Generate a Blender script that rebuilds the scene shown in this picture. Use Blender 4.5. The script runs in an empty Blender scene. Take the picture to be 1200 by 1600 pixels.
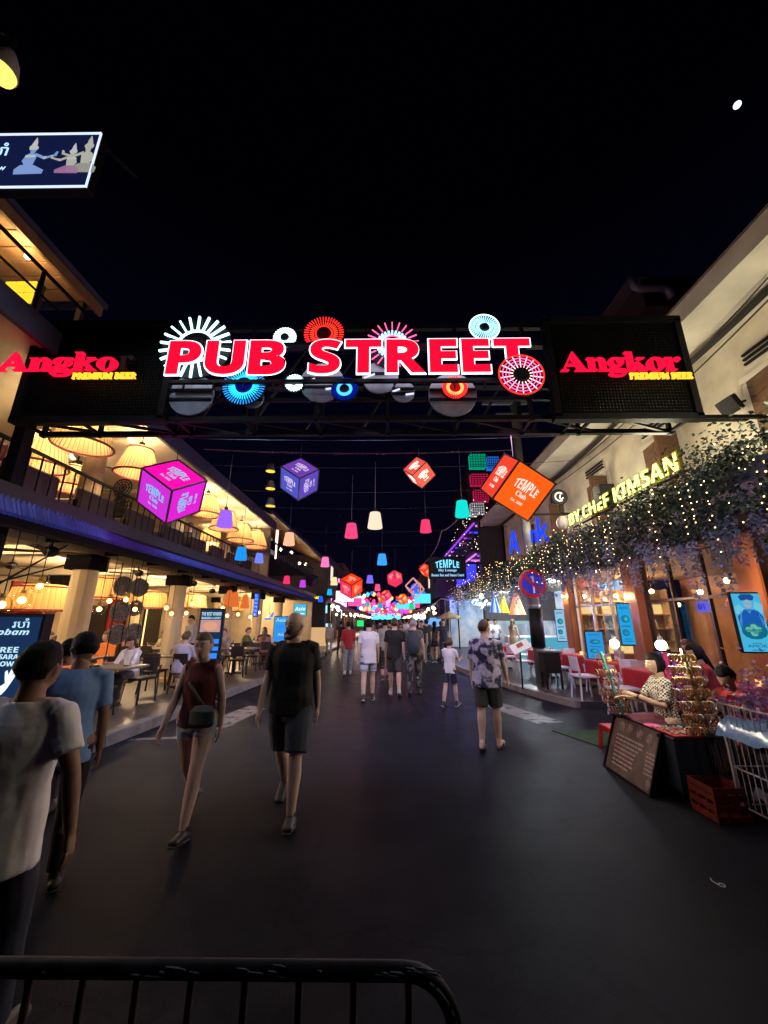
import bpy, math, random
from mathutils import Vector, Matrix, Euler, noise
rad, sin, cos, pi = math.radians, math.sin, math.cos, math.pi
R = random.Random(11)
SC = bpy.context.scene
COL = SC.collection
V = Vector

# ---------------------------------------------------------------- camera
EYE = 1.7
cam_d = bpy.data.cameras.new('camera')
cam = bpy.data.objects.new('camera', cam_d)
COL.objects.link(cam)
cam_d.sensor_fit = 'VERTICAL'; cam_d.sensor_height = 36; cam_d.lens = 13.5
cam_d.clip_start = 0.05; cam_d.clip_end = 2000
cam.location = (0, 0, EYE)
cam.rotation_euler = (rad(90 + 15.82), 0, rad(0.6))
SC.camera = cam
CM = Euler(cam.rotation_euler).to_matrix()

def at(px, py, Y=None, X=None, Z=None):
    """a place in the street seen in direction (px, py), at the known distance, side line or height"""
    d = CM @ V(((px - 600) / 600, (800 - py) / 600, -1))
    if Y is not None: k = Y / d.y
    elif X is not None: k = X / d.x
    else: k = (Z - EYE) / d.z
    return V((0, 0, EYE)) + d * k

# ---------------------------------------------------------------- world, moonlight, exposure
W = bpy.data.worlds.new('World'); SC.world = W; W.use_nodes = True
wn, wl = W.node_tree.nodes, W.node_tree.links
bg = wn['Background']
tc = wn.new('ShaderNodeTexCoord'); sx = wn.new('ShaderNodeSeparateXYZ'); rp = wn.new('ShaderNodeValToRGB')
wl.new(tc.outputs['Generated'], sx.inputs[0]); wl.new(sx.outputs['Z'], rp.inputs[0]); wl.new(rp.outputs[0], bg.inputs[0])
rp.color_ramp.elements[0].position = 0.0; rp.color_ramp.elements[0].color = (.0022, .0016, .0075, 1)
rp.color_ramp.elements[1].position = 0.8; rp.color_ramp.elements[1].color = (.0002, .0002, .0007, 1)
e_ = rp.color_ramp.elements.new(.42); e_.color = (.0008, .0008, .0056, 1)
bg.inputs[1].default_value = 1.0
moon_d = bpy.data.lights.new('moonlight', 'SUN'); moon_d.energy = 0.012; moon_d.angle = rad(.5); moon_d.color = (.75, .85, 1)
moonlight = bpy.data.objects.new('moonlight', moon_d); COL.objects.link(moonlight)
moon_p = at(1152, 164, Y=900)
moonlight.rotation_euler = (V((0, 0, 0)) - moon_p).to_track_quat('-Z', 'Y').to_euler()
SC.view_settings.view_transform = 'Standard'
try: SC.view_settings.look = 'None'
except Exception: pass
SC.view_settings.exposure = 0.0; SC.view_settings.gamma = 1.0; SC.view_settings.use_curve_mapping = False
SC.render.engine = 'CYCLES'
cy = SC.cycles
cy.use_denoising = True; cy.max_bounces = 6; cy.diffuse_bounces = 3; cy.glossy_bounces = 3; cy.transmission_bounces = 4
cy.transparent_max_bounces = 8; cy.sample_clamp_indirect = 3.0; cy.sample_clamp_direct = 0; cy.caustics_reflective = False; cy.caustics_refractive = False
cy.use_light_tree = True

# ---------------------------------------------------------------- materials
def lin(c):
    if isinstance(c, str):
        c = [int(c[i:i + 2], 16) / 255 for i in (0, 2, 4)]
        c = [x / 12.92 if x <= .04045 else ((x + .055) / 1.055) ** 2.4 for x in c]
    return tuple(c[:3])
MATS = {}
def mat(name, col=(.5, .5, .5), rough=.6, metal=0, nz=None, bump=None, em=None, stren=0, trans=0, alpha=1, spec=.5, col2=None, coat=0, aniso=None):
    """principled; nz=(scale, amount) varies the colour, or mixes to col2; bump=(scale, strength); aniso=(x,y,z) stretch of the texture"""
    if name in MATS: return MATS[name]
    m = bpy.data.materials.new(name); m.use_nodes = True
    N, L = m.node_tree.nodes, m.node_tree.links
    b = N['Principled BSDF']; col = lin(col)
    b.inputs['Base Color'].default_value = (*col, 1)
    b.inputs['Roughness'].default_value = rough; b.inputs['Metallic'].default_value = metal
    b.inputs['Specular IOR Level'].default_value = spec
    if trans: b.inputs['Transmission Weight'].default_value = trans
    if alpha < 1: b.inputs['Alpha'].default_value = alpha
    if coat: b.inputs['Coat Weight'].default_value = coat
    if em: b.inputs['Emission Color'].default_value = (*lin(em), 1); b.inputs['Emission Strength'].default_value = stren
    if nz or bump:
        t = N.new('ShaderNodeTexCoord'); mp = N.new('ShaderNodeMapping'); L.new(t.outputs['Object'], mp.inputs[0])
        if aniso: mp.inputs['Scale'].default_value = aniso
    if nz:
        n = N.new('ShaderNodeTexNoise'); n.inputs['Scale'].default_value = nz[0]; n.inputs['Detail'].default_value = 5
        r = N.new('ShaderNodeValToRGB'); L.new(mp.outputs[0], n.inputs['Vector']); L.new(n.outputs['Fac'], r.inputs[0]); L.new(r.outputs[0], b.inputs['Base Color'])
        c2 = lin(col2) if col2 else tuple(x * (1 - nz[1]) for x in col)
        c1 = col if col2 else tuple(min(1, x * (1 + nz[1] * .6)) for x in col)
        w = nz[2] if len(nz) > 2 else .22
        r.color_ramp.elements[0].position = .5 - w; r.color_ramp.elements[0].color = (*c2, 1)
        r.color_ramp.elements[1].position = .5 + w; r.color_ramp.elements[1].color = (*c1, 1)
    if bump:
        n = N.new('ShaderNodeTexNoise'); n.inputs['Scale'].default_value = bump[0]; n.inputs['Detail'].default_value = 4
        u = N.new('ShaderNodeBump'); u.inputs['Strength'].default_value = bump[1]; u.inputs['Distance'].default_value = .02
        L.new(mp.outputs[0], n.inputs['Vector']); L.new(n.outputs['Fac'], u.inputs['Height']); L.new(u.outputs[0], b.inputs['Normal'])
    MATS[name] = m; return m
def glow(name, col, s=1.0):
    if name in MATS: return MATS[name]
    m = bpy.data.materials.new(name); m.use_nodes = True
    N, L = m.node_tree.nodes, m.node_tree.links; N.clear()
    e = N.new('ShaderNodeEmission'); o = N.new('ShaderNodeOutputMaterial'); L.new(e.outputs[0], o.inputs[0])
    e.inputs[0].default_value = (*lin(col), 1); e.inputs[1].default_value = s
    MATS[name] = m; return m
def shade_mat(name, col, em, s):
    """thin cloth of a lit lampshade: lets the bulb through and glows"""
    if name in MATS: return MATS[name]
    m = bpy.data.materials.new(name); m.use_nodes = True
    N, L = m.node_tree.nodes, m.node_tree.links; N.clear()
    o = N.new('ShaderNodeOutputMaterial'); d = N.new('ShaderNodeBsdfDiffuse'); t = N.new('ShaderNodeBsdfTranslucent')
    x = N.new('ShaderNodeMixShader'); a = N.new('ShaderNodeAddShader'); e = N.new('ShaderNodeEmission')
    d.inputs[0].default_value = (*lin(col), 1); t.inputs[0].default_value = (*lin(col), 1); x.inputs[0].default_value = .45
    e.inputs[0].default_value = (*lin(em), 1); e.inputs[1].default_value = s
    L.new(d.outputs[0], x.inputs[1]); L.new(t.outputs[0], x.inputs[2]); L.new(x.outputs[0], a.inputs[0]); L.new(e.outputs[0], a.inputs[1]); L.new(a.outputs[0], o.inputs[0])
    MATS[name] = m; return m
def glass_mat(name, tint=(.9, .95, 1), rough=.02, a=.82):
    if name in MATS: return MATS[name]
    m = bpy.data.materials.new(name); m.use_nodes = True
    N, L = m.node_tree.nodes, m.node_tree.links; N.clear()
    o = N.new('ShaderNodeOutputMaterial'); g = N.new('ShaderNodeBsdfGlossy'); t = N.new('ShaderNodeBsdfTransparent'); x = N.new('ShaderNodeMixShader'); f = N.new('ShaderNodeLayerWeight')
    g.inputs['Roughness'].default_value = rough; t.inputs[0].default_value = (*tint, 1); f.inputs[0].default_value = 1 - a
    k = N.new('ShaderNodeMath'); k.operation = 'MULTIPLY'; k.inputs[1].default_value = .4; L.new(f.outputs['Fresnel'], k.inputs[0]); L.new(k.outputs[0], x.inputs[0]); L.new(t.outputs[0], x.inputs[1]); L.new(g.outputs[0], x.inputs[2]); L.new(x.outputs[0], o.inputs[0])
    MATS[name] = m; return m

# ---------------------------------------------------------------- mesh building
class MB:
    def __init__(s): s.v = []; s.f = []; s.m = []; s.k = 0
    def add(s, vs, fs, M=None):
        n = len(s.v)
        s.v += [tuple(M @ V(p)) for p in vs] if M is not None else [tuple(p) for p in vs]
        s.f += [tuple(i + n for i in f) for f in fs]; s.m += [s.k] * len(fs); return s
    def box(s, c, d, M=None, b=0):
        x, y, z = d[0] / 2, d[1] / 2, d[2] / 2
        if not b:
            vs = [(c[0] + i * x, c[1] + j * y, c[2] + k * z) for i in (-1, 1) for j in (-1, 1) for k in (-1, 1)]
            return s.add(vs, [(0, 1, 3, 2), (4, 6, 7, 5), (0, 4, 5, 1), (2, 3, 7, 6), (0, 2, 6, 4), (1, 5, 7, 3)], M)
        b = min(b, x * .9, y * .9, z * .9); vs = []; idx = {}
        for i in (-1, 1):
            for j in (-1, 1):
                for k in (-1, 1):
                    for ax in range(3):
                        idx[i, j, k, ax] = len(vs)
                        vs.append((c[0] + i * (x - (b if ax != 0 else 0)), c[1] + j * (y - (b if ax != 1 else 0)), c[2] + k * (z - (b if ax != 2 else 0))))
        fs = []
        for q in (-1, 1):
            fs.append([idx[q, j, k, 0] for j, k in ((-1, -1), (1, -1), (1, 1), (-1, 1))][::q])
            fs.append([idx[i, q, k, 1] for i, k in ((-1, -1), (-1, 1), (1, 1), (1, -1))][::q])
            fs.append([idx[i, j, q, 2] for i, j in ((-1, -1), (1, -1), (1, 1), (-1, 1))][::q])
        for p in (-1, 1):
            for q in (-1, 1):
                fs.append([idx[-1, p, q, 1], idx[1, p, q, 1], idx[1, p, q, 2], idx[-1, p, q, 2]])
                fs.append([idx[p, -1, q, 0], idx[p, 1, q, 0], idx[p, 1, q, 2], idx[p, -1, q, 2]])
                fs.append([idx[p, q, -1, 0], idx[p, q, 1, 0], idx[p, q, 1, 1], idx[p, q, -1, 1]])
        for i in (-1, 1):
            for j in (-1, 1):
                for k in (-1, 1): fs.append([idx[i, j, k, a] for a in range(3)])
        return s.add(vs, fs, M)
    def tube(s, path, r, n=8, M=None, cap=True, side=None, rnd=False):
        """sweep an ellipse along a path; r is a number, a list, or a list of (rx, ry)"""
        P = [V(p) for p in path]; K = len(P)
        rr = [r] * K if isinstance(r, (int, float)) else list(r)
        rr = [(q, q) if isinstance(q, (int, float)) else q for q in rr]
        T = []
        for i in range(K):
            t = (P[min(i + 1, K - 1)] - P[max(i - 1, 0)]); T.append(t.normalized() if t.length > 1e-9 else V((0, 0, 1)))
        ref = V(side) if side is not None else (V((1, 0, 0)) if abs(T[0].x) < .9 else V((0, 1, 0)))
        if rnd:
            a, q = P[0], rr[0]; h = min(q)
            P = [a - T[0] * h * .85, a - T[0] * h * .5] + P; rr = [(q[0] * .25, q[1] * .25), (q[0] * .8, q[1] * .8)] + rr; T = [T[0], T[0]] + T
            a, q = P[-1], rr[-1]; h = min(q)
            P += [a + T[-1] * h * .5, a + T[-1] * h * .85]; rr += [(q[0] * .8, q[1] * .8), (q[0] * .25, q[1] * .25)]; T += [T[-1], T[-1]]
            K += 4
        vs = []; fs = []
        for i in range(K):
            t = T[i]; u = ref - t * ref.dot(t)
            if u.length < 1e-4: u = t.orthogonal()
            u.normalize(); w = t.cross(u); ref = u if side is None else ref
            for j in range(n):
                a = 2 * pi * j / n
                vs.append(P[i] + u * (rr[i][0] * cos(a)) + w * (rr[i][1] * sin(a)))
        for i in range(K - 1):
            for j in range(n):
                k = (j + 1) % n; fs.append((i * n + j, i * n + k, (i + 1) * n + k, (i + 1) * n + j))
        if cap: fs.append(tuple(range(n))[::-1]); fs.append(tuple((K - 1) * n + j for j in range(n)))
        return s.add(vs, fs, M)
    def bar(s, a, b, w, h=None, M=None):
        a, b = V(a), V(b); h = h or w; t = (b - a); l = t.length; t.normalize()
        u = V((0, 0, 1)).cross(t)
        if u.length < 1e-3: u = V((1, 0, 0))
        u.normalize(); w_ = t.cross(u)
        Q = Matrix((u, w_, t)).transposed().to_4x4(); Q.translation = (a + b) / 2
        return s.box((0, 0, 0), (w, h, l), (M @ Q) if M is not None else Q)
    def lathe(s, prof, n=16, M=None, c=(0, 0, 0), close=False):
        vs = [(c[0] + r * cos(2 * pi * j / n), c[1] + r * sin(2 * pi * j / n), c[2] + z) for r, z in prof for j in range(n)]
        fs = [(i * n + j, i * n + (j + 1) % n, (i + 1) * n + (j + 1) % n, (i + 1) * n + j) for i in range(len(prof) - 1) for j in range(n)]
        if close: fs.append(tuple(range(n))[::-1]); fs.append(tuple((len(prof) - 1) * n + j for j in range(n)))
        return s.add(vs, fs, M)
    def ball(s, c, r, n=10, m=7, M=None):
        if isinstance(r, (int, float)): r = (r, r, r)
        vs = [(c[0], c[1], c[2] - r[2])]
        for i in range(1, m):
            p = pi * i / m
            vs += [(c[0] + r[0] * sin(p) * cos(2 * pi * j / n), c[1] + r[1] * sin(p) * sin(2 * pi * j / n), c[2] - r[2] * cos(p)) for j in range(n)]
        vs.append((c[0], c[1], c[2] + r[2])); e = len(vs) - 1
        fs = [(0, 1 + (j + 1) % n, 1 + j) for j in range(n)] + [(e, e - n + j, e - n + (j + 1) % n) for j in range(n)]
        for i in range(m - 2):
            for j in range(n):
                k = (j + 1) % n; q = 1 + i * n; fs.append((q + j, q + k, q + n + k, q + n + j))
        return s.add(vs, fs, M)
    def prism(s, poly, d, M=None):
        n = len(poly)
        vs = [(x, y, 0) for x, y in poly] + [(x, y, d) for x, y in poly]
        fs = [tuple(range(n))[::-1], tuple(range(n, 2 * n))] + [(i, (i + 1) % n, n + (i + 1) % n, n + i) for i in range(n)]
        return s.add(vs, fs, M)
    def quad(s, *p, M=None): return s.add(p, [tuple(range(len(p)))], M)
    def build(s, name, mats, parent=None, smooth=False):
        return obj(name, s, mats, parent, smooth)

def mesh_of(name, mb, mats, smooth=False):
    me = bpy.data.meshes.new(name); me.from_pydata(mb.v, [], mb.f)
    mats = mats if isinstance(mats, (list, tuple)) else [mats]
    for m in mats: me.materials.append(m)
    if len(mats) > 1: me.polygons.foreach_set('material_index', mb.m)
    if smooth: me.polygons.foreach_set('use_smooth', [True] * len(mb.f))
    me.update(); return me
def link(name, me, parent=None):
    o = bpy.data.objects.new(name, me); COL.objects.link(o)
    if parent is not None: o.parent = parent
    return o
def obj(name, mb, mats, parent=None, smooth=False): return link(name, mesh_of(name, mb, mats, smooth), parent)
def tag(o, label=None, cat=None, group=None, kind=None):
    if label: o['label'] = label
    if cat: o['category'] = cat
    if group: o['group'] = group
    if kind: o['kind'] = kind
    return o
def thing(name, label, cat, loc=(0, 0, 0), rz=0, group=None, rot=None):
    o = bpy.data.objects.new(name, None); COL.objects.link(o); o.empty_display_size = .1
    o.location = loc; o.rotation_euler = rot if rot is not None else (0, 0, rz)
    return tag(o, label, cat, group)
def struct(name, mb, m): return tag(obj(name, mb, m), kind='structure')
KIDS = {}
def dup(root, loc=None, rz=None, label=None, group=None, swap=None):
    r = root.copy(); COL.objects.link(r)
    if loc is not None: r.location = loc
    if rz is not None: r.rotation_euler = (0, 0, rz)
    if label: r['label'] = label
    if group: r['group'] = group
    def rec(a, b):
        for ch in a.children:
            c = ch.copy(); COL.objects.link(c); c.parent = b
            if swap and c.type == 'MESH':
                for i, sl in enumerate(c.material_slots):
                    nm_ = ch.data.materials[i].name if ch.data.materials[i] else ''
                    if nm_ in swap: sl.link = 'OBJECT'; sl.material = swap[nm_]
            rec(ch, c)
    rec(root, r); return r
def point(name, parent, loc, power, col, r=.06, spot=None):
    d = bpy.data.lights.new(name, 'SPOT' if spot else 'POINT'); d.energy = power; d.color = lin(col); d.shadow_soft_size = r
    o = bpy.data.objects.new(name, d); COL.objects.link(o); o.location = loc
    if parent is not None: o.parent = parent
    if spot: d.spot_size = rad(spot[0]); d.spot_blend = .5; o.rotation_euler = V(spot[1]).to_track_quat('-Z', 'Y').to_euler()
    return o

# ---------------------------------------------------------------- lettering
def _m(s, u, l, dg=None): return ''.join(chr(u + ord(c) - 65) if 'A' <= c <= 'Z' else chr(l + ord(c) - 97) if 'a' <= c <= 'z' else chr(dg + ord(c) - 48) if dg and c.isdigit() else c for c in s)
def sans(s): return _m(s, 0x1D5D4, 0x1D5EE, 0x1D7EC)
def serif(s): return _m(s, 0x1D400, 0x1D41A, 0x1D7CE)
def script(s): return _m(s, 0x1D4D0, 0x1D4EA)
def ital(s): return _m(s, 0x1D63C, 0x1D656)
_tc = {}
def letters(s, w=None, h=None, ext=.01, off=0, res=3, arch=0, keep=False):
    """solid lettering lying in x (right), y (up), facing +z, centred on the origin; fitted to w x h"""
    key = (s, off, res)
    if key not in _tc:
        c = bpy.data.curves.new('t', 'FONT'); c.body = s; c.size = 1; c.offset = off; c.extrude = .5; c.resolution_u = res; c.align_x = 'CENTER'
        o = bpy.data.objects.new('t', c); COL.objects.link(o)
        dg = bpy.context.evaluated_depsgraph_get(); me = o.evaluated_get(dg).to_mesh()
        _tc[key] = ([tuple(v.co) for v in me.vertices], [tuple(p.vertices) for p in me.polygons])
        o.evaluated_get(dg).to_mesh_clear(); bpy.data.objects.remove(o); bpy.data.curves.remove(c)
    vs, fs = _tc[key]
    if not vs: return [], []
    x0, x1 = min(v[0] for v in vs), max(v[0] for v in vs); y0, y1 = min(v[1] for v in vs), max(v[1] for v in vs)
    sx = w / (x1 - x0) if w else None; sy = h / (y1 - y0) if h else sx
    sx = sx or sy or 1.0; sy = sy or sx
    out = []
    for x, y, z in vs:
        u = (x - (x0 + x1) / 2) * sx; q = (y - (y0 + y1) / 2) * sy
        if arch: k = 1 - (2 * (x - x0) / (x1 - x0) - 1) ** 2; q = (q + (y1 - y0) * sy / 2) * (1 + arch * k) - (y1 - y0) * sy / 2
        out.append((u, q, z * ext + ext / 2))
    return out, fs
def frame(o, face):
    """matrix putting a flat design at o so that it is read by someone looking towards -face"""
    z = V(face).normalized(); x = V((0, 0, 1)).cross(z)
    x = x.normalized() if x.length > 1e-4 else V((1, 0, 0)); y = z.cross(x)
    M = Matrix((x, y, z)).transposed().to_4x4(); M.translation = V(o); return M
TOCAM, TORIGHT, TOLEFT = (0, -1, 0), (1, 0, 0), (-1, 0, 0)

# common materials
BLACK = mat('black_paint', (.006, .006, .007), .55, spec=.25)
BLACKM = mat('black_steel', (.006, .006, .008), .55, 0, nz=(9, .4), spec=.12)
DARKW = mat('dark_wood', (.03, .018, .012), .5, nz=(6, .5), aniso=(1, 1, 8))
CREAM = mat('cream_plaster', (.6, .48, .3), .8, nz=(1.6, .22), bump=(30, .15))
CEIL = mat('ceiling_plaster', (.66, .55, .38), .85, nz=(1.2, .15))
COLM = mat('column_stone', (.6, .46, .26), .7, nz=(3, .18), bump=(40, .2), aniso=(1, 1, .3))
WIRE = mat('cable_rubber', (.01, .01, .012), .6)
WHITEP = mat('white_paint', (.75, .75, .76), .5, nz=(5, .12))
GREY = mat('galvanised_steel', (.35, .36, .38), .45, .7, nz=(7, .25))
# ================================================================ ground, kerbs, road paint
def road_mat():
    m = bpy.data.materials.new('asphalt'); m.use_nodes = True
    N, L = m.node_tree.nodes, m.node_tree.links; b = N['Principled BSDF']
    t = N.new('ShaderNodeTexCoord')
    def noise(sc, det=6, rough=.6):
        n = N.new('ShaderNodeTexNoise'); n.inputs['Scale'].default_value = sc; n.inputs['Detail'].default_value = det; n.inputs['Roughness'].default_value = rough
        L.new(t.outputs['Object'], n.inputs['Vector']); return n
    def ramp(src, a, ca, z, cz):
        r = N.new('ShaderNodeValToRGB'); L.new(src, r.inputs[0]); r.color_ramp.elements[0].position = a; r.color_ramp.elements[0].color = (*ca, 1)
        r.color_ramp.elements[1].position = z; r.color_ramp.elements[1].color = (*cz, 1); return r
    big, mid, fine = noise(.55), noise(3.2), noise(160, 2)
    c1 = ramp(big.outputs['Fac'], .35, (.014, .0158, .024), .68, (.028, .03, .04))
    c2 = ramp(mid.outputs['Fac'], .36, (.8, .8, .8), .68, (1.12, 1.11, 1.1))
    mx = N.new('ShaderNodeMix'); mx.data_type = 'RGBA'; mx.blend_type = 'MULTIPLY'; mx.inputs[0].default_value = 1
    L.new(c1.outputs[0], mx.inputs[6]); L.new(c2.outputs[0], mx.inputs[7])
    v = N.new('ShaderNodeTexVoronoi'); v.inputs['Scale'].default_value = 210; L.new(t.outputs['Object'], v.inputs['Vector'])
    c3 = ramp(v.outputs['Distance'], .1, (1.3, 1.28, 1.25), .5, (.8, .8, .8))
    wv = noise(1.7, 3); vm = N.new('ShaderNodeVectorMath'); vm.operation = 'MULTIPLY_ADD'; L.new(wv.outputs['Color'], vm.inputs[0]); vm.inputs[1].default_value = (.9, .9, 0); L.new(t.outputs['Object'], vm.inputs[2])
    ck = N.new('ShaderNodeTexVoronoi'); ck.feature = 'DISTANCE_TO_EDGE'; ck.inputs['Scale'].default_value = .55; L.new(vm.outputs[0], ck.inputs['Vector'])
    c4 = ramp(ck.outputs['Distance'], .0, (.35, .35, .35), .012, (1, 1, 1))
    m3 = N.new('ShaderNodeMix'); m3.data_type = 'RGBA'; m3.blend_type = 'MULTIPLY'; m3.inputs[0].default_value = .4; L.new(mx.outputs[2], m3.inputs[6]); L.new(c4.outputs[0], m3.inputs[7]); mx = m3
    m2 = N.new('ShaderNodeMix'); m2.data_type = 'RGBA'; m2.blend_type = 'MULTIPLY'; m2.inputs[0].default_value = .8
    L.new(mx.outputs[2], m2.inputs[6]); L.new(c3.outputs[0], m2.inputs[7]); L.new(m2.outputs[2], b.inputs['Base Color'])
    rr = ramp(mid.outputs['Fac'], .35, (.3, .3, .3), .7, (.44, .44, .44)); L.new(rr.outputs[0], b.inputs['Roughness'])
    bp = N.new('ShaderNodeBump'); bp.inputs['Strength'].default_value = .3; bp.inputs['Distance'].default_value = .004
    ad = N.new('ShaderNodeMath'); ad.operation = 'MULTIPLY_ADD'; L.new(fine.outputs['Fac'], ad.inputs[0]); ad.inputs[1].default_value = .6; L.new(v.outputs['Distance'], ad.inputs[2])
    L.new(ad.outputs[0], bp.inputs['Height']); L.new(bp.outputs[0], b.inputs['Normal'])
    b.inputs['Specular IOR Level'].default_value = .007
    return m
ROAD = road_mat()
g = MB(); g.quad((-150, -60, -.01), (150, -60, -.01), (150, 400, -.01), (-150, 400, -.01))
struct('ground', g, mat('packed_earth', (.05, .045, .04), .9, nz=(.4, .3)))
g = MB(); g.quad((-4.3, -12, 0), (6.3, -12, 0), (6.3, 130, 0), (-4.3, 130, 0)); struct('road', g, ROAD)
PAVE = mat('terrace_tile', (.105, .088, .07), .38, nz=(2.5, .35), bump=(25, .12))
KERB = mat('kerb_concrete', (.2, .185, .17), .75, nz=(5, .35), bump=(30, .25))
KL = [(-12, -4.12), (6, -3.95), (12, -3.5), (20, -3.2), (40, -3.05), (130, -3.0)]   # line of the left kerb
def kl(y):
    for (a, xa), (b, xb) in zip(KL, KL[1:]):
        if a <= y <= b: return xa + (xb - xa) * (y - a) / (b - a)
    return -3
g = MB()
for (a, xa), (b, xb) in zip(KL, KL[1:]):
    g.quad((xa - .16, a, .15), (xb - .16, b, .15), (-14, b, .15), (-14, a, .15))
struct('left_pavement', g, PAVE)
g = MB()
y = -12.
while y < 60:
    a, b = y + .008, y + .992; xa, xb = kl(a), kl(b); j = R.uniform(-.004, .004)
    g.add([(xa, a, 0), (xb, b, 0), (xa - .012, a, .14 + j), (xb - .012, b, .14 + j), (xa - .03, a, .154 + j), (xb - .03, b, .154 + j), (xa - .17, a, .154 + j), (xb - .17, b, .154 + j), (xa - .17, a, 0), (xb - .17, b, 0)],
          [(0, 1, 3, 2), (2, 3, 5, 4), (4, 5, 7, 6), (0, 2, 4, 6, 8), (9, 7, 5, 3, 1)]); y += 1
struct('left_kerb', g, KERB)
TILE = mat('dark_floor_tile', (.05, .05, .055), .3, nz=(3, .4), bump=(18, .1))
g = MB(); 
KR = [(8.6, 3.9), (9.6, 3.55), (11, 3.2), (13, 2.8), (15, 2.6), (19, 2.55), (30, 2.8), (60, 3.0), (130, 3.0)]      # line of the right kerb
def kr(y):
    for (a, xa), (b, xb) in zip(KR, KR[1:]):
        if a <= y <= b: return xa + (xb - xa) * (y - a) / (b - a)
    return 3.0
for (a, xa), (b, xb) in zip(KR, KR[1:]): g.quad((xa, a, .12), (14, a, .12), (14, b, .12), (xb, b, .12))
g.quad((4.7, 1, .12), (14, 1, .12), (14, 8.6, .12), (4.7, 8.6, .12))
g.quad((4.7, 8.6, 0), (4.7, 1, 0), (4.7, 1, .12), (4.7, 8.6, .12)); g.quad((3.9, 8.6, 0), (4.7, 8.6, 0), (4.7, 8.6, .12), (3.9, 8.6, .12))
struct('right_pavement', g, TILE)
g = MB(); y = 8.6
while y < 60: g.bar((kr(y) - .05, y + .01, .065), (kr(y + .985) - .05, y + .985, .065), .14, .13); y += 1
struct('right_kerb', g, KERB)
# worn white road paint
def paint_mat():
    m = mat('worn_road_paint', (.2, .195, .19), .6)
    N, L = m.node_tree.nodes, m.node_tree.links; b = N['Principled BSDF']; t = N.new('ShaderNodeTexCoord'); n = N.new('ShaderNodeTexNoise'); r = N.new('ShaderNodeValToRGB')
    n.inputs['Scale'].default_value = 6; n.inputs['Detail'].default_value = 9; L.new(t.outputs['Object'], n.inputs['Vector']); L.new(n.outputs['Fac'], r.inputs[0])
    r.color_ramp.elements[0].position = .3; r.color_ramp.elements[0].color = (.25, .25, .25, 1); r.color_ramp.elements[1].position = .5; r.color_ramp.elements[1].color = (.85, .85, .85, 1); L.new(r.outputs[0], b.inputs['Alpha']); return m
PAINT = paint_mat()
g = MB()
g.quad((1.95, 8.9, .004), (2.35, 9.3, .004), (3.05, 7.45, .004), (2.55, 7.35, .004))
g.quad(*[at(px, py, Z=.004) for px, py in ((322, 1127), (392, 1102), (416, 1107), (352, 1137))])
g.quad((-3.85, 6.3, .004), (-3.05, 6.45, .004), (-3.05, 6.55, .004), (-3.85, 6.42, .004))
g.quad((-3.05, 6.45, .004), (-2.6, 7.25, .004), (-2.68, 7.29, .004), (-3.13, 6.5, .004))
g.quad((2.85, 11.0, .004), (2.93, 11.1, .004), (2.32, 16, .004), (2.26, 15.9, .004))
struct('road_markings', g, PAINT)
# moon
o = MB().ball((0, 0, 0), 11, 20, 14).build('moon', glow('moonglow', (.75, .88, 1), 2.2), smooth=True)
o.location = moon_p; tag(o, 'bright white moon high in the dark sky', 'moon')

# ================================================================ left restaurant: two open floors and a roof terrace
RB = thing('restaurant_building', 'open-fronted cream restaurant on two lamp-lit floors with a corrugated awning', 'building')
Y0, Y1, YU = -4.0, 25.0, 16.0
MB().box((-12.1, (Y0 + Y1) / 2, 1.65), (.2, Y1 - Y0, 3.0)).build('rear_wall', CREAM, RB)
MB().box((-10.9, (Y0 + YU) / 2, 4.42), (.2, YU - Y0, 2.24)).build('rear_wall', CREAM, RB)
MB().box((-8.9, YU - .1, 4.42), (3.8, .2, 2.24)).build('end_wall', CREAM, RB)
MB().box((-8.4, Y1 - .1, 1.65), (7.2, .2, 3.0)).build('end_wall', CREAM, RB)
s_ = MB(); s_.box((-8.35, (Y0 + Y1) / 2, 3.225), (7.3, Y1 - Y0, .15)); s_.build('floor_slab', CEIL, RB)
for k in range(8): MB().box((-9.2, Y0 + 1.1 + 3.5 * k, 3.06), (5.4, .32, .18)).build('ceiling_beam', CEIL, RB)
MB().box((-6.0, (Y0 + Y1) / 2, 3.04), (.36, Y1 - Y0, .2)).build('ceiling_beam', CEIL, RB)
MB().box((-7.9, (Y0 + YU) / 2, 5.61), (6.0, YU - Y0, .12)).build('upper_ceiling', CEIL, RB)
for k in range(6): MB().box((-8.2, .6 + 3.5 * k, 5.49), (5.2, .28, .12)).build('ceiling_beam', CEIL, RB)
FASC = mat('dark_fascia', (.05, .045, .09), .5, nz=(4, .4))
MB().box((-4.86, (Y0 + YU) / 2, 5.62), (.08, YU - Y0 + .2, .36)).build('fascia', FASC, RB)
MB().box((-7.8, (Y0 + YU) / 2, 5.77), (5.7, YU - Y0, .2)).build('roof_slab', FASC, RB)
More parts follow.
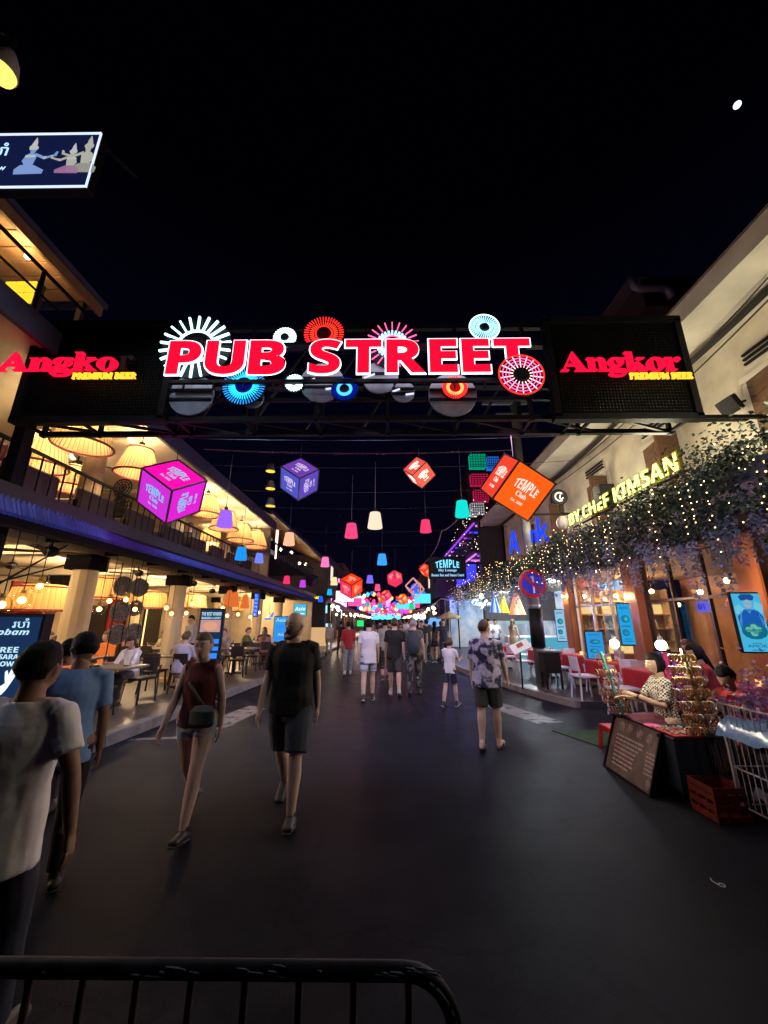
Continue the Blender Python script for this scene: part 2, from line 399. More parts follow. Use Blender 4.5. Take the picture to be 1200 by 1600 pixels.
# columns
def column(x, y, z0, z1, cap, w=.46):
    m = MB(); n = 24
    prof = [(w / 2 * 1.12, z0), (w / 2 * 1.12, z0 + .08), (w / 2, z0 + .12), (w / 2 * .95, z1)]
    vs = []; 
    for r, z in prof:
        for j in range(n):
            k = 1 if j % 2 else .965
            vs.append((x + r * k * cos(2 * pi * j / n), y + r * k * sin(2 * pi * j / n), z))
    m.add(vs, [(i * n + j, i * n + (j + 1) % n, (i + 1) * n + (j + 1) % n, (i + 1) * n + j) for i in range(3) for j in range(n)])
    c = m.build('column', COLM, RB)
    if cap: MB().box((x, y, z1 + cap / 2), (w * 1.12, w * 1.12, cap), b=.015).build('capital', mat('capital_black', (.006, .005, .005), .9, spec=.05), c)
CY = [.6 + 3.5 * k for k in range(8)]
for y in CY:
    if y < Y1: column(-6.0, y, .15, 2.66, .3)
    if y < YU: column(-6.3, y, 3.3, 5.55, 0, .42)
    if 4 < y < Y1: column(-9.4, y, .15, 2.66, .28)
# corrugated awning fascia, gutter
AW = mat('blue_painted_sheet', (.08, .09, .46), .45, .2, nz=(3, .35))
m = MB(); n = 1700; vs = []
for i in range(n + 1):
    y = Y0 + (Y1 - Y0) * i / n; w = .016 * cos(i * 1.45); h = .33 if y < 5.4 else .33 - .12 * min(1, (y - 5.4) / 1.6)
    vs += [(-4.6 + w, y, 2.93), (-4.57 + w, y, 2.97), (-4.66 + w, y, 2.93 + h * .75), (-4.8 + w, y, 2.93 + h)]
m.add(vs, [(4 * i + k, 4 * i + 4 + k, 4 * i + 5 + k, 4 * i + 1 + k) for i in range(n) for k in range(3)]); m.build('awning_sheet', AW, RB)
m = MB(); m.box((-4.72, (Y0 + Y1) / 2, 2.88), (.2, Y1 - Y0, .1)); m.box((-5.3, (Y0 + Y1) / 2, 3.1), (1.1, Y1 - Y0, .05)); m.build('gutter', mat('awning_black', (.004, .004, .005), .8, spec=.1), RB)
m = MB()
for k in range(20): m.box((-5.25, Y0 + 1.4 * k + .5, 3.02), (1.0, .06, .1))
m.box((-4.95, (Y0 + Y1) / 2, 3.01), (.06, Y1 - Y0, .12)); tag(m.build('awning_bracket', BLACKM, RB), kind='stuff')
# balcony rail
m = MB(); m.box((-5.45, (Y0 + YU) / 2, 4.22), (.05, YU - Y0, .045)); m.box((-5.45, (Y0 + YU) / 2, 3.42), (.04, YU - Y0, .04)); m.build('handrail', BLACKM, RB)
for k in range(int((YU - Y0) / .22)):
    if k == 0: bl = MB().box((0, 0, 0), (.018, .018, .78)).build('baluster', BLACKM, RB); bl.location = (-5.45, Y0 + .1, 3.82)
    else: c = bl.copy(); COL.objects.link(c); c.location = (-5.45, Y0 + .1 + .22 * k, 3.82)
MB().box((-4.67, (Y0 + Y1) / 2, 3.24), (.03, Y1 - Y0, .2)).build('slab_edge', mat('near_black_wood', (.01, .009, .012), .6, nz=(4, .5)), RB)
# rear features down below: curtains, lit niches
REDC = mat('red_curtain', (.22, .018, .016), .8, nz=(3, .4), aniso=(1, 6, .3))
for y0 in (6.2, 9.9, 13.6, 18.0):
    m = MB(); vs = []; n = 40
    for i in range(n + 1):
        yy = y0 + 1.1 * i / n; xx = -9.7 + .06 * cos(i * 1.3); vs += [(xx, yy, .2), (xx, yy, 2.7)]
    m.add(vs, [(2 * i, 2 * i + 2, 2 * i + 3, 2 * i + 1) for i in range(n)]); m.build('curtain', REDC, RB, True)
DOORG = mat('wine_cabinet_dark', (.02, .015, .012), .3)
for y0 in (4.6, 8.6, 12.3, 16.2, 20):
    m = MB(); m.box((-11.9, y0, 1.25), (.14, 1.3, 2.1)); d = m.build('niche', DOORG, RB)
    m = MB(); m.box((-11.8, y0 - .72, 1.25), (.05, .03, 2.1)); m.build('light_strip', glow('warm_strip', (1, .62, .22), 2.2), d)
# roof terrace pavilion with a plank soffit
RT = thing('roof_pavilion', 'plank-ceilinged pavilion on the roof terrace above the two dining floors', 'pavilion', (0, 0, 0))
PLK = mat('soffit_plank', (.3, .17, .08), .6, nz=(2.5, .35), aniso=(1, 1, 1))
for k in range(28):
    o = MB().box((0, 0, 0), (3.2, .27, .03), b=.008).build('plank', PLK, RT) if k == 0 else None
    if o: pk = o
    else: o = pk.copy(); COL.objects.link(o)
    o.location = (-7.4, -1.9 + .29 * k, 7.75 + R.uniform(-.004, .004))
MB().box((-5.78, 2.15, 7.72), (.06, 8.3, .26)).build('fascia', mat('brown_board', (.2, .1, .045), .6, nz=(4, .3)), RT)
MB().box((-7.4, 2.15, 7.85), (3.4, 8.4, .1)).build('roof', FASC, RT)
for y in (-1, 2.6, 6.1): MB().box((-6.0, y, 6.85), (.1, .1, 1.8)).build('post', DARKW, RT)
m = MB(); m.box((-5.3, 3, 6.9), (.04, 12, .04)); m.box((-5.3, 3, 6.5), (.025, 12, .025))
for k in range(9): m.box((-5.3, -2.6 + 1.45 * k, 6.45), (.04, .04, .96))
m.build('handrail', BLACKM, RT)
MB().box((-9.1, 2.1, 6.8), (.12, 8.2, 1.8)).build('rear_wall', PLK, RT)
lm = MB().ball((-5.95, 4.9, 7.5), .045).build('bulb', glow('white_bulb', (1, .9, .7), 9), RT, True)
point('bulb_light', RT, (-6.05, 4.85, 7.42), 40, (1, .66, .3), .04)
# yellow lit menu cabinet on the roof terrace
yb = thing('lit_cabinet', 'glowing yellow display cabinet on the roof terrace', 'cabinet', (-6.35, 5.35, 6.86)); yb.scale = (.62, .5, .5); MB().box((0, 0, -.9), (.3, .2, 1.8)).build('stand', DARKW, yb)
m = MB(); m.box((0, 0, .55), (.9, .3, 1.1)); m.build('body', DARKW, yb)
for k in range(2):
    for j in range(3): MB().box((-.3 + .3 * j, -.17, .32 + .48 * k), (.27, .03, .44)).build('pane', glow('yellow_pane', (1, .62, .03), 1.3), yb)
# ================================================================ right cream building with shutters
CB = thing('shuttered_building', 'old cream two-storey building with brown shutters and deep white eaves', 'building')
WALL = mat('old_cream_wall', (.6, .54, .42), .85, nz=(1.4, .55, .3), bump=(14, .2))
EAVE = mat('eave_plaster', (.6, .55, .47), .85, nz=(1.2, .45, .3), bump=(9, .2))
SHUT = mat('brown_shutter', (.13, .065, .035), .6, nz=(5, .3), aniso=(1, 1, 6))
CYA, CYB = .6, 18.4
wins = [4.75, 7.25, 9.7, 12.2, 14.8]
def wall_with_openings(y0, y1, z0, z1, ops, x=5.6, t=.25):
    m = MB(); ys = y0
    for c, w, b, h in ops:
        m.box((x + t / 2, (ys + c - w / 2) / 2, (z0 + z1) / 2), (t, c - w / 2 - ys, z1 - z0))
        m.box((x + t / 2, c, (z0 + b) / 2), (t, w, b - z0)); m.box((x + t / 2, c, (b + h + z1) / 2), (t, w, z1 - b - h)); ys = c + w / 2
    m.box((x + t / 2, (ys + y1) / 2, (z0 + z1) / 2), (t, y1 - ys, z1 - z0)); return m
wall_with_openings(CYA, CYB, 3.3, 6.2, [(y, .95, 3.9, 1.35) for y in wins]).build('upper_wall', WALL, CB)
MB().box((5.2, (CYA + CYB) / 2, 6.26), (1.2, CYB - CYA + .3, .1)).build('eave', EAVE, CB)
MB().box((4.63, (CYA + CYB) / 2, 6.34), (.08, CYB - CYA + .3, .32)).build('eave_fascia', EAVE, CB)
m = MB(); m.add([(4.55, CYA, 6.5), (4.55, CYB + .2, 6.5), (9.5, CYB + .2, 8.4), (9.5, CYA, 8.4)], [(0, 1, 2, 3)]); m.build('roof', mat('old_roof_tile', (.06, .035, .03), .8), CB)
MB().box((5.75, CYB - .12, 4.75), (.3, .24, 2.9)).build('corner_pier', WALL, CB)
for i, y in enumerate(wins):
    f = MB(); w, b, h = .95, 3.9, 1.35
    f.box((5.585, y, b - .04), (.12, w + .2, .08)); f.box((5.585, y, b + h + .05), (.1, w + .2, .1)); f.box((5.6, y - w / 2 - .05, b + h / 2), (.07, .1, h)); f.box((5.6, y + w / 2 + .05, b + h / 2), (.07, .1, h))
    wf = f.build('window', EAVE, CB)
    MB().box((5.8, y, b + h / 2), (.02, w, h)).build('pane', mat('dark_pane', (.01, .01, .012), .15), wf)
    # louvre vent above
    v = MB(); v.box((5.588, y, 5.6), (.03, .95, .3)); vent = v.build('louvre', EAVE, CB)
    for k in range(3): MB().box((5.555, y, 5.52 + .08 * k), (.05, .85, .03)).build('slat', BLACK, vent)
    # shutter leaves: nearer leaf folded out towards the street, farther one half shut
    for sgn, ang in ((-1, rad(96)), (1, rad(8))):
        lf = MB(); lw = .47
        lf.box((0, sgn * -lw / 2, 0), (.035, lw, h))
        for k in range(9): lf.box((-.02, sgn * -lw / 2, -h / 2 + .12 + k * .14), (.02, lw - .1, .09))
        s = lf.build('shutter', SHUT, CB); s.location = (5.56, y + sgn * w / 2, b + h / 2); s.rotation_euler = (0, 0, -sgn * ang)
m = MB(); m.box((5.55, CYB - 3.1, 4.9), (.06, .06, 2.6)); m.build('downpipe', GREY, CB)
# ground floor: timber piers, glass, lit bar behind
WOODP = mat('orange_timber', (.28, .1, .035), .42, nz=(3, .4), aniso=(1, 1, .15))
MB().box((5.6, (CYA + 17) / 2, 3.25), (.3, 17 - CYA, .5)).build('lintel', DARKW, CB)
piers = [.9, 3.3, 5.85, 8.8, 12.0]
for y in piers:
    MB().box((5.55, y, 1.56), (.34, .42, 2.88), b=.02).build('pier', WOODP, CB)
MB().box((9.4, 6.5, 1.6), (.2, 12, 2.9)).build('bar_rear_wall', mat('bar_back_wall', (.3, .13, .06), .7, nz=(2, .4)), CB)
MB().box((7.5, 6.5, 3.0), (4.0, 12, .1)).build('bar_ceiling', mat('bar_ceiling_paint', (.3, .17, .1), .8), CB)
GL = glass_mat('shop_glass')
for a, b in zip(piers, piers[1:]):
    c = (a + b) / 2; w = b - a - .42
    f = MB()
    for k in range(4): f.box((5.6, c - w / 2 + w * k / 3, 1.65), (.06, .05, 2.7))
    f.box((5.6, c, .3), (.06, w, .36)); f.box((5.6, c, 2.1), (.05, w, .05)); f.box((5.6, c, 2.96), (.06, w, .08))
    wf = f.build('window', WHITEP if c > 8.8 else DARKW, CB)
    for k in range(3): MB().box((5.61, c - w / 2 + w * (k + .5) / 3, 1.7), (.012, w / 3 - .04, 2.5)).build('pane', GL, wf)
# ================================================================ sign gantry across the street
GY = 4.72
RED = glow('neon_red', (1, .004, .035), 1.15); REDA = glow('neon_rose', (1, .006, .05), 1.1); WHT = glow('tube_white', (1, .86, .93), 2.4)
GOLD = glow('neon_gold', (1, .5, .03), 1.7); CYAN = glow('neon_ice', (.55, .95, 1), 3.2); BLUE = glow('neon_blue', (.02, .12, 1), 2.6); AQUA = glow('neon_aqua', (.02, .55, 1), 2.2)
ORNG = glow('neon_orange', (1, .16, .03), 2.2); PINK = glow('neon_pink', (1, .1, .32), 2.2); REDH = glow('neon_hot_red', (1, .02, .02), 2.4)
PANEL = mat('black_mesh_panel', (.004, .004, .005), .6, .1, spec=.2)
DISC = mat('white_disc_sheet', (.26, .3, .4), .5, nz=(6, .2))
GS = thing('sign_gantry', 'black steel truss spanning the street and carrying all the neon signs', 'gantry')
zt, zb = 5.95, 4.36
m = MB()
for z in (zb + .05, zt - .02):
    for y in (GY + .08, GY + .5): m.box((-.5, y, z), (9.5, .07, .07))
for y in (GY + .09,):
    for z in (4.72, 4.9, 5.62): m.box((0, y, z), (5.9, .05, .05))
for x in [-5.2, -4.35, -3.2, -2.95, -2, -1, 0, 1, 2, 2.6, 2.85, 4.2]:
    m.box((x, GY + .08, (zt + zb) / 2), (.05, .05, zt - zb)); m.box((x, GY + .5, (zt + zb) / 2), (.05, .05, zt - zb)); m.box((x, GY + .29, zb + .05), (.04, .42, .04))
for k in range(7): m.bar((-3 + .86 * k, GY + .5, zb + .05), (-3 + .86 * (k + 1), GY + .5, zt), .035)
for k in range(9): m.bar((-5.2 + 1.04 * k, GY + .08, zb + .05), (-5.2 + 1.04 * (k + 1), GY + .5, zb + .05), .035)
m.build('truss', BLACKM, GS)
MB().box((-5.3, GY + .3, 2.95), (.16, .16, 5.9)).build('post', BLACKM, GS)
for z, y in ((4.42, GY + .1), (4.6, GY + .5)): MB().bar((4.2, y, z), (5.62, y + .2, z + .12), .05).build('wall_bracket', BLACKM, GS)
for x0, x1 in ((-5.15, -3.12), (2.32, 4.22)):
    # perforated sign box: an open grid of black strips in front of a frame
    m = MB(); w = x1 - x0; nx = int(w / .045); nz_ = int(1.45 / .045)
    for i in range(nx + 1): m.box((x0 + w * i / nx, GY, (zt + zb) / 2), (.034, .012, 1.5))
    for k in range(nz_ + 1): m.box(((x0 + x1) / 2, GY, zb + .05 + 1.5 * k / nz_), (w, .012, .034))
    f = m.build('mesh_panel', PANEL, GS)
    m = MB()
    for z in (zb, zt): m.box(((x0 + x1) / 2, GY, z), (w + .1, .12, .09))
    for x in (x0, x1): m.box((x, GY, (zt + zb) / 2), (.09, .12, zt - zb))
    m.box(((x0 + x1) / 2, GY + .03, 5.28), (w, .03, .5)); m.box((x0 + w * .5, GY + .03, 5.6), (.3, .04, .6))
    m.build('box_frame', BLACKM, GS)
# PUB STREET
PSG = thing('street_sign', 'big red PUB STREET letters outlined in white light across the gantry', 'sign', at(545, 558, Y=GY - .22))
def word(parent, s, x0, x1, zc, h, face, edge, fn, gap=.0, y=0, ext=.05, off=.016, name='letter'):
    ws = [.42 * h if ch == ' ' else _glyph(fn(ch)) for ch in s]      # individual letters, laid out by the widths of the face
    tot = 0; data = []
    for ch, wv in zip(s, ws):
        if ch == ' ': tot += wv; continue
        data.append((ch, tot, wv)); tot += wv[1] * h + gap * h
    tot -= gap * h; k = (x1 - x0) / tot
    for ch, o, wv in data:
        w = wv[1] * h * k; hh = wv[2] * h; cx = x0 + o * k + w / 2; cz = zc + (wv[3] - .5) * h
        M = frame((cx, y, cz), TOCAM)
        m = MB(); m.add(*letters(fn(ch), w, hh, ext, off=.02 if edge else 0), M=M); L_ = m.build(name, face, parent)
        if edge:
            e = MB(); e.add(*letters(fn(ch), w + off * 2, hh + off * 2, ext * .8, off=.036), M=frame((cx, y + .006, cz), TOCAM)); e.build('outline', edge, L_)
_gc = {}
def _glyph(g):
    """(_, width, height, centre height) of a glyph in cap heights"""
    if g not in _gc:
        letters(sans('H')); letters(g); H_ = _tc[(sans('H'), 0, 3)]
        ch = max(v[1] for v in H_[0]) - min(v[1] for v in H_[0]); b0 = min(v[1] for v in H_[0])
        vs = _tc[(g, 0, 3)][0]; y0, y1 = min(v[1] for v in vs), max(v[1] for v in vs)
        _gc[g] = (0, (max(v[0] for v in vs) - min(v[0] for v in vs)) / ch, (y1 - y0) / ch, ((y0 + y1) / 2 - b0) / ch)
    return _gc[g]
pl = at(264, 558, Y=GY - .22).x - PSG.location.x; pr = at(829, 558, Y=GY - .22).x - PSG.location.x
ph = at(545, 532, Y=GY - .22).z - at(545, 583, Y=GY - .22).z
word(PSG, 'PUB STREET', pl, pr, 0, ph, RED, WHT, sans, gap=.1, off=.019, ext=.03)
m = MB(); m.box((0, .1, -ph / 2 - .05), (pr - pl, .05, .05)); m.box((0, .1, ph / 2 + .03), (pr - pl, .05, .04))
for k in range(12): m.box((pl + (pr - pl) * (k + .5) / 12, .1, -ph / 2 - .1), (.02, .03, .14))
m.build('mounting_rail', BLACKM, PSG)
for k in range(1):
    point('sign_fill', PSG, (0, -.6, -.1), 4, (1, .2, .35), .6)
# beer signs
def beer(label, cx, w, wsub, sx, dark_r):
    p = at(cx, 568, Y=GY - .08); t = thing('beer_sign', label, 'sign', p)
    word(t, 'Angko' if dark_r else 'Angkor', at(cx - w / 2, 568, Y=GY - .08).x - p.x, at(cx + w / 2, 568, Y=GY - .08).x - p.x, .02, .31, REDA, None, serif, gap=.0, ext=.05)
    if dark_r:
        v, f = letters(serif('r'), w=.2, h=.22, ext=.05); m = MB(); m.add(v, f, M=frame((at(cx + w / 2 + 14, 568, Y=GY - .08).x - p.x, 0, -.02), TOCAM)); tag(m.build('letter', mat('unlit_red_letter', (.05, .006, .008), .4), t), 'unlit dark letter')
    q = at(sx, 589, Y=GY - .08); v, f = letters(serif('PREMIUM BEER'), w=wsub, h=.095, ext=.03); m = MB(); m.add(v, f, M=frame((q.x - p.x, -.01, q.z - p.z), TOCAM)); m.build('lettering', GOLD, t)
beer('lit red Angko sign whose last letter is dark, over the lamp-lit restaurant', 94, 184, .9, 165, True)
beer('lit red Angkor sign with every letter glowing, beside the cream wall', 967, 188, .86, 1031, False)
# fireworks of light
def burst(label, cx, cy, r_px, rings, hub=None, dy=0):
    """rings: (inner radius, outer radius, count, thickness, material) of radial strokes; count 0 = a solid ring"""
    Y = GY - .06 + dy; p = at(cx, cy, Y=Y); s = (at(cx + r_px, cy, Y=Y) - p).length
    t = thing('firework_light', label, 'neon light', p)
    b = MB(); b.tube([(0, .03, 0), (0, .05, 0)], s * .97, 28, side=(1, 0, 0)); b.build('backing_disc', PANEL, t)
    for a, z, n, th, mm in rings:
        if n == 0:
            g = MB(); k = 30; g.tube([(s * a * cos(2 * pi * j / k), 0, s * a * sin(2 * pi * j / k)) for j in range(k + 1)], s * z, 5, cap=False, side=(0, 1, 0)); g.build('ring', mm, t)
        else:
            g = MB()
            for j in range(n):
                q = 2 * pi * (j + .5) / n; g.bar((s * a * cos(q), 0, s * a * sin(q)), (s * z * cos(q), 0, s * z * sin(q)), th * s, th * s)
            g.build('spokes', mm, t)
    if hub: MB().tube([(0, -.02, 0), (0, .02, 0)], s * hub[0], 16, side=(1, 0, 0)).build('hub', hub[1], t)
    return t
HUBW = mat('hub_dark', (.02, .02, .03), .4)
burst('largest white burst of spokes behind the letter P', 305, 541, 57, [(.52, .98, 22, .05, CYAN), (.5, .035, 0, 0, CYAN)], (.42, HUBW))
burst('small thick white ring above the letter B', 445, 527, 18, [(.72, .2, 0, 0, CYAN), (.4, 1, 26, .09, CYAN)], (.36, HUBW))
burst('red dotted ring rising above the letter S', 506, 521, 31, [(.78, 1, 40, .042, REDH), (.5, .72, 36, .04, glow('neon_vermilion', (1, .05, .02), 1.6)), (.42, .04, 0, 0, REDH)], (.36, mat('hub_red', (.1, .004, .004), .4)))
burst('pink and blue burst of thin spokes above the letter R', 613, 538, 42, [(.66, 1, 22, .035, PINK), (.38, .6, 26, .07, glow('neon_sky', (.35, .6, 1), 2.4)), (.36, .04, 0, 0, PINK)], (.3, HUBW))
burst('pale ice-blue ring above the second E', 757, 511, 24, [(.6, .98, 34, .06, glow('neon_pale', (.4, .8, .95), 1.7)), (.34, .56, 28, .06, glow('neon_pale', (.4, .8, .95), 1.7)), (.98, .04, 0, 0, CYAN)], (.26, HUBW))
burst('bright blue burst below the letters U and B', 381, 602, 33, [(.5, .74, 38, .042, AQUA), (.78, 1, 44, .036, glow('neon_aqua_dim', (.02, .32, 1), 1.5)), (.46, .05, 0, 0, AQUA)], (.4, glow('hub_blue', (.0, .01, .3), .5)), -.02)
burst('smallest white ring just below the gap after PUB', 460, 598, 15, [(.62, .28, 0, 0, CYAN), (.4, 1, 22, .09, CYAN)], (.28, HUBW))
burst('deep blue disc with a bright ring below the letter S', 538, 607, 22, [(.46, .11, 0, 0, glow('neon_cobalt', (.05, .35, 1), 2.6)), (.6, .95, 40, .05, glow('neon_navy', (.0, .02, .5), .8))], (.3, HUBW))
burst('small orange-red ring below the letters E', 711, 605, 20, [(.72, .98, 34, .08, REDH), (.45, .68, 30, .08, glow('neon_amber', (1, .3, .08), 2.4))], (.4, glow('hub_red_lit', (.5, .004, .01), 1)))
burst('large pink-white wheel at the foot of the last T', 815, 585, 37, [(.36, .96, 18, .03, glow('neon_blush', (1, .5, .5), 2.6)), (.95, .035, 0, 0, REDH), (.8, .025, 0, 0, PINK), (.66, .02, 0, 0, PINK), (.52, .02, 0, 0, PINK)], (.3, HUBW), -.25)
for x, c, pw in ((-2.4, (.55, .75, 1), 60), (-.2, (.5, .5, 1), 55), (2.0, (.9, .5, .8), 50)): point('neon_fill', GS, (x, GY + .62, 4.7), pw * 5.5, c, .3, spot=(125, (0, .75, -.65)))  # added spots behind the gantry, aimed onward to brighten the street beyond
for i, (cx, cy, r, lb) in enumerate(((299, 617, 35, 'large unlit white disc low behind the letter P'), (707, 617, 37, 'large unlit white disc behind the small orange ring'), (395, 622, 17, 'small unlit white disc below the bright blue burst'), (630, 612, 18, 'small unlit disc under the letter R'), (594, 590, 28, 'unlit white disc crossed by rails under the letter T'), (503, 598, 34, 'unlit white disc between the small white ring and the blue disc'))):
    p = at(cx, cy, Y=GY + .02); s = .00915 * r
    t = thing('unlit_disc', lb, 'disc', p)
    MB().tube([(0, -.01, 0), (0, .02, 0)], s, 28, side=(1, 0, 0)).build('face', DISC, t)
    g = MB()
    for z in (-.25, .2): g.box((0, -.025, s * z), (s * 1.9, .02, .035))
    g.build('strap', BLACKM, t)
    if i > 2:
        g = MB(); g.bar((-s * .9, -.03, -s * .1), (-s * .3, -.03, s * .15), .02); g.bar((s * .2, -.03, -s * .4), (s * .9, -.03, -s * .3), .02); g.build('tube', glow('dim_tube', (.7, .75, 1), 1.2), t)
# ================================================================ picture sign and lamp high on the near side
def flat(poly, mm, parent, o, face, d=.004, name='print', lift=0.):
    m = MB(); Z = V(face).normalized(); m.prism(poly, d, M=frame(V(o) + Z * lift, face)); return m.build(name, mm, parent)
pz = at(80, 250, Y=3.0); a_, b_ = at(160, 209, Y=3.0), at(146, 293, Y=3.0)
wS, hS = 2.0, a_.z - b_.z
cS = V((a_.x - wS / 2, 3.0, (a_.z + b_.z) / 2))
t = thing('dance_show_sign', 'lit dark-blue hanging sign picturing dancers in gold headdresses', 'sign', cS)
MB().box((0, .06, 0), (wS, .1, hS), b=.01).build('case', BLACKM, t)
MB().box((0, .004, 0), (wS - .03, .012, hS - .03)).build('screen', glow('screen_night', (.006, .01, .05), 1), t)
m = MB()
for z in (-1, 1): m.box((0, -.008, z * (hS / 2 - .008)), (wS, .02, .009))
for x in (-1, 1): m.box((x * (wS / 2 - .006), -.008, 0), (.009, .02, hS))
m.build('border_light', glow('border_white', (.65, .75, 1), 1.3), t)
def dancer(ox, oz, k, skin, crown, skirt, flip=1, leanx=.0, name='figure'):
    b = MB(); M = frame((ox, -.006, oz), TOCAM); F = lambda pts: [(flip * x * k, y * k) for x, y in (pts if flip > 0 else pts[::-1])]
    def P(m_, pts, d): m_.prism(F(pts), d, M=M)
    P(b, [(-.13, -.05), (.1, -.05), (.14, .28), (.05, .36), (-.08, .36), (-.16, .28)], .002); P(b, [(.08, .3), (.34, .16), (.58, .26), (.6, .33), (.36, .24), (.1, .38)], .003)
    P(b, [(.56, .26), (.64, .28), (.66, .42), (.61, .42)], .0035); P(b, [(-.05, .36), (.05, .36), (.08, .5), (0, .56), (-.07, .5)], .0025)
    P(b, [(-.13, .3), (-.2, .1), (-.1, -.06), (-.05, -.02), (-.12, .1)], .003)
    b.build(name, skin, t)
    c = MB(); P(c, [(-.1, .5), (.09, .5), (.12, .58), (.06, .66), (.05, .78), (.0, .94), (-.05, .78), (-.08, .66), (-.12, .6)], .004); P(c, [(-.15, .22), (.12, .24), (.1, .31), (-.14, .3)], .0045); P(c, [(.32, .17), (.4, .19), (.39, .26), (.33, .24)], .0045); tag(c.build('headdress', crown, t), kind='stuff')
    d = MB(); P(d, [(-.2, -.05), (.14, -.05), (.42, -.22), (.4, -.34), (-.3, -.36), (-.32, -.2)], .004); d.build('skirt', skirt, t)
lblu, gold_, mauve, pale = glow('print_sky', (.2, .32, .62), 1), glow('print_gold', (.42, .42, .36), 1), glow('print_mauve', (.32, .14, .3), 1), glow('print_pale', (.5, .5, .5), 1)
dancer(.28, -.06, .44, lblu, pale, lblu); dancer(.74, -.08, .36, gold_, pale, mauve, -1); dancer(.9, -.04, .44, gold_, gold_, glow('print_sand', (.3, .29, .26), 1), -1)
m = MB(); m.add(*letters('របាំ', h=.2, ext=.004), M=frame((-.12, -.01, .17), TOCAM)); m.add(*letters('show', h=.08, ext=.004), M=frame((-.08, -.01, -.12), TOCAM)); m.build('lettering', glow('print_ice', (.45, .75, 1), 1.3), t)
m = MB()
for x in (-.8, .9): m.bar((x, .06, hS / 2), (x - .2, .9, hS / 2 + .7), .03)
tag(m.build('bracket', BLACKM, t), kind='stuff')
lp = at(2, 112, Y=2.3)
t = thing('street_lamp', 'street lamp with a grey hood and yellow glowing lens at the top corner', 'street lamp', lp)
MB().lathe([(.02, .28), (.06, .27), (.1, .16), (.115, .05), (.12, 0), (.112, -.005)], 20, close=False).build('hood', mat('lamp_hood', (.45, .42, .38), .5), t, True)
MB().lathe([(.11, 0), (.1, -.05), (.06, -.09), (.005, -.1)], 20).build('lens', glow('lamp_yellow', (1, .62, .1), 2.2), t, True)
m = MB(); m.tube([(0, 0, .27), (0, 0, .5), (-.25, 0, .7), (-1.0, 0, .75), (-1.25, 0, .6)], .03, 8); m.tube([(-1.25, 0, .62), (-1.25, 0, -lp.z + .15)], .06, 10); m.build('pole', BLACKM, t, True)
LAMP = point('lamp_light', t, (0, 0, -.16), 95, (.78, .87, 1), .1, spot=(165, (.1, .05, -1)))

point('sign_light', bpy.data.objects['dance_show_sign'], (.1, -.5, -.4), 50, (.5, .62, 1), .3, spot=(110, (.1, .0, -1)))
# ================================================================ hanging lantern cubes
FRM = mat('cube_frame', (.008, .006, .008), .5)
def lantern_cube(label, px, py, Y, L_, cols, txt, yaw, pitch, roll, cord=None, words=True, s=1.0, group='lantern cubes hung over the street', power=0, pc=(1, .3, .3)):
    p = at(px, py, Y=Y); t = thing('lantern_cube', label, 'lantern', p, group=group)
    d = (p - V((0, 0, EYE))).normalized()
    B = frame((0, 0, 0), -d).to_3x3()                       # hung turned so: corner or face towards the near end of the street
    t.rotation_euler = (B @ (Matrix.Rotation(rad(roll), 3, 'Z') @ Matrix.Rotation(rad(pitch), 3, 'X') @ Matrix.Rotation(rad(yaw), 3, 'Y'))).to_euler()
    h = L_ / 2; fw = L_ * .035
    f = MB()
    for a in (-1, 1):
        for b in (-1, 1):
            f.box((0, a * h, b * h), (L_ + fw, fw, fw)); f.box((a * h, 0, b * h), (fw, L_ - fw, fw)); f.box((a * h, b * h, 0), (fw, fw, L_ - fw))
    f.build('frame', FRM, t)
    faces = [((0, 0, 1), (0, 1, 0)), ((1, 0, 0), (0, 1, 0)), ((0, 1, 0), (0, 0, -1)), ((-1, 0, 0), (0, 1, 0)), ((0, 0, -1), (0, 1, 0)), ((0, -1, 0), (0, 0, 1))]
    for i, (n, u) in enumerate(faces):
        n, u = V(n), V(u); r = u.cross(n); M = Matrix((r, u, n)).transposed().to_4x4(); M.translation = n * (h - .004)
        pn = MB(); pn.quad((-h + fw / 2, -h + fw / 2, 0), (h - fw / 2, -h + fw / 2, 0), (h - fw / 2, h - fw / 2, 0), (-h + fw / 2, h - fw / 2, 0), M=M)
        pan = pn.build('panel', cols[i % len(cols)], t)
        if words and i < 4:
            g = MB(); T = lambda y: M @ Matrix.Translation((0, y * L_, .003))
            rt = Matrix.Rotation(pi / 2 if i == 1 else 0, 4, 'Z')
            Mr = M @ rt
            g.add(*letters(sans('TEMPLE'), L_ * .6, L_ * .17, .003, arch=.5), M=Mr @ Matrix.Translation((0, L_ * .08, .002)))
            g.add(*letters(serif('Club'), L_ * .27, L_ * .12, .003), M=Mr @ Matrix.Translation((0, -L_ * .1, .002)))
            g.add(*letters('Est. 2008', L_ * .3, L_ * .065, .003), M=Mr @ Matrix.Translation((0, -L_ * .27, .002)))
            g.build('lettering', txt, pan)
    if power: point('lantern_light', t, B.transposed() @ V((0, 0, 0)), power, pc, .3).location = t.rotation_euler.to_matrix().inverted() @ V((0, -.1, -L_ * 1.15))
    if cord:
        cc = MB(); cc.tube([(0, 0, 0), (0, 0, cord)], .008, 5)
        q = tag(cc.build('hanging_wire', WIRE), 'thin wire holding up the ' + label.split(',')[0][:60].rsplit(' over', 1)[0], 'wire'); q.location = p + V((0, 0, L_ * .7))
    return t
mg = [glow('cube_magenta_top', (1, .0, .35), 1.1), glow('cube_magenta', (.72, .015, .62), 1.1), glow('cube_hotpink', (1, .005, .42), 1.1), glow('cube_violet_pink', (.62, .03, .66), 1.05)]
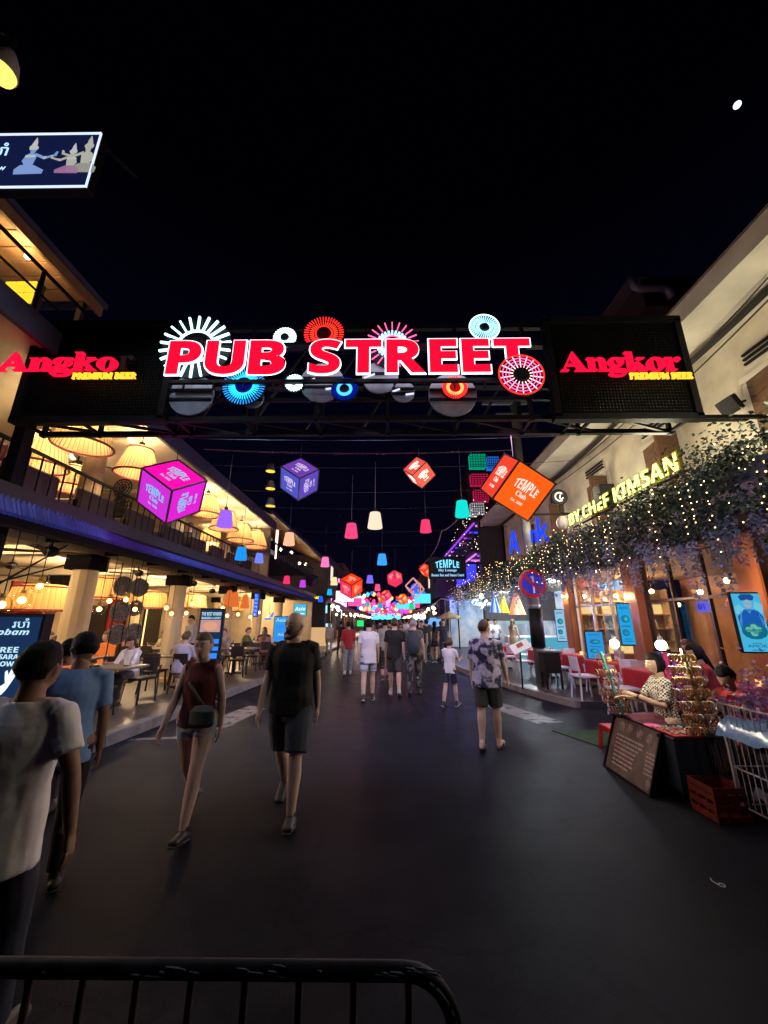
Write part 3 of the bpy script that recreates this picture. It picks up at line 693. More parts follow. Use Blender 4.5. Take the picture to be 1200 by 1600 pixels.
TB = glow('print_cyan', (.1, .55, .8), 1.2); TW = glow('print_white_warm', (1, .72, .62), 1.3); TP = glow('print_lilac', (.75, .6, .85), 1.1)
lantern_cube('big magenta lantern cube with blue lettering by the balcony', 269, 767, 6.2, .68, [mg[3], mg[1], mg[2], mg[3]], TB, -45, 35, -2, 1.2, power=9, pc=(1, .1, .7))
pu = [glow('cube_violet', (.115, .07, .5), 1), glow('cube_indigo', (.085, .095, .55), 1), glow('cube_purple', (.16, .05, .42), 1)]
lantern_cube('purple lantern cube hanging under the pink tinsel garland', 468, 748, 8.3, .6, [pu[1], pu[0], pu[2], pu[1]], TP, -45, 35, 0, .5, power=40, pc=(.45, .3, 1))
co = [glow('cube_coral', (1, .12, .07), 1.2), glow('cube_coral_dim', (.75, .06, .05), 1.1), glow('cube_coral_mid', (.85, .09, .08), 1.1)]
lantern_cube('coral lantern cube hanging tilted under the tinsel garland', 655, 738, 8.3, .44, co, glow('print_hot_white', (1, .85, .65), 3.2), 14, 34, 34, .35, power=34, pc=(1, .4, .4))
orr = [glow('cube_orange', (1, .115, .008), 1.1), glow('cube_vermilion', (.9, .06, .03), 1.05), glow('cube_vermilion2', (.9, .05, .02), 1)]
lantern_cube('largest orange lantern cube standing on its edge by the round bracket sign', 806, 760, 5.6, .66, [orr[0], orr[1], orr[2], orr[1]], TW, 24, 0, -40, .5, power=16, pc=(1, .4, .12))
rd = [glow('cube_pink_red', (.95, .03, .12), 1.1), glow('cube_red', (1, .06, .02), 1.1), glow('cube_red_top', (.95, .045, .008), 1.1)]
lantern_cube('red lantern cube with a pink side above the crowd', 549, 915, 14.5, .58, [rd[0], rd[1], rd[2], rd[0]], glow('print_peach', (1, .45, .3), 1.2), -45, 35, 2, 1.0, power=60, pc=(1, .25, .35))
lantern_cube('pinkish-red lantern cube high over the crowd', 617, 904, 17, .46, [rd[0], glow('cube_rose', (.9, .05, .12), 1), rd[0]], glow('print_peach', (1, .45, .3), 1.2), -45, -35, 5, 1, power=70, pc=(1, .25, .5))
lantern_cube('small pinkish-red lantern cube just below its bigger twin', 603, 930, 22, .4, [rd[0], rd[1], rd[2]], glow('print_peach', (1, .45, .3), 1.2), 30, 20, 30, 1.2)
oc = [glow('cube_amber', (1, .16, .006), 1.15), glow('cube_amber2', (1, .1, .01), 1.1)]
lantern_cube('small amber lantern cube beside the wire lantern', 629, 936, 21, .38, oc, TW, 35, 25, 35, 1.2)
lantern_cube('small amber lantern cube beside the small pinkish-red cube', 597, 935, 24, .38, oc, TW, 30, 10, 15, 1.2)
lantern_cube('small red lantern cube beside the black TEMPLE signboard', 665, 891, 18.5, .4, [rd[1], rd[0], rd[1]], glow('print_peach', (1, .45, .3), 1.2), 20, 40, 30, 1.2)
lantern_cube('dark unlit lantern cube on the restaurant side', 488, 907, 19.5, .4, [mat('unlit_cube', (.03, .02, .06), .3)], mat('unlit_print', (.1, .08, .12), .5), -45, 35, 4, 1.2)
# open wire cube
p = at(648, 918, Y=19); t = thing('wire_lantern', 'open cube-shaped lantern of pale pink tubes beside the amber cube', 'lantern', p, rot=(rad(38), rad(30), rad(40)))
g = MB(); h = .27
for a in (-1, 1):
    for b in (-1, 1):
        g.box((0, a * h, b * h), (2 * h, .05, .05)); g.box((a * h, 0, b * h), (.05, 2 * h, .05)); g.box((a * h, b * h, 0), (.05, .05, 2 * h))
g.build('frame', glow('tube_rose', (.75, .3, .35), 1), t); MB().box((0, 0, 0), (.25, .25, .25)).build('core', glow('core_blue', (.05, .12, .9), 1.2), t)

# ================================================================ bell-shaped hanging lamps
def bell(label, px, py, hpx, col, Y=None, cord=1.2, s=1.15, group='bell lamps hung over the street', hh=.34):
    Y = Y or hh * 600 / hpx * 1.0
    p = at(px, py, Y=Y); t = thing('hanging_lamp', label, 'lamp', p, group=group)
    MB().lathe([(hh * .3, hh * .5), (hh * .33, hh * .46), (hh * .46, -hh * .44), (hh * .45, -hh * .5), (hh * .35, -hh * .5)], 14).build('shade', glow('bell_%02x%02x%02x' % tuple(int(c * 255) for c in lin(col)), col, s), t, True)
    MB().lathe([(0, hh * .72), (hh * .1, hh * .7), (hh * .12, hh * .58), (hh * .3, hh * .53), (hh * .31, hh * .49)], 12).build('cap', BLACK, t, True)
    MB().tube([(0, 0, hh * .68), (0, 0, hh * .68 + cord)], .006, 5).build('cord', WIRE, t)
    return t
bell('violet bell lamp in front of the balcony lampshades', 352, 811, 27, '9A62F0')
bell('azure bell lamp below the violet one by the balcony', 377, 865, 20, '1E90F0')
bell('periwinkle bell lamp beside the azure one', 405, 872, 15, '6A82F4')
bell('peach bell lamp at the end of the balcony roof', 452, 842, 20, 'FFB08A', s=1.3)
bell('rose-pink bell lamp on a white rod in mid street', 549, 829, 23, 'F0447A', s=1.2)
bell('cream bell lamp, biggest in mid street', 586, 813, 26, 'FFE4C8', cord=1.1, s=1.1)
bell('deep pink bell lamp under the coral cube', 665, 822, 20, 'F23C6E')
bell('turquoise bell lamp nearest the shuttered building', 722, 795, 26, '12DCD0')
bell('pink bell lamp over the middle of the street', 508, 878, 15, 'FF7AC0')
bell('sky-blue bell lamp over the middle of the street', 597, 874, 17, '3AA0F8')
bell('pale yellow bell lamp beside the red cube', 522, 908, 12, 'FFE0A0')
bell('lavender bell lamp between the red cubes', 578, 905, 12, '7A6AF0')
bell('small pink bell lamp under the lavender one', 590, 918, 10, 'F0508A')
bell('red-pink bell lamp by the far balcony', 448, 906, 12, 'F03068')
bell('small magenta bell lamp beside the unlit cube', 473, 912, 11, 'C040E0')
bell('tiny cyan bell lamp in front of the red lips', 515, 925, 9, '20B0E0')
bell('tiny blue bell lamp left of the red lips', 501, 936, 9, '2060F0')
bell('tiny green bell lamp near the far cyan banner', 643, 947, 8, '20D070')
bell('tiny teal bell lamp low over the far crowd', 594, 946, 8, '20A0C0')
bell('tiny emerald bell lamp over the far crowd', 575, 945, 6, '20C090')
# three grey shades in a vertical string
for k, (py, w_) in enumerate(((731, 'topmost'), (758, 'middle'), (785, 'lowest'))):
    p = at(423, py, Y=13); t = thing('tin_lamp', 'grey tin lamp lit yellow inside, %s of a string of three' % w_, 'lamp', p, group='tin lamps in a vertical string')
    hh = .3; MB().lathe([(.05, hh * .5), (.1, hh * .48), (.17, -hh * .45)], 14).build('shade', mat('tin', (.3, .3, .42), .5, .3), t, True)
    MB().lathe([(.165, -hh * .46), (.14, -hh * .46), (.11, -hh * .5), (0.01, -hh * .52)], 14).build('diffuser', glow('tin_yellow', (1, .62, .06), 1.4), t, True)
    MB().tube([(0, 0, hh * .5), (0, 0, .62)], .006, 5).build('cord', WIRE, t)

# ================================================================ cables over the street
def cable(label, pts, r=.008, m_=None, sag=.15, name='cable'):
    out = []
    for a, b in zip(pts, pts[1:]):
        a, b = V(a), V(b); n = 10
        for i in range(n): u = i / n; out.append(a.lerp(b, u) - V((0, 0, sag * 4 * u * (1 - u))))
    out.append(V(pts[-1])); return tag(MB().tube(out, r, 5).build(name, m_ or WIRE), label, 'cable')
gl = thing('tinsel_garland', 'pink tinsel garland strung right across the street', 'garland')
m = MB(); A, B = at(318, 702, Y=8.3), at(800, 703, Y=8.3); R.seed(3)
m.tube([A.lerp(B, i / 20) - V((0, 0, .1 * 4 * (i / 20) * (1 - i / 20))) for i in range(21)], .012, 5); m.build('cord', WIRE, gl)
m = MB()
for i in range(1500):
    u = R.random(); c = A.lerp(B, u) - V((0, 0, .4 * u * (1 - u))); d = V((R.uniform(-1, 1), R.uniform(-1, 1), R.uniform(-1, 1))).normalized() * R.uniform(.015, .05); e = d.orthogonal().normalized() * .004
    m.quad(c - e, c + e, c + d)
tag(m.build('tinsel', mat('pink_tinsel', (.5, .12, .3), .25, .6), gl), kind='stuff')
k_ = 0
for (y, z, lb) in ((9.2, 5.6, 'cable holding the cream bell lamp'), (10.6, 5.4, 'cable holding the rose-pink bell lamp'), (13, 5.6, 'cable above the string of tin lamps'), (15, 5.2, 'cable holding the peach bell lamp'), (19, 5.4, 'cable above the small red cubes'), (6.2, 4.9, 'cable holding the big magenta cube')):
    cable('thin black ' + lb, [(-4.9, y, z), (4.9, y + .3, z + .2)], .007)
cable('thick black cable bundle running under the white eaves', [(5.3, .5, 6.2), (5.28, 4, 6.15), (5.28, 8, 6.1), (5.28, 13, 6.12), (5.28, 18.3, 6.05)], .055, sag=.1)
cable('thin cable sagging in front of the cream wall', [(5.0, .5, 6.5), (5.2, 5.6, 5.75), (5.3, 12, 5.85)], .012, sag=.1)
cable('thin upper cable in front of the cream wall', [(4.9, .5, 6.75), (5.15, 5.6, 5.95), (5.3, 12, 6.0)], .012, sag=.1)
cable('faint cable crossing high above the gantry', [(-6, 9, 9.2), (6, 9, 9.4)], .012, sag=.5)
cable('grey cable drooping from the utility pole to the far lamps', [at(724, 800, Y=12), at(690, 830, Y=14), at(678, 862, Y=17), at(655, 885, Y=22)], .02, GREY, sag=.1)
cable('long sagging cable over the purple terrace', [at(745, 905, Y=17), at(690, 935, Y=26), at(640, 952, Y=45)], .03, GREY, sag=.4)
# ================================================================ left restaurant: lamps, fans, furniture
SHADE = shade_mat('pleated_cream_cloth', (.5, .34, .18), (1, .55, .2), .035)
SHADEO = shade_mat('pleated_amber_cloth', (.62, .36, .14), (1, .42, .08), .09)
RIB = mat('shade_rib', (.05, .02, .015), .7); TRIM = mat('red_trim', (.16, .012, .014), .6)
def big_shade(label, loc, rt, rb, h, mt, power, grp, cone=False):
    t = thing('pleated_lamp', label, 'lamp', loc, group=grp); n = 72
    vs = []
    for z, r in ((h / 2, rt), (-h / 2, rb)):
        for j in range(n): k = 1 if j % 2 else .975; vs.append((r * k * cos(2 * pi * j / n), r * k * sin(2 * pi * j / n), z))
    m = MB(); m.add(vs, [(n + j, n + (j + 1) % n, (j + 1) % n, j) for j in range(n)]); m.build('shade', mt, t)
    m = MB()
    for j in range(0, n, 2):
        a = 2 * pi * j / n; m.bar((rt * .972 * cos(a), rt * .972 * sin(a), h / 2), (rb * .972 * cos(a), rb * .972 * sin(a), -h / 2), .005, .012)
    m.build('pleat_ribs', RIB, t)
    m = MB(); m.tube([(rb * 1.005 * cos(2 * pi * j / 32), rb * 1.005 * sin(2 * pi * j / 32), -h / 2) for j in range(33)], .02, 6, cap=False); m.build('trim', TRIM, t); m = MB(); m.tube([(rt * 1.005 * cos(2 * pi * j / 32), rt * 1.005 * sin(2 * pi * j / 32), h / 2) for j in range(33)], .018, 6, cap=False); m.build('trim', TRIM, t)
    m = MB(); m.lathe([(rt * .98, h / 2 - .01), (rt * .62, h / 2 + .07)], 24); m.build('top_cover', mt, t, True)
    m = MB(); m.tube([(0, 0, h / 2), (0, 0, h / 2 + .34)], .012, 6); m.lathe([(.07, h / 2 + .1), (.05, h / 2 + .17), (.01, h / 2 + .19)], 12); m.build('stem', BLACK, t)
    MB().ball((0, 0, -.02), .06, 10, 8).build('bulb', glow('warm_bulb', (1, .78, .45), 8), t, True)
    point('bulb_light', t, (0, 0, -h * .12), power, (1, .66, .32), .07); point('uplight', t, (0, 0, h / 2 + .09), 105 if rt < .55 else 80, (1, .7, .38), .08)
    return t
G1 = 'pleated lampshades upstairs'
def up(px, py, X, Z=None, **k): return at(px, py, X=X)
ups = [('biggest pleated lampshade, hanging at the balcony front behind the gantry', (135, 674), -5.3, .26, .45, .56),
       ('pleated lampshade behind the balcony guest', (66, 706), -6.2, .28, .43, .56),
       ('pleated lampshade between the balcony guest and the magenta cube', (217, 722), -5.3, .24, .42, .56),
       ('low pleated lampshade seen through the balcony bars', (115, 748), -7.4, .28, .46, .5),
       ('pleated lampshade just beside the magenta cube', (323, 790), -5.4, .24, .43, .56),
       ('pleated lampshade behind the violet bell lamp', (351, 813), -5.4, .25, .46, .58),
       ('pleated lampshade third from the far end of the balcony', (376, 832), -5.4, .27, .48, .6),
       ('pleated lampshade nearest the far end of the balcony', (399, 843), -5.4, .28, .5, .62),
       ('pleated lampshade deep inside the upper floor', (330, 838), -7.4, .3, .5, .6)]
for lb, (px, py), X, rt, rb, h in ups: big_shade(lb, at(px, py, X=X), rt, rb, h, SHADE, 70, G1)
G2 = 'amber lampshades on the ground floor'
for lb, (px, py), X in (('amber lampshade left of the first stone column', (68, 936), -8.6), ('amber lampshade right of the first stone column', (155, 920), -8.6), ('amber lampshade behind the screen of discs', (228, 938), -8.8), ('amber lampshade beyond the second stone column', (296, 940), -8.6), ('amber lampshade farthest down the dining room', (360, 947), -8.8)):
    p = at(px, py, X=X); p.z = min(p.z, 2.75); big_shade(lb, p, .62, .74, .55, SHADEO, 60, G2)
# added ceiling panels, standing in for the general glow of the room
PNL = glow('flush_panel', (1, .8, .55), 4)
for k, (x, y, z) in enumerate(((-7.6, 3.0, 3.13), (-7.6, 6.0, 3.13), (-7.6, 9.4, 3.13), (-7.6, 13, 3.13), (-7.6, 16.4, 3.13), (-7.6, 20, 3.13), (-7.6, 23.4, 3.13))):
    t = thing('fill_panel', 'flat white ceiling light, %s along the ground-floor ceiling' % ['nearest', 'second', 'third', 'fourth', 'fifth', 'sixth', 'farthest'][k], 'ceiling light', (x, y, z), group='flush ceiling lights')
    MB().box((0, 0, 0), (.3, .55, .02)).build('frame', WHITEP, t); MB().box((0, 0, -.014), (.26, .5, .01)).build('diffuser', PNL, t)
    point('panel_light', t, (0, 0, -.08), 300, (1, .72, .42), .15)
# ceiling fans
def fan(label, loc, dr=.35, grp='ceiling fans'):
    t = thing('ceiling_fan', label, 'fan', loc, group=grp)
    MB().tube([(0, 0, 0), (0, 0, -dr)], .015, 6).build('rod', BLACK, t); MB().lathe([(.03, -dr + .05), (.1, -dr + .02), (.12, -dr - .06), (.06, -dr - .12), (.01, -dr - .13)], 14).build('motor', BLACK, t, True)
    for k in range(4):
        b = MB(); a = k * pi / 2 + .4; M = Matrix.Rotation(a, 4, 'Z') @ Matrix.Translation((0, 0, -dr - .05)) @ Matrix.Rotation(rad(10), 4, 'X')
        b.prism([(.1, -.03), (.25, -.06), (.68, -.07), (.7, 0), (.68, .06), (.25, .05), (.1, .03)], .012, M=M); b.build('blade', DARKW, t)
for k, (px, py, X, Z) in enumerate(((80, 858, -5.6, 3.0), (158, 878, -7.2, 3.1), (218, 890, -6.9, 3.1), (303, 910, -6.6, 3.1), (332, 922, -6.9, 3.1), (28, 845, -9, 3.1))):
    p = at(px, py, X=X); fan('black ceiling fan ' + ['in front of the first stone column', 'behind the first stone column', 'over the screen of discs', 'in front of the third column', 'far along the dining room', 'deepest in the room over the LED screen'][k], (p.x, p.y, 3.13), max(.12, 3.13 - p.z))
for k, (px, py, X) in enumerate(((122, 722, -7.5), (160, 700, -8.6))):
    p = at(px, py, X=X); fan('black ceiling fan upstairs, ' + ['under the lit ceiling patch', 'near the back wall'][k], (p.x, p.y, 5.55), max(.12, 5.55 - p.z))
# globe lamps on black arms
GLOBE = glass_mat('globe_glass', (1, .95, .85), .03, .9)
def globe(label, px, py, X, r=.1, grp='glass globe lamps', power=7):
    p = at(px, py, X=X); t = thing('globe_lamp', label, 'lamp', p, group=grp)
    MB().ball((0, 0, 0), r, 18, 12).build('globe', GLOBE, t, True)
    MB().ball((0, 0, 0), r * .42, 8, 6).build('bulb', glow('filament', (1, .6, .22), 7), t, True)
    MB().tube([(0, 0, r * .95), (0, 0, max(.3, 2.93 - p.z))], .007, 5).build('rod', BLACK, t)
    MB().lathe([(.03, r * 1.25), (.035, r * .9), (.028, r * .8)], 10).build('cap', mat('brass', (.5, .32, .1), .3, 1), t, True)
    if power: point('bulb_light', t, (0, 0, 0), power, (1, .62, .28), .04)
GP = [(34, 938, 'big globe lamp above the LED screen'), (2, 945, 'globe lamp at the very edge above the LED screen'), (62, 916, 'globe lamp on the arm above the LED screen'), (155, 952, 'globe lamp lowest left of the screen of discs'), (171, 939, 'globe lamp second left of the screen of discs'), (197, 937, 'globe lamp upper right in front of the screen of discs'), (211, 952, 'globe lamp lower right in front of the screen of discs'), (260, 950, 'globe lamp on the second stone column'), (268, 959, 'globe lamp just below the one on the second column'), (300, 944, 'upper globe lamp above the burger kiosk'), (291, 958, 'lower globe lamp left of the burger kiosk'), (348, 950, 'globe lamp right of the burger kiosk'), (355, 962, 'globe lamp low right of the burger kiosk'), (372, 960, 'globe lamp under the orange cloth lamps'), (391, 964, 'globe lamp behind the blue strip sign'), (405, 957, 'upper globe lamp past the blue strip sign'), (420, 963, 'globe lamp farthest past the blue strip sign')]
for k, (px, py, lb) in enumerate(GP): globe(lb, px, py, -5.15 if k not in (7, 8, 9, 10) else -5.0, .12 if k < 2 else .1 if k < 11 else .13, power=90 if k % 2 == 0 else 0)
m = MB(); m.bar((-5.15, 5.1, 2.2), (-5.15, 6.6, 2.75), .02); m.bar((-5.15, 5.0, 2.1), (-5.3, 6.2, 2.9), .02); t = tag(m.build('lamp_arm', BLACKM), 'slanting black arm carrying the globe lamps above the LED screen', 'lamp arm')
# screen of carved discs hung on rods
t = thing('disc_screen', 'hanging screen of round carved wooden discs on black rods', 'screen', (0, 0, 0))
m = MB(); rods = [at(px, 930, X=-5.9) for px in (183, 202, 209, 225)]
for p in rods: m.tube([(p.x, p.y, .5), (p.x, p.y, 3.0)], .012, 6)
m.build('rod', BLACK, t)
CARV = mat('carved_wood', (.16, .13, .11), .6, nz=(30, .6))
for px, py, r in ((193, 916, .2), (218, 918, .2), (188, 956, .2), (184, 991, .2), (209, 988, .19), (212, 950, .16)):
    p = at(px, py, X=-5.95); g = MB(); M = Matrix.Translation(p) @ Matrix.Rotation(rad(65), 4, 'Z')
    for rr, th in ((r, .03), (r * .72, .02), (r * .45, .02)): g.tube([(rr * cos(2 * pi * j / 24), 0, rr * sin(2 * pi * j / 24)) for j in range(25)], th * .8, 5, M=M, cap=False, side=(0, 1, 0))
    for j in range(12): a = 2 * pi * j / 12; g.bar((r * .12 * cos(a), 0, r * .12 * sin(a)), (r * cos(a), 0, r * sin(a)), .016, M=M)
    g.ball((0, 0, 0), (r * .2, .02, r * .2), 10, 6, M=M); g.tube([(0, .015, 0), (0, .025, 0)], r * .96, 20, M=M, side=(1, 0, 0)); g.build('disc', CARV, t)
for k, (px, py, X, w_) in enumerate(((192, 762, -5.9, 'upper'), (189, 790, -5.7, 'lower'))):
    p = at(px, py, X=X); t = thing('round_fan', 'round standing fan by the balcony bars, the %s one' % w_, 'fan', p); g = MB()
    for rr in (.2, .14, .08): g.tube([(rr * cos(2 * pi * j / 24), 0, rr * sin(2 * pi * j / 24)) for j in range(25)], .014, 5, cap=False, side=(0, 1, 0))
    for j in range(10): a = 2 * pi * j / 10; g.bar((0, 0, 0), (.2 * cos(a), 0, .2 * sin(a)), .012)
    g.build('guard', BLACK, t); MB().tube([(0, .03, 0), (0, .05, -.1), (0, .05, 3.3 - p.z)], .018, 6).build('stand', BLACK, t)
# hanging orange cloth lamps
for k, (px, py) in enumerate(((358, 935), (367, 937), (383, 940))):
    p = at(px, py, X=-5.6); t = thing('cloth_lamp', 'orange cloth lamp, %s of three past the burger kiosk' % ['leftmost', 'middle', 'rightmost'][k], 'lamp', p, group='orange cloth lamps')
    MB().lathe([(.06, .28), (.1, .2), (.17, -.2), (.16, -.26)], 12).build('shade', glow('cloth_orange', (.75, .16, .03), 1), t, True); MB().tube([(0, 0, .28), (0, 0, 3.0 - p.z)], .006, 5).build('cord', WIRE, t)
# ---- furniture
CH = mat('dark_chair_wood', (.018, .014, .014), .45); TT = mat('table_top_wood', (.22, .17, .13), .35, nz=(3, .3), aniso=(1, 6, 1))
def make_chair(label, mt, name='dining_chair', grp=None):
    t = thing(name, label, 'chair', group=grp)
    MB().box((0, 0, .45), (.44, .44, .045), b=.012).build('seat', mt, t)
    g = MB(); n = 8; vs = []
    for i in range(n + 1):
        a = (i / n - .5) * 1.3; vs += [(sin(a) * .3, -.24 + (1 - cos(a)) * .25, .56), (sin(a) * .3, -.27 + (1 - cos(a)) * .25, .84), (sin(a) * .28, -.21 + (1 - cos(a)) * .25, .56), (sin(a) * .28, -.24 + (1 - cos(a)) * .25, .84)]
    g.add(vs, [q for i in range(n) for q in ((4 * i, 4 * i + 4, 4 * i + 5, 4 * i + 1), (4 * i + 2, 4 * i + 3, 4 * i + 7, 4 * i + 6), (4 * i + 1, 4 * i + 5, 4 * i + 7, 4 * i + 3), (4 * i, 4 * i + 2, 4 * i + 6, 4 * i + 4))] + [(0, 1, 3, 2), (4 * n, 4 * n + 2, 4 * n + 3, 4 * n + 1)]); g.build('backrest', mt, t)
    for sx in (-1, 1):
        for sy in (-1, 1): MB().bar((sx * .18, sy * .18, .44), (sx * .21, sy * .22, 0), .028).build('leg', mt, t)
        MB().bar((sx * .19, -.2, .46), (sx * .22, -.2, .6), .03).build('back_post', mt, t)
    return t
def make_table(label, w, d, mt, grp=None, h=.74):
    t = thing('dining_table', label, 'table', group=grp)
    MB().box((0, 0, h - .02), (w, d, .04), b=.01).build('tabletop', mt, t)
    MB().box((0, 0, .38), (.09, .09, .7)).build('pedestal', CH, t)
    g = MB(); g.box((0, 0, .02), (.5, .08, .04)); g.box((0, 0, .021), (.08, .5, .04)); g.build('base', CH, t); return t
GT, GC = 'bare dining tables on the left terrace', 'dark dining chairs on the left terrace'
tabs = [(-5.3, 7.6), (-5.0, 10.0), (-4.75, 12.6), (-4.7, 15.2), (-4.7, 18.0), (-6.9, 6.2), (-7.3, 9.2), (-7.4, 12.6), (-7.3, 16)]
tn = ['nearest the white-shirted diner', 'in front of the second stone column', 'just before the burger kiosk', 'just past the burger kiosk', 'far along the kerb', 'beside the LED screen', 'behind the screen of discs', 'deep in the room past the second column', 'deepest in the dining room']
T0 = make_table('', 1.3, .75, TT); C0 = make_chair('', CH)
f1 = f2 = True
for i, (x, y) in enumerate(tabs):
    lb = 'wooden dining table ' + tn[i]
    o = T0 if f1 else dup(T0); f1 = False; o.location = (x, y, .15); tag(o, lb, group=GT)
    for j, (dx, dy, rz, w_) in enumerate(((.35, -.62, 0, 'near street side'), (-.35, -.62, 0, 'near wall side'), (.35, .62, pi, 'far street side'), (-.35, .62, pi, 'far wall side'))):
        c = C0 if f2 else dup(C0); f2 = False; c.location = (x + dx, y + dy + R.uniform(-.05, .05), .15); c.rotation_euler = (0, 0, rz + R.uniform(-.25, .25)); tag(c, 'dark chair, %s of the table %s' % (w_, tn[i].replace('white-shirted diner', 'diner').replace('just ', '').replace('deep in the room ', '')), group=GC)
GP2 = glass_mat('tumbler_glass', (.9, .95, .9), .05, .8)
for i, (x, y) in enumerate(tabs):
    for k in range(3):
        dx, dy = (-.4 + .4 * k + R.uniform(-.1, .1)), R.uniform(-.22, .22); kd = ('bottle', 'tumbler', 'napkin_stand')[(k + i) % 3]
        t = thing(kd, '%s on the wooden table %s' % ({'bottle': 'green beer bottle', 'tumbler': 'clear drinking glass', 'napkin_stand': 'small white menu stand'}[kd], tn[i].replace('just ', '')), 'bottle' if kd == 'bottle' else 'glass' if kd == 'tumbler' else 'menu', (x + dx, y + dy, .89), R.uniform(-1, 1), 'things on the left tables')
        if kd == 'bottle': MB().lathe([(.03, 0), (.032, .14), (.012, .19), (.012, .24)], 10, close=True).build('glass', mat('green_bottle', (.02, .09, .03), .15), t, True); MB().lathe([(.0325, .04), (.0325, .1)], 10).build('paper_band', WHITEP, t, True)
        elif kd == 'tumbler': MB().lathe([(.028, 0), (.036, .12), (.033, .12), (.026, .01)], 12).build('glass', GP2, t, True); MB().tube([(0, 0, .01), (0, 0, .07)], .026, 10).build('drink', mat('drink_amber', (.5, .2, .03), .2), t)
        else: MB().box((0, 0, .09), (.1, .01, .17), Matrix.Rotation(.15, 4, 'X')).build('card', WHITEP, t); MB().box((0, .01, .01), (.1, .06, .02)).build('foot', CH, t)
DARKSEAT = mat('dark_red_upholstery', (.022, .008, .009), .6)
for k in range(9):
    y = 4.2 + 1.35 * k
    t = thing('banquette', 'dark upholstered seat against the balcony rail, %s from the near end' % ['first', 'second', 'third', 'fourth', 'fifth', 'sixth', 'seventh', 'eighth', 'ninth'][k], 'seat', (-5.75, y, 3.3), group='balcony seats')
    MB().box((0, 0, .25), (.5, .95, .5), b=.03).build('seat', DARKSEAT, t); MB().box((.2, 0, .5), (.12, .95, .42), b=.04).build('backrest', DARKSEAT, t)
# ---- LED screen, burger kiosk and other street signs of the left side
def kiosk(label, cat, loc, w, h, face, prints, name='led_screen', base=True, th=.16, scr=(.01, .03, .09), ss=1):
    t = thing(name, label, cat, loc); t.rotation_euler = frame((0, 0, 0), face).to_euler(); t.location = loc
    MB().box((0, 0, -th / 2), (w, h, th), b=.012).build('case', BLACKM, t)
    MB().box((0, 0, .003), (w * .93, h * .95, .006)).build('screen', glow('screen_' + label[:40].replace(' ', '_'), scr, ss), t)
    if base: MB().box((0, -h / 2 - .06, -th / 2), (w * .8, .12, th * 1.8)).build('base', BLACKM, t)
    for nm, mm, geos in prints:
        m = MB()
        for kind, a in geos:
            if kind == 't': s, x, y, ww, hh = a; m.add(*letters(s, ww * w, hh * h if hh else None, .004), M=Matrix.Translation((x * w, y * h, .007)))
            elif kind == 'r': x, y, ww, hh = a; m.box((x * w, y * h, .009), (ww * w, hh * h, .004))
            elif kind == 'p': m.prism([(x * w, y * h) for x, y in a], .003, M=Matrix.Translation((0, 0, .008)))
            elif kind == 'e': x, y, rx, ry = a; m.prism([((x + rx * cos(2 * pi * j / 16)) * w, (y + ry * sin(2 * pi * j / 16)) * h) for j in range(16)], .003, M=Matrix.Translation((0, 0, .009)))
        m.build(nm, mm, t)
    return t
PI_ = glow('led_ice', (.5, .78, 1), 1.1); PB = glow('led_blue', (.03, .2, .8), 1.3); PC = glow('led_cyan', (.03, .5, .85), 1.2); PW = glow('led_white', (.75, .88, 1), 1.3); PR = glow('led_rose', (.55, .3, .28), 1)
hand = [(-.02, -.06), (.04, -.1), (.1, -.02), (.16, .1), (.2, .2), (.17, .22), (.14, .16), (.15, .25), (.11, .26), (.08, .17), (.05, .24), (.02, .22), (.04, .12), (.06, .06), (.0, .02), (-.06, .0), (-.14, -.1), (-.1, -.14)]
q = at(57, 1010, Y=4.6) - V((.33, 0, 0))
kiosk('tall blue LED screen advertising a free dance show', 'screen', (q.x, q.y, .15 + .12 + .76), .66, 1.5, (.05, -1, 0), [('logo', PI_, [('t', ('របាំ', .14, .43, .28, .07)), ('t', (ital('robam'), .0, .365, .62, .045))]),
    ('lettering', PI_, [('t', (sans('FREE'), .0, .235, .4, .04)), ('t', (sans('APSARA'), -.02, .185, .5, .035)), ('t', (sans('SHOW'), -.02, .135, .4, .035))]), ('hand_print', PW, [('p', [(x * 1.1 + .05, y * .5 - .03) for x, y in hand])])])
point('screen_light', bpy.data.objects['led_screen'], (0, .1, .5), 30, (.2, .45, 1), .25)
q = at(328, 985, X=-4.35)
kiosk('dark kiosk advertising burgers on the left terrace', 'kiosk', (q.x, q.y, 1.25), .56, 1.5, (.12, -1, 0), [('lettering', PI_, [('t', (sans('THE BEST KHMER'), 0, .41, .84, .055)), ('t', (sans('BURGER & LUCKY'), 0, .345, .8, .035))]), ('photo', PR, [('r', (0, .22, .84, .19))]),
    ('burger', glow('led_bun', (.75, .35, .22), 1), [('e', (0, .22, .3, .07))]), ('burger', glow('led_meat', (.18, .03, .02), 1), [('r', (0, .215, .5, .03))]), ('panel', PB, [('r', (.22, -.02, .4, .07)), ('r', (.22, -.13, .4, .06)), ('r', (.2, -.24, .4, .08)), ('r', (.22, -.42, .34, .1))]), ('photo', glow('led_pale', (.35, .55, .75), 1), [('r', (-.22, .0, .38, .14)), ('r', (-.22, -.2, .36, .14))])], 'ad_kiosk', scr=(.012, .03, .075))
q = at(438, 983, X=-4.1)
kiosk('bright blue LED panel standing at the far end of the left terrace', 'screen', (q.x, q.y, q.z), .52, .95, (.1, -1, 0), [('lettering', PI_, [('t', ('Asia', 0, .35, .7, .14)), ('t', ('Asia', .1, -.2, .5, .1))]), ('panel', PB, [('r', (.05, .08, .7, .14)), ('r', (0, -.1, .6, .06)), ('r', (-.1, -.36, .6, .12))])], scr=(.03, .3, .7), ss=1.1)
q = at(469, 953, X=-4.1)
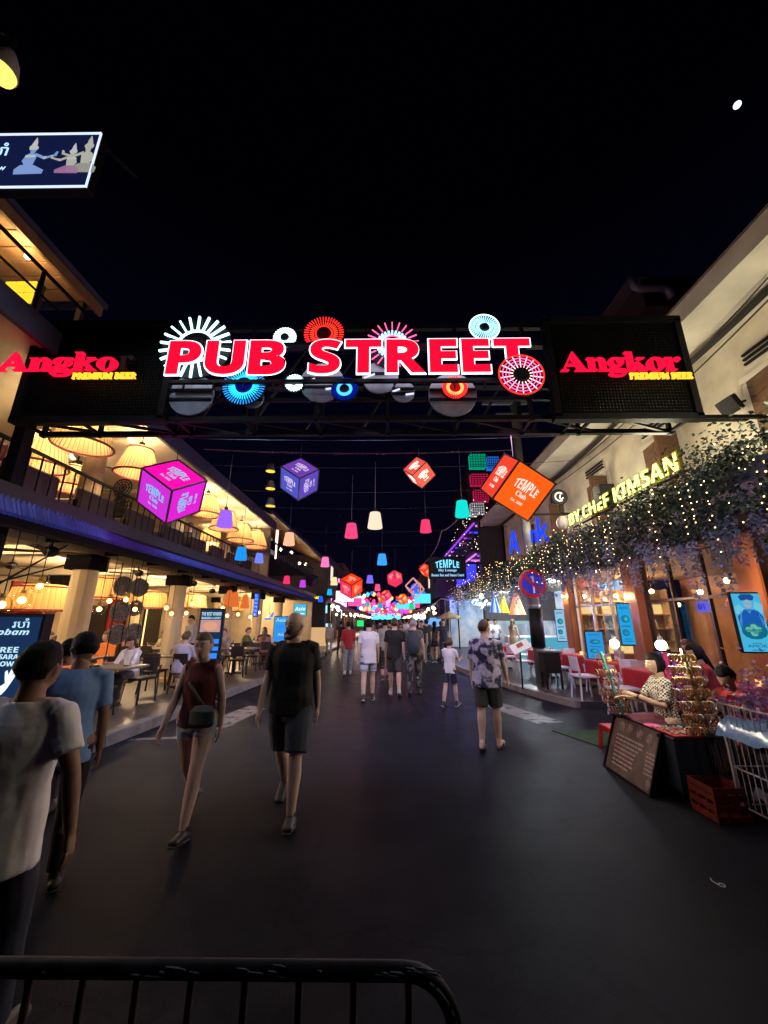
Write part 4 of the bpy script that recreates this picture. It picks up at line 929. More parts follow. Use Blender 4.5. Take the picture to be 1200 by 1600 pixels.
kiosk('square cyan sign over the blue LED panel', 'sign', q, .6, .56, (.1, -1, 0), [('lettering', PW, [('t', (ital('Asia'), 0, .1, .8, .3)), ('r', (0, -.3, .7, .08))])], 'cyan_sign', base=False, scr=(.05, .42, .62), ss=1.2)
q = at(400, 945, X=-4.45)
kiosk('tall thin blue strip sign hanging over the kerb', 'sign', q, .15, .78, (.1, -1, 0), [('lettering', PI_, [('t', (s, 0, .4 - .16 * i, .5, .09)) for i, s in enumerate('LOUNGE')])], 'strip_sign', base=False, scr=(.02, .1, .9), ss=1.2)
q = at(419, 962, X=-4.4); t = thing('bird_neon', 'pale yellow and blue neon bird beside the blue LED panel', 'neon sign', q); t.scale = (.36, .36, .36)
m = MB(); m.prism([(-.3, -.2), (.2, -.2), (.35, .1), (.12, .05), (.05, .35), (-.12, .42), (-.15, .1)], .04, M=frame((0, 0, 0), TOCAM)); m.build('body', glow('bird_yellow', (1, .75, .35), 1.3), t)
m = MB(); m.prism([(.1, -.15), (.5, -.05), (.62, .5), (.4, .3)], .04, M=frame((0, -.05, -.05), TOCAM)); m.prism([(-.35, -.4), (.4, -.4), (.3, -.25), (-.3, -.25)], .04, M=frame((0, 0, 0), TOCAM)); m.build('wing', glow('bird_blue', (.05, .25, .9), 1.2), t)
q = at(483, 925, Y=30); t = thing('bar_neon', 'yellow Poor Tuk neon lettering on the left side', 'neon sign', q)
m = MB(); m.add(*letters('Poor Tuk', 2.1, .95, .1, off=.02), M=frame((0, 0, 0), TOCAM) @ Matrix.Rotation(rad(-14), 4, 'Z')); m.build('lettering', glow('neon_yellow', (1, .72, .0), 1.5), t); m = MB(); m.box((0, .15, 0), (2.2, .06, .06)); m.build('bracket', BLACKM, t)
q = at(504, 927, Y=34); t = thing('lips_neon', 'red neon lips over the street', 'neon sign', q); m = MB()
lip = [(-.95, 0), (-.5, .3), (-.15, .5), (0, .38), (.15, .5), (.5, .3), (.95, 0), (.5, -.32), (0, -.48), (-.5, -.32), (-.95, 0)]
m.tube([(x, 0, z * .9) for x, z in lip], .07, 6); m.tube([(x * .8, 0, z * .35) for x, z in lip], .05, 6); m.build('tube', glow('neon_lip', (1, .01, .04), 1.8), t)
MB().prism([(x * .95, z * .85) for x, z in lip[:-1]], .05, M=frame((0, .12, 0), TOCAM)).build('backing', mat('lip_backing', (.2, .004, .01), .5), t)
q = at(529, 926, Y=33); t = thing('star_neon', 'pink neon star beside the red lips', 'neon sign', q); m = MB()
st = [((1.15 if k % 2 == 0 else .5) * sin(k * pi / 5), (1.15 if k % 2 == 0 else .5) * cos(k * pi / 5)) for k in range(11)]
m.tube([(x, 0, z) for x, z in st], .075, 6); m.build('tube', glow('neon_star', (1, .25, .75), 2.2), t); MB().prism([(x * .93, z * .93) for x, z in st[:-1]], .05, M=frame((0, .12, 0), TOCAM)).build('backing', BLACK, t)
# ================================================================ right side: flowered canopy with fairy lights
CP = thing('flower_canopy', 'long canopy over the terrace hung with dark foliage and pale wisteria', 'canopy')
MB().box((4.85, 12.4, 3.38), (1.6, 23, .1)).build('canopy_roof', mat('canopy_sheet', (.06, .065, .1), .5, nz=(2, .3)), CP)
MB().box((4.02, 12.4, 3.3), (.06, 23, .22)).build('canopy_fascia', mat('canopy_edge', (.09, .09, .14), .5, nz=(2, .3)), CP)
for y in (1.6, 11.2, 17.2, 23.6): MB().box((4.15, y, 1.73), (.07, .07, 3.2)).build('post', BLACKM, CP)
LEAF = mat('canopy_leaf', (.016, .04, .024), .55, nz=(1.3, .6)); LEAF2 = mat('canopy_leaf_dry', (.075, .085, .06), .6, nz=(2, .5)); WIST = mat('wisteria_petal', (.25, .31, .46), .7, nz=(3, .35))
R.seed(5)
m = MB()
def leaf(c, s, droop=.4):
    d = V((R.uniform(-1, 1), R.uniform(-1, 1), R.uniform(-1, .5 - droop))).normalized(); e = d.orthogonal().normalized(); e = (Matrix.Rotation(R.uniform(0, 6.28), 3, d) @ e) * s * .32
    m.quad(c, c + d * s * .5 + e, c + d * s, c + d * s * .5 - e)
bumps = [(R.uniform(1, 16.3), R.uniform(.2, .55)) for _ in range(40)]
for i in range(34000):
    y = R.uniform(1.0, 23.9) if R.random() < .4 else R.uniform(1, 14); thick = .28 + .12 * noise.noise(V((y * .8, 0, 3))); u = R.random()
    z = 3.5 + .22 * noise.noise(V((y * 1.1, 5, 0))) - u * (.75 + .25 * noise.noise(V((y * 1.7, 1, 0)))); x = 3.92 + R.gauss(0, .12) - .25 * (1 - abs(2 * u - 1)) * R.random()
    if noise.noise(V((x * 2, y * 2.2, z * 2.2))) < -.28: continue
    m.k = 1 if R.random() < .15 else 0; leaf(V((x, y, z)), R.uniform(.03, .08))
for i in range(5200):          # leafy top sprays standing above the roof edge near the front
    y = R.uniform(1.0, 6.4); h = R.random() ** 1.5; leaf(V((4.3 + R.gauss(0, .25), y, 3.45 + h * .55 * (1 if y < 5 else .5))), R.uniform(.03, .075), 0)
tag(m.build('foliage', [LEAF, LEAF2], CP), kind='stuff')
m = MB(); R.seed(6)
for i in range(330):
    y = R.uniform(1.2, 23.8) if R.random() < .5 else R.uniform(2, 13); x = 3.95 + R.uniform(-.25, .55); z0 = 2.95 + R.uniform(-.25, .15); L_ = R.uniform(.3, .72) * (1.15 if R.random() < .4 else .85)
    for k in range(int(52 * L_ / .5)):
        u = R.random(); r = .075 * (1 - u * .75); a = R.uniform(0, 6.28); c = V((x + r * cos(a), y + r * sin(a), z0 - u * L_)); s = R.uniform(.018, .036)
        d = V((cos(a), sin(a), -.7)) * s; e = V((-sin(a), cos(a), .2)) * s * .6; m.quad(c - d * .4, c + e, c + d, c - e)
tag(m.build('wisteria', WIST, CP), kind='stuff')
m = MB(); R.seed(9)
for i in range(110):
    y = R.uniform(1.2, 16); x = 3.9 + R.uniform(-.15, .3); pts = [V((x, y, 3.3))]
    for k in range(6): pts.append(pts[-1] + V((R.uniform(-.05, .05), R.uniform(-.05, .05), -R.uniform(.08, .2))))
    m.tube(pts, .005, 4, cap=False)
tag(m.build('stems', DARKW, CP), kind='stuff')
FB = glow('fairy_bulb', (1, .62, .25), 8)
R.seed(21)
for k in range(8):
    y0, y1 = [1.4, 3.3, 5.2, 7.1, 9.0, 11.2, 13.8, 17.2, 23.6][k:k + 2]
    t = thing('fairy_lights', ['string of warm fairy lights nearest the camera on the flowered canopy', 'string of warm fairy lights under the letters SAN', 'string of warm fairy lights under the letters KIM', 'string of warm fairy lights under the letters CHEF', 'string of warm fairy lights around the round no-parking sign', 'string of warm fairy lights under the blue letters', 'string of warm fairy lights over the coloured pennants', 'string of warm fairy lights at the far tip of the canopy'][k], 'fairy lights', (3.75, (y0 + y1) / 2, 3.2), group='fairy lights on the flowered canopy')
    g = MB(); w = MB(); yc = (y0 + y1) / 2; n = (22, 26, 34, 44, 64, 66, 70, 74)[k]
    for i in range(n):
        p = V((R.uniform(-.28, .08), R.uniform(y0, y1) - yc, R.choice([R.uniform(-.75, .38), R.uniform(-.2, .4)]))); r = R.choice([.005, .007, .009])
        g.ball(p, r, 6, 4)
    for q in range(4):
        a = V((R.uniform(-.2, .0), R.uniform(y0, y1) - yc, .1)); c = a + V((0, 0, -R.uniform(.5, 1.0))); w.tube([a, c], .003, 4)
        for j in range(7): g.ball(a.lerp(c, (j + .5) / 7), .007, 6, 4)
    tag(g.build('bulbs', FB, t), kind='stuff'); w.build('wire', WIRE, t)
    point('string_light', t, (-.5, 0, -.1), (9, 9, 11, 11, 14, 14, 16, 20)[k], (.62, .72, 1) if k % 2 else (.9, .8, .75), .5)
# yellow sign on the canopy
a_, b_ = at(889, 805, X=4.05), at(1061, 732, X=4.05)
t = thing('restaurant_sign', 'yellow lit BY CHEF KIMSAN letters along the canopy top', 'sign', ((a_ + b_) / 2))
LIME = glow('letter_lime', (1, 1, .3), 2.2); LHALO = glow('letter_edge', (.4, .45, .0), .8)
L_ = (a_.y - b_.y); 
def along(s, u0, u1, h, z):
    v, f = letters(sans(s), (u1 - u0) * L_, h, .012); m = MB(); m.add(v, f, M=frame((0, L_ / 2 - (u0 + u1) / 2 * L_, z), TOLEFT)); m.build('lettering', LIME, t)
    v, f = letters(sans(s), (u1 - u0) * L_ + .04, h + .04, .01, off=.025); m = MB(); m.add(v, f, M=frame((.006, L_ / 2 - (u0 + u1) / 2 * L_, z), TOLEFT)); m.build('halo_edge', LHALO, t)
along('BY.CHEF', 0.0, .475, .25, .0); along('KIMSAN', .525, 1.0, .27, .0)
m = MB(); m.box((.08, 0, -.16), (.03, L_ + .1, .03)); m.box((.08, 0, .1), (.03, L_ + .1, .03)); m.build('rail', BLACKM, t)
for k in range(4): point('sign_fill', t, (.1, -L_ * 1.0 + L_ * .65 * k, .35), 100, (1, .9, .6), .3)  # unseen uplights added to brighten the cream wall, not the letters' own glow
p = at(945, 775, X=4.2); t = thing('loudspeaker', 'dark box loudspeaker between the words CHEF and KIMSAN', 'loudspeaker', p)
MB().box((0, 0, 0), (.3, .28, .42), b=.02).build('case', BLACK, t); MB().tube([(-.15, 0, -.06), (-.165, 0, -.06)], .1, 16).build('cone', mat('speaker_cone', (.03, .03, .03), .6), t)
# blue letters
t = thing('blue_letters', 'four blue standing letters on the canopy past the yellow sign', 'sign', (4.0, 11.2, 3.7)); BL = glow('letter_cobalt', (.015, .06, 1), 1.3)
for s, px, py, h in (('A', 803, 847, 36), ('n', 824, 843, 15), ('n', 834, 838, 20), ('k', 848, 828, 40)):
    p = at(px, py, X=4.0) - t.location; d = p.y + 11.2; hh = h * d * 1.0 / 600; g = MB(); g.add(*letters(sans(s), hh * .42, hh, .05), M=frame(p, (-.6, -1, 0))); g.build('letter', BL, t)
point('letter_spill', t, (-.3, 0, .1), 6, (.05, .1, 1), .3)
# round bracket sign
p = at(873, 777, X=4.0); t = thing('bracket_sign', 'round black sign with a white scroll letter on a bracket', 'sign', p)
M = frame((0, 0, 0), TOCAM); g = MB(); g.tube([(0, -.03, 0), (0, .03, 0)], .19, 28, side=(1, 0, 0)); g.build('disc', BLACK, t)
g = MB(); g.tube([(.185 * cos(2 * pi * j / 32), -.03, .185 * sin(2 * pi * j / 32)) for j in range(33)], .012, 5, cap=False); g.build('rim', BLACKM, t)
g = MB(); g.tube([(.1 * cos(a), -.04, .1 * sin(a)) for a in [rad(50 + 12 * j) for j in range(22)]], .018, 6); g.tube([(.02, -.04, .05), (.0, -.04, -.03), (.05, -.04, -.06), (.08, -.04, -.02)], .016, 6); g.build('scroll', mat('sign_white', (.6, .6, .6), .5, em=(.8, .8, .85), stren=.25), t)
g = MB(); g.tube([(0, 0, -.19), (0, 0, -.4), (-.7, 0, -.42)], .025, 6); g.tube([(0, 0, -.4), (1.5, 0, -.4)], .03, 6); g.build('arm', BLACKM, t); MB().ball((.02, 0, -.62), (.14, .14, .17), 12, 8).build('lamp_globe', mat('opal_globe', (.4, .38, .32), .3), t, True)
# flood light on the cream wall
p = at(1140, 634, X=5.3); t = thing('floodlight', 'square black floodlight fixed to the cream wall', 'floodlight', p)
MB().box((0, 0, 0), (.1, .3, .26), Matrix.Rotation(rad(-25), 4, 'Y'), b=.01).build('case', BLACK, t); MB().bar((0, 0, 0), (.3, 0, .1), .03).build('bracket', BLACKM, t)
# roof duct and shed
p = at(1000, 450, X=7.2); t = thing('roof_shed', 'dark rooftop shed behind the gantry', 'shed', p); MB().box((.9, 1.0, -.2), (1.7, 2, .9)).build('wall', mat('shed_wall', (.06, .045, .05), .8), t); MB().box((.75, 1.0, .3), (2.1, 2.2, .06)).build('roof', mat('shed_roof', (.13, .11, .13), .7), t)
t = thing('vent_pipe', 'pale bent ventilation pipe on the rooftop shed', 'pipe', p); MB().tube([(-.25, -.1, .25), (-.22, -.1, -.05), (-.1, -.1, -.12), (.55, -.1, -.12), (.7, -.1, -.2), (.75, -.1, -.45)], .1, 12).build('pipe', mat('duct_metal', (.42, .45, .52), .4, .4, em=(.5, .55, .7), stren=.0), t, True)
# utility pole with the no-parking sign, dark cupboard at its foot
t = thing('utility_pole', 'tall grey utility pole rising past the flowered canopy', 'pole', (4.0, 10.85, .12))
MB().tube([(0, 0, 0), (0, 0, 4), (0, 0, 9.0)], [.15, .13, .1], 14).build('pole', mat('pole_concrete', (.17, .17, .17), .7, nz=(3, .3)), t, True)
MB().tube([(0, 0, .9), (0, 0, 1.9)], .18, 14).build('wrap', BLACK, t, True); MB().tube([(0, 0, 1.96), (0, 0, 2.0)], .16, 14).build('band', GREY, t)
m = MB(); m.box((-.3, -.05, 8.2), (1.4, .08, .08)); m.box((-.1, -.05, 7.8), (1, .08, .08)); m.build('crossarm', GREY, t)
p = at(832, 912, Y=9.7); t = thing('no_parking_sign', 'round blue no-parking sign with a red rim and slash', 'road sign', p); Rr = .34; MB().bar((.05, .03, -.1), (.3, 1.1, -.1), .04).build('bracket', BLACKM, t)
g = MB(); g.tube([(0, 0, 0), (0, .02, 0)], Rr, 32, side=(1, 0, 0)); g.build('face', mat('sign_blue', (.012, .03, .45), .35, em=(.012, .03, .6), stren=.12), t)
g = MB(); g.tube([(Rr * .9 * cos(2 * pi * j / 40), 0, Rr * .9 * sin(2 * pi * j / 40)) for j in range(41)], [(.02, .05)] * 41, 6, cap=False, side=(0, 1, 0)); M = Matrix.Rotation(rad(45), 4, 'Y'); g.box((0, -.008, 0), (Rr * 1.7, .012, .075), M); g.build('rim', mat('sign_red', (.42, .01, .02), .35), t)
g = MB(); g.box((.02, -.004, -.02), (.045, .01, .42)); g.box((.0, -.004, .16), (.06, .01, .05)); g.build('numeral', mat('sign_white2', (.6, .62, .7), .4), t); g = MB(); g.tube([(Rr * cos(2 * pi * j / 40), 0, Rr * sin(2 * pi * j / 40)) for j in range(41)], .012, 5, cap=False); g.build('edge', WHITEP, t)
t = thing('bar_cabinet', 'tall dark cabinet table at the foot of the utility pole', 'cabinet', (4.02, 10.25, .12)); t.scale = (.62, .7, .95); MB().box((0, 0, .62), (.66, .5, .5), b=.02).build('body', BLACK, t); MB().box((0, 0, .9), (.74, .58, .05), b=.01).build('top', mat('marble_top', (.3, .3, .33), .25, nz=(5, .3)), t)
for sx in (-1, 1):
    for sy in (-1, 1): MB().box((sx * .29, sy * .21, .2), (.06, .06, .4)).build('leg', BLACK, t)
q = at(813, 1010, Y=10.0); t = thing('menu_board', 'white menu stand tilted beside the dark cabinet', 'menu', q); M = frame((0, 0, 0), (-.3, -1, .55)) @ Matrix.Rotation(rad(28), 4, 'Z')
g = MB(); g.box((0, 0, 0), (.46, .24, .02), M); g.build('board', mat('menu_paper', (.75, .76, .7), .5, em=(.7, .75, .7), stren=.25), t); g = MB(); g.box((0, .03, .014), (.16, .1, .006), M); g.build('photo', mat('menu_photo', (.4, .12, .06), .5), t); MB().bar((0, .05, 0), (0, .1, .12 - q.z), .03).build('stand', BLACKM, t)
# ---------------------------------------------------------------- terrace tables, white chairs, candles
REDT = mat('red_tablecloth', (.42, .012, .02), .75, nz=(6, .25)); WCH = mat('white_chair_paint', (.62, .6, .66), .5, nz=(8, .15))
def cloth(label, loc, w, d, h, drop, mt, grp):
    m = MB(); n = 48; vs = [(0, 0, 0)]
    def ringp(k, s, z, wv): a = 2 * pi * k / n; c, q = cos(a), sin(a); f = max(abs(c), abs(q)); e = .86 + .14 / f if f else 1; x = c / f * w / 2 * (1 - .04 * (1 / f - 1)); y = q / f * d / 2; return (x * (1 + s + wv * sin(k * 2.7)), y * (1 + s + wv * sin(k * 2.7)), z)
    for s, z, wv in ((-.03, 0, 0), (0, -.006, 0), (.01, -.05, .004), (.035, -drop * .6, .02), (.05, -drop, .04)): vs += [ringp(k, s, z, wv) for k in range(n)]
    fs = [(0, 1 + k, 1 + (k + 1) % n) for k in range(n)] + [(1 + i * n + k, 1 + (i + 1) * n + k, 1 + (i + 1) * n + (k + 1) % n, 1 + i * n + (k + 1) % n) for i in range(4) for k in range(n)]
    m.add(vs, fs); o = m.build('tablecloth', mt, None, True); o.location = loc; return tag(o, label, 'tablecloth', grp)
GTr, GCl, GCr, GCa = 'tables on the right terrace', 'red tablecloths on the right terrace', 'white chairs on the right terrace', 'candles on the red tables'
rt = [(4.55, 10.2, 'beside the utility pole'), (4.85, 8.9, 'past the pole under the blue poster'), (4.75, 7.3, 'in front of the bar window'), (5.0, 5.6, 'behind the bracelet vendor'), (5.6, 4.0, 'under the chef poster')]
rt[0] = (3.75 + .9, 12.0, 'just beyond the utility pole'); rt += [(4.0, 14.2, 'nearer the cafe umbrella'), (5.0, 10.45, 'against the bar window')]
R0 = make_table('', .8, .8, CH); W0 = make_chair('', WCH, 'terrace_chair'); f1 = f2 = True
for i, (x, y, w_) in enumerate(rt):
    o = R0 if f1 else dup(R0); f1 = False; o.location = (x, y, .12); tag(o, 'square table %s, hidden under a red cloth' % w_, group=GTr)
    cloth('red tablecloth on the table ' + w_, (x, y, .12 + .748), .84, .84, .74, .42, REDT, GCl)
    c = thing('candle', 'lit candle glass on the red table ' + w_, 'candle', (x - .1, y - .05, .872), group=GCa); MB().tube([(0, 0, 0), (0, 0, .08)], .035, 10).build('glass', glow('candle_amber', (1, .5, .12), 2.2), c, True); MB().lathe([(.036, .0), (.04, .1), (.036, .1)], 10).build('holder', GLOBE, c, True)
    g = thing('glassware', 'napkin and white cup on the red table ' + w_, 'tableware', (x + .15, y + .1, .872), group='tableware on the red tables'); MB().lathe([(.02, 0), (.04, .02), (.05, .07), (.045, .07)], 12).build('cup', WHITEP, g, True); MB().lathe([(.01, .004), (.08, .006), (.085, .012)], 14).build('saucer', WHITEP, g, True)
    for dx, dy, rz, q in ((0, -.68, 0, 'street'), (0, .68, pi, 'far'), (.68, 0, pi / 2, 'wall'), (-.66, 0, -pi / 2, 'kerb')):
        if i == 0 and q == 'street': continue
        if i == 3 and q in ('kerb', 'street'): continue
        c = W0 if f2 else dup(W0); f2 = False; c.location = (x + dx, y + dy, .12); c.rotation_euler = (0, 0, rz + R.uniform(-.15, .15)); tag(c, 'white chair, %s side of the red table %s' % (q, w_), group=GCr)
# ---------------------------------------------------------------- posters and bar
def poster(label, cat, loc, w, h, face, cols, kind, name='lit_poster'):
    pr = []
    if kind == 'chef':
        pr = [('lettering', glow('ink_blue', (.01, .13, .35), 1), [('t', ('·AMOK·', 0, -.385, .72, .05)), ('r', (0, -.45, .4, .012)), ('r', (0, -.34, .3, .01))]), ('figure', glow('chef_blue', (.01, .1, .42), 1), [('p', [(-.38, -.12), (.38, -.12), (.42, .08), (.3, .18), (.1, .21), (-.1, .21), (-.3, .18), (-.42, .08)])]), ('face', glow('chef_face', (.28, .42, .5), 1), [('e', (0, .3, .13, .075))]),
              ('face', glow('chef_ink', (.02, .06, .14), 1), [('e', (-.05, .31, .018, .006)), ('e', (.05, .31, .018, .006)), ('r', (0, .262, .07, .006)), ('r', (0, .06, .012, .16)), ('e', (-.14, .1, .012, .006)), ('e', (-.14, .04, .012, .006))]), ('collar', glow('chef_collar', (.1, .3, .6), 1), [('p', [(-.1, .21), (0, .13), (.1, .21), (.05, .225), (0, .18), (-.05, .225)]), ('p', [(-.4, .0), (-.3, .14), (-.28, .12), (-.34, -.1)]), ('p', [(.4, .0), (.34, -.1), (.28, .12), (.3, .14)])]), ('backdrop', glow('chef_backdrop', (.16, .55, .75), 1), [('p', [(-.46, .24), (-.3, .3), (-.16, .22), (-.3, .12), (-.46, .14)]), ('p', [(.46, .3), (.24, .34), (.18, .24), (.34, .14), (.46, .16)])]), ('hat', glow('chef_hat', (.01, .07, .3), 1), [('p', [(-.2, .36), (.2, .36), (.26, .42), (.16, .465), (-.16, .465), (-.26, .42)])]), ('bowl', glow('bowl_teal', (.005, .14, .22), 1), [('e', (.02, -.15, .42, .13))]), ('food', glow('food_green', (.2, .65, .45), 1), [('e', (-.16, -.12, .12, .045)), ('e', (.16, -.12, .12, .045)), ('e', (.02, -.07, .11, .04)), ('e', (.0, -.18, .13, .05))])]
    else:
        pr = [('print', glow('ink_teal', (.01, .17, .38), 1), [('t', (sans('MENU'), 0, .38, .6, .06)), ('e', (0, .12, .3, .09)), ('r', (0, -.05, .6, .03)), ('e', (-.1, -.2, .25, .08)), ('r', (0, -.35, .5, .02)), ('r', (0, -.4, .6, .02))]), ('print', glow('ink_green', (.05, .5, .4), 1), [('e', (.05, .12, .16, .05)), ('e', (-.06, -.2, .14, .045))])]
    return kiosk(label, cat, loc, w, h, face, pr, name, base=False, th=.06, scr=cols, ss=1)
q = at(1174, 972, Y=5.35); poster('lit cyan poster of a chef in a cap holding a dish', 'poster', q, .37, .78, (-.1, -1, 0), (.06, .45, .72), 'chef')
q = at(978, 975, Y=8.45); poster('narrow lit blue poster beside the bar window', 'poster', q, .26, .86, (-.25, -1, 0), (.02, .36, .75), 'm')
q = at(930, 1008, Y=9.6); poster('small lit blue board below the bar window', 'poster', q, .4, .62, (-.15, -1, 0), (.03, .3, .72), 'm')
q = at(876, 977, Y=11.5); poster('narrow pale lit poster past the brown pier', 'poster', q, .26, .9, (-.25, -1, 0), (.3, .55, .75), 'm')
R.seed(31); SH = thing('bar_shelf', 'back bar shelves loaded with bottles behind the white window', 'shelf', (6.9, 12.05, .12), pi / 2); m = MB()
for z in (1.0, 1.35, 1.75, 2.15): m.box((0, 0, z), (.3, 3.0, .03))
for y in (-1.5, -.5, .5, 1.5): m.box((0, y, 1.3), (.3, .03, 2.4))
m.box((.16, 0, 1.3), (.02, 3, 2.4)); m.build('frame', mat('shelf_timber', (.35, .2, .1), .5, nz=(3, .3)), SH)
m = MB(); m.box((.13, 0, 1.92), (.02, 2.9, .28)); m.box((.13, 0, .75), (.02, 2.9, .2)); m.build('light_panel', glow('shelf_amber', (1, .62, .2), 1.6), SH); point('shelf_light', SH, (-.7, 0, 2.3), 230, (1, .65, .35), .2)
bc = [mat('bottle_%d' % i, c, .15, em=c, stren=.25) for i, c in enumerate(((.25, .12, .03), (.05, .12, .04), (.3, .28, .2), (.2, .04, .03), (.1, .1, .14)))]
for z in (1.015, 1.365, 2.165):
    for k in range(13):
        q_ = R.randrange(5); bn = ('amber', 'green', 'pale', 'red', 'violet-grey')[q_]
        b = MB().lathe([(.035, 0), (.036, .15), (.014, .2), (.013, .26)], 8, close=True).build('bottle', bc[q_]); b.location = (5.6 + .2 * k + R.uniform(-.03, .03), 12.0, .12 + z); tag(b, '%s bottle on the %s back bar shelf behind the white window' % (bn, {1.015: 'lowest', 1.365: 'middle', 2.165: 'top'}[z]), 'bottle', '%s bottles on the back bar' % bn)
for k, (px, py, X, w_) in enumerate(((1018, 924, 5.2, 'beside the brown pier'), (1136, 907, 5.0, 'over the brown door'), (880, 931, 5.35, 'in front of the far pier'), (962, 931, 5.3, 'on the orange pier'), (908, 945, 6.3, 'inside the white window, left'), (925, 938, 6.3, 'inside the white window, middle'), (945, 936, 6.3, 'inside the white window, upper'), (1005, 957, 6.4, 'deep behind the dark glass'), (1060, 945, 6.4, 'behind the dark glass by the door'))):
    p = at(px, py, X=X); t = thing('bare_bulb', 'warm bare bulb hanging ' + w_, 'lamp', p, group='bare bulbs of the right terrace'); MB().ball((0, 0, 0), .045, 10, 8).build('bulb', glow('bare_warm', (1, .62, .25), 9), t, True); MB().tube([(0, 0, .04), (0, 0, max(.1, 3.0 - p.z))], .006, 5).build('cord', WIRE, t); point('bulb_light', t, (-.08, -.05, -.02), 30 if k < 4 else 18, (1, .55, .25), .05)
for nm_, y_ in (('poster_light', 8.0), ('poster_light', 10.8), ('poster_light', 5.2)): point(nm_, bpy.data.objects['lit_poster'], bpy.data.objects['lit_poster'].rotation_euler.to_matrix().inverted() @ (V((4.75, y_, 1.9)) - bpy.data.objects['lit_poster'].location), 26, (.35, .4, 1), .03)
t = thing('window_sticker', 'small violet lit sign in the dark shop window', 'sign', at(1098, 948, X=5.35)); MB().box((0, 0, 0), (.03, .24, .18)).build('panel', glow('sticker_violet', (.12, .12, .75), 1), t); m = MB(); m.add(*letters('8/1', .14, .09, .01), M=frame((-.022, 0, 0), TOLEFT)); m.build('print', glow('sticker_blue', (.03, .03, .35), 1), t)
t = thing('timber_door', 'dark brown timber door behind the dark glass bay', 'door', (5.62, 4.7, .12))
MB().box((-.02, 0, 1.1), (.05, .9, 2.2)).build('leaf', DARKW, t); MB().box((-.06, 0, 1.6), (.03, .3, .7)).build('panel', WOODP, t)
# curved wall of the cafe beyond: snowy mural, pennants, umbrella
t = thing('cafe_wall', 'pale mural wall of the cafe with a lit ceiling', 'building')
MURAL = mat('mural', (.3, .42, .62), .6, nz=(1.3, .5, .12), col2=(.72, .72, .7))
MB().box((8.1, 18.8, 1.6), (.2, 12.6, 2.9)).build('mural_wall', MURAL, t); MB().box((5.9, 25.1, 1.6), (4.6, .2, 2.9)).build('mural_wall', MURAL, t); MB().box((6.1, 12.4, 1.6), (1.0, .15, 3.0)).build('side_wall', mat('cafe_red', (.4, .08, .06), .6), t)
MB().box((6.1, 18.8, 3.1), (4.1, 12.6, .1)).build('ceiling', CEIL, t); MB().box((3.75, 25.1, 1.65), (.25, .5, 3.0)).build('pier', BLACK, t)
MB().box((6.4, 17.5, .6), (2.6, .6, .96), b=.02).build('counter', WHITEP, t); MB().box((6.4, 17.18, .62), (2.5, .02, .8)).build('counter_front', glow('counter_aqua', (.1, .42, .6), .9), t)
MB().box((6.6, 19.6, 2.0), (1.6, .06, .9)).build('menu_screen', glow('menu_teal', (.35, .6, .6), .9), t)
for y in (13.6, 16.2, 19, 22):
    MB().tube([(5.6, y, 2.98), (5.6, y, 3.03)], .22, 16).build('ceiling_light', glow('cafe_panel', (.85, .95, 1), 4), t); point('cafe_light', t, (5.6, y, 2.85), 400, (.78, .92, 1), .2)
p = at(752, 944, Y=13.2); t = thing('cafe_neon', 'white handwritten Cafe neon glowing on the canopy edge', 'neon sign', p); m = MB(); m.add(*letters(script('Cafe'), .62, .3, .04, off=.03), M=frame((0, 0, 0), TOCAM)); m.build('lettering', glow('neon_cafe', (.75, 1, 1), 2.6), t); m = MB(); m.ball((.02, -.01, .26), (.08, .02, .1), 10, 6); m.build('cup_mark', glow('neon_cafe', (.75, 1, 1), 2.6), t)
point('neon_fill', t, (0, .1, .4), 14, (.05, .5, 1), .2)
for k, (px, w_, h_, c1, c2, nm) in enumerate(((773, .34, .62, (.03, .13, .6), (.35, .5, .8), 'blue and white'), (786, .34, .66, (.85, .7, .0), (.7, .62, .05), 'yellow'), (807, .5, .8, (.9, .22, .1), (.95, .5, .3), 'orange and peach'))):
    p = at(px, 944, Y=14.6 + .2 * k); w_ *= 1.25; h_ *= 1.25; t = thing('pennant_cone', nm + ' pleated cloth cone over the cafe counter', 'decoration', p, group='cloth cones over the cafe counter')
    m = MB(); n = 16; vs = [(0, 0, h_ * .62)] + [(w_ * .5 * (1 if j % 2 else .9) * cos(2 * pi * j / n), w_ * .5 * (1 if j % 2 else .9) * sin(2 * pi * j / n), -h_ * .38) for j in range(n)]
    for j in range(n): m.k = (j // 2) % 2; m.add([vs[0], vs[1 + j], vs[1 + (j + 1) % n]], [(0, 1, 2)])
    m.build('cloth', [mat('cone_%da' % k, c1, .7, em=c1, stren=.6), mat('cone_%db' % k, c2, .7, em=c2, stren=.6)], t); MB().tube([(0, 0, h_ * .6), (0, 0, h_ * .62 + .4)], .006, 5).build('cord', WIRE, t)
t = thing('cafe_umbrella', 'straw-coloured umbrella on a thin pole outside the cafe', 'umbrella', (3.95, 17.0, .12)); p = at(702, 968, Y=22.5)
t.location = (p.x, 22.5, .12); m = MB(); n = 24
vs = [(0, 0, 2.1)] + [(.74 * cos(2 * pi * j / n), .74 * sin(2 * pi * j / n), 1.74 + (.03 if j % 2 else 0)) for j in range(n)] + [(.72 * cos(2 * pi * j / n), .72 * sin(2 * pi * j / n), 1.68) for j in range(n)]
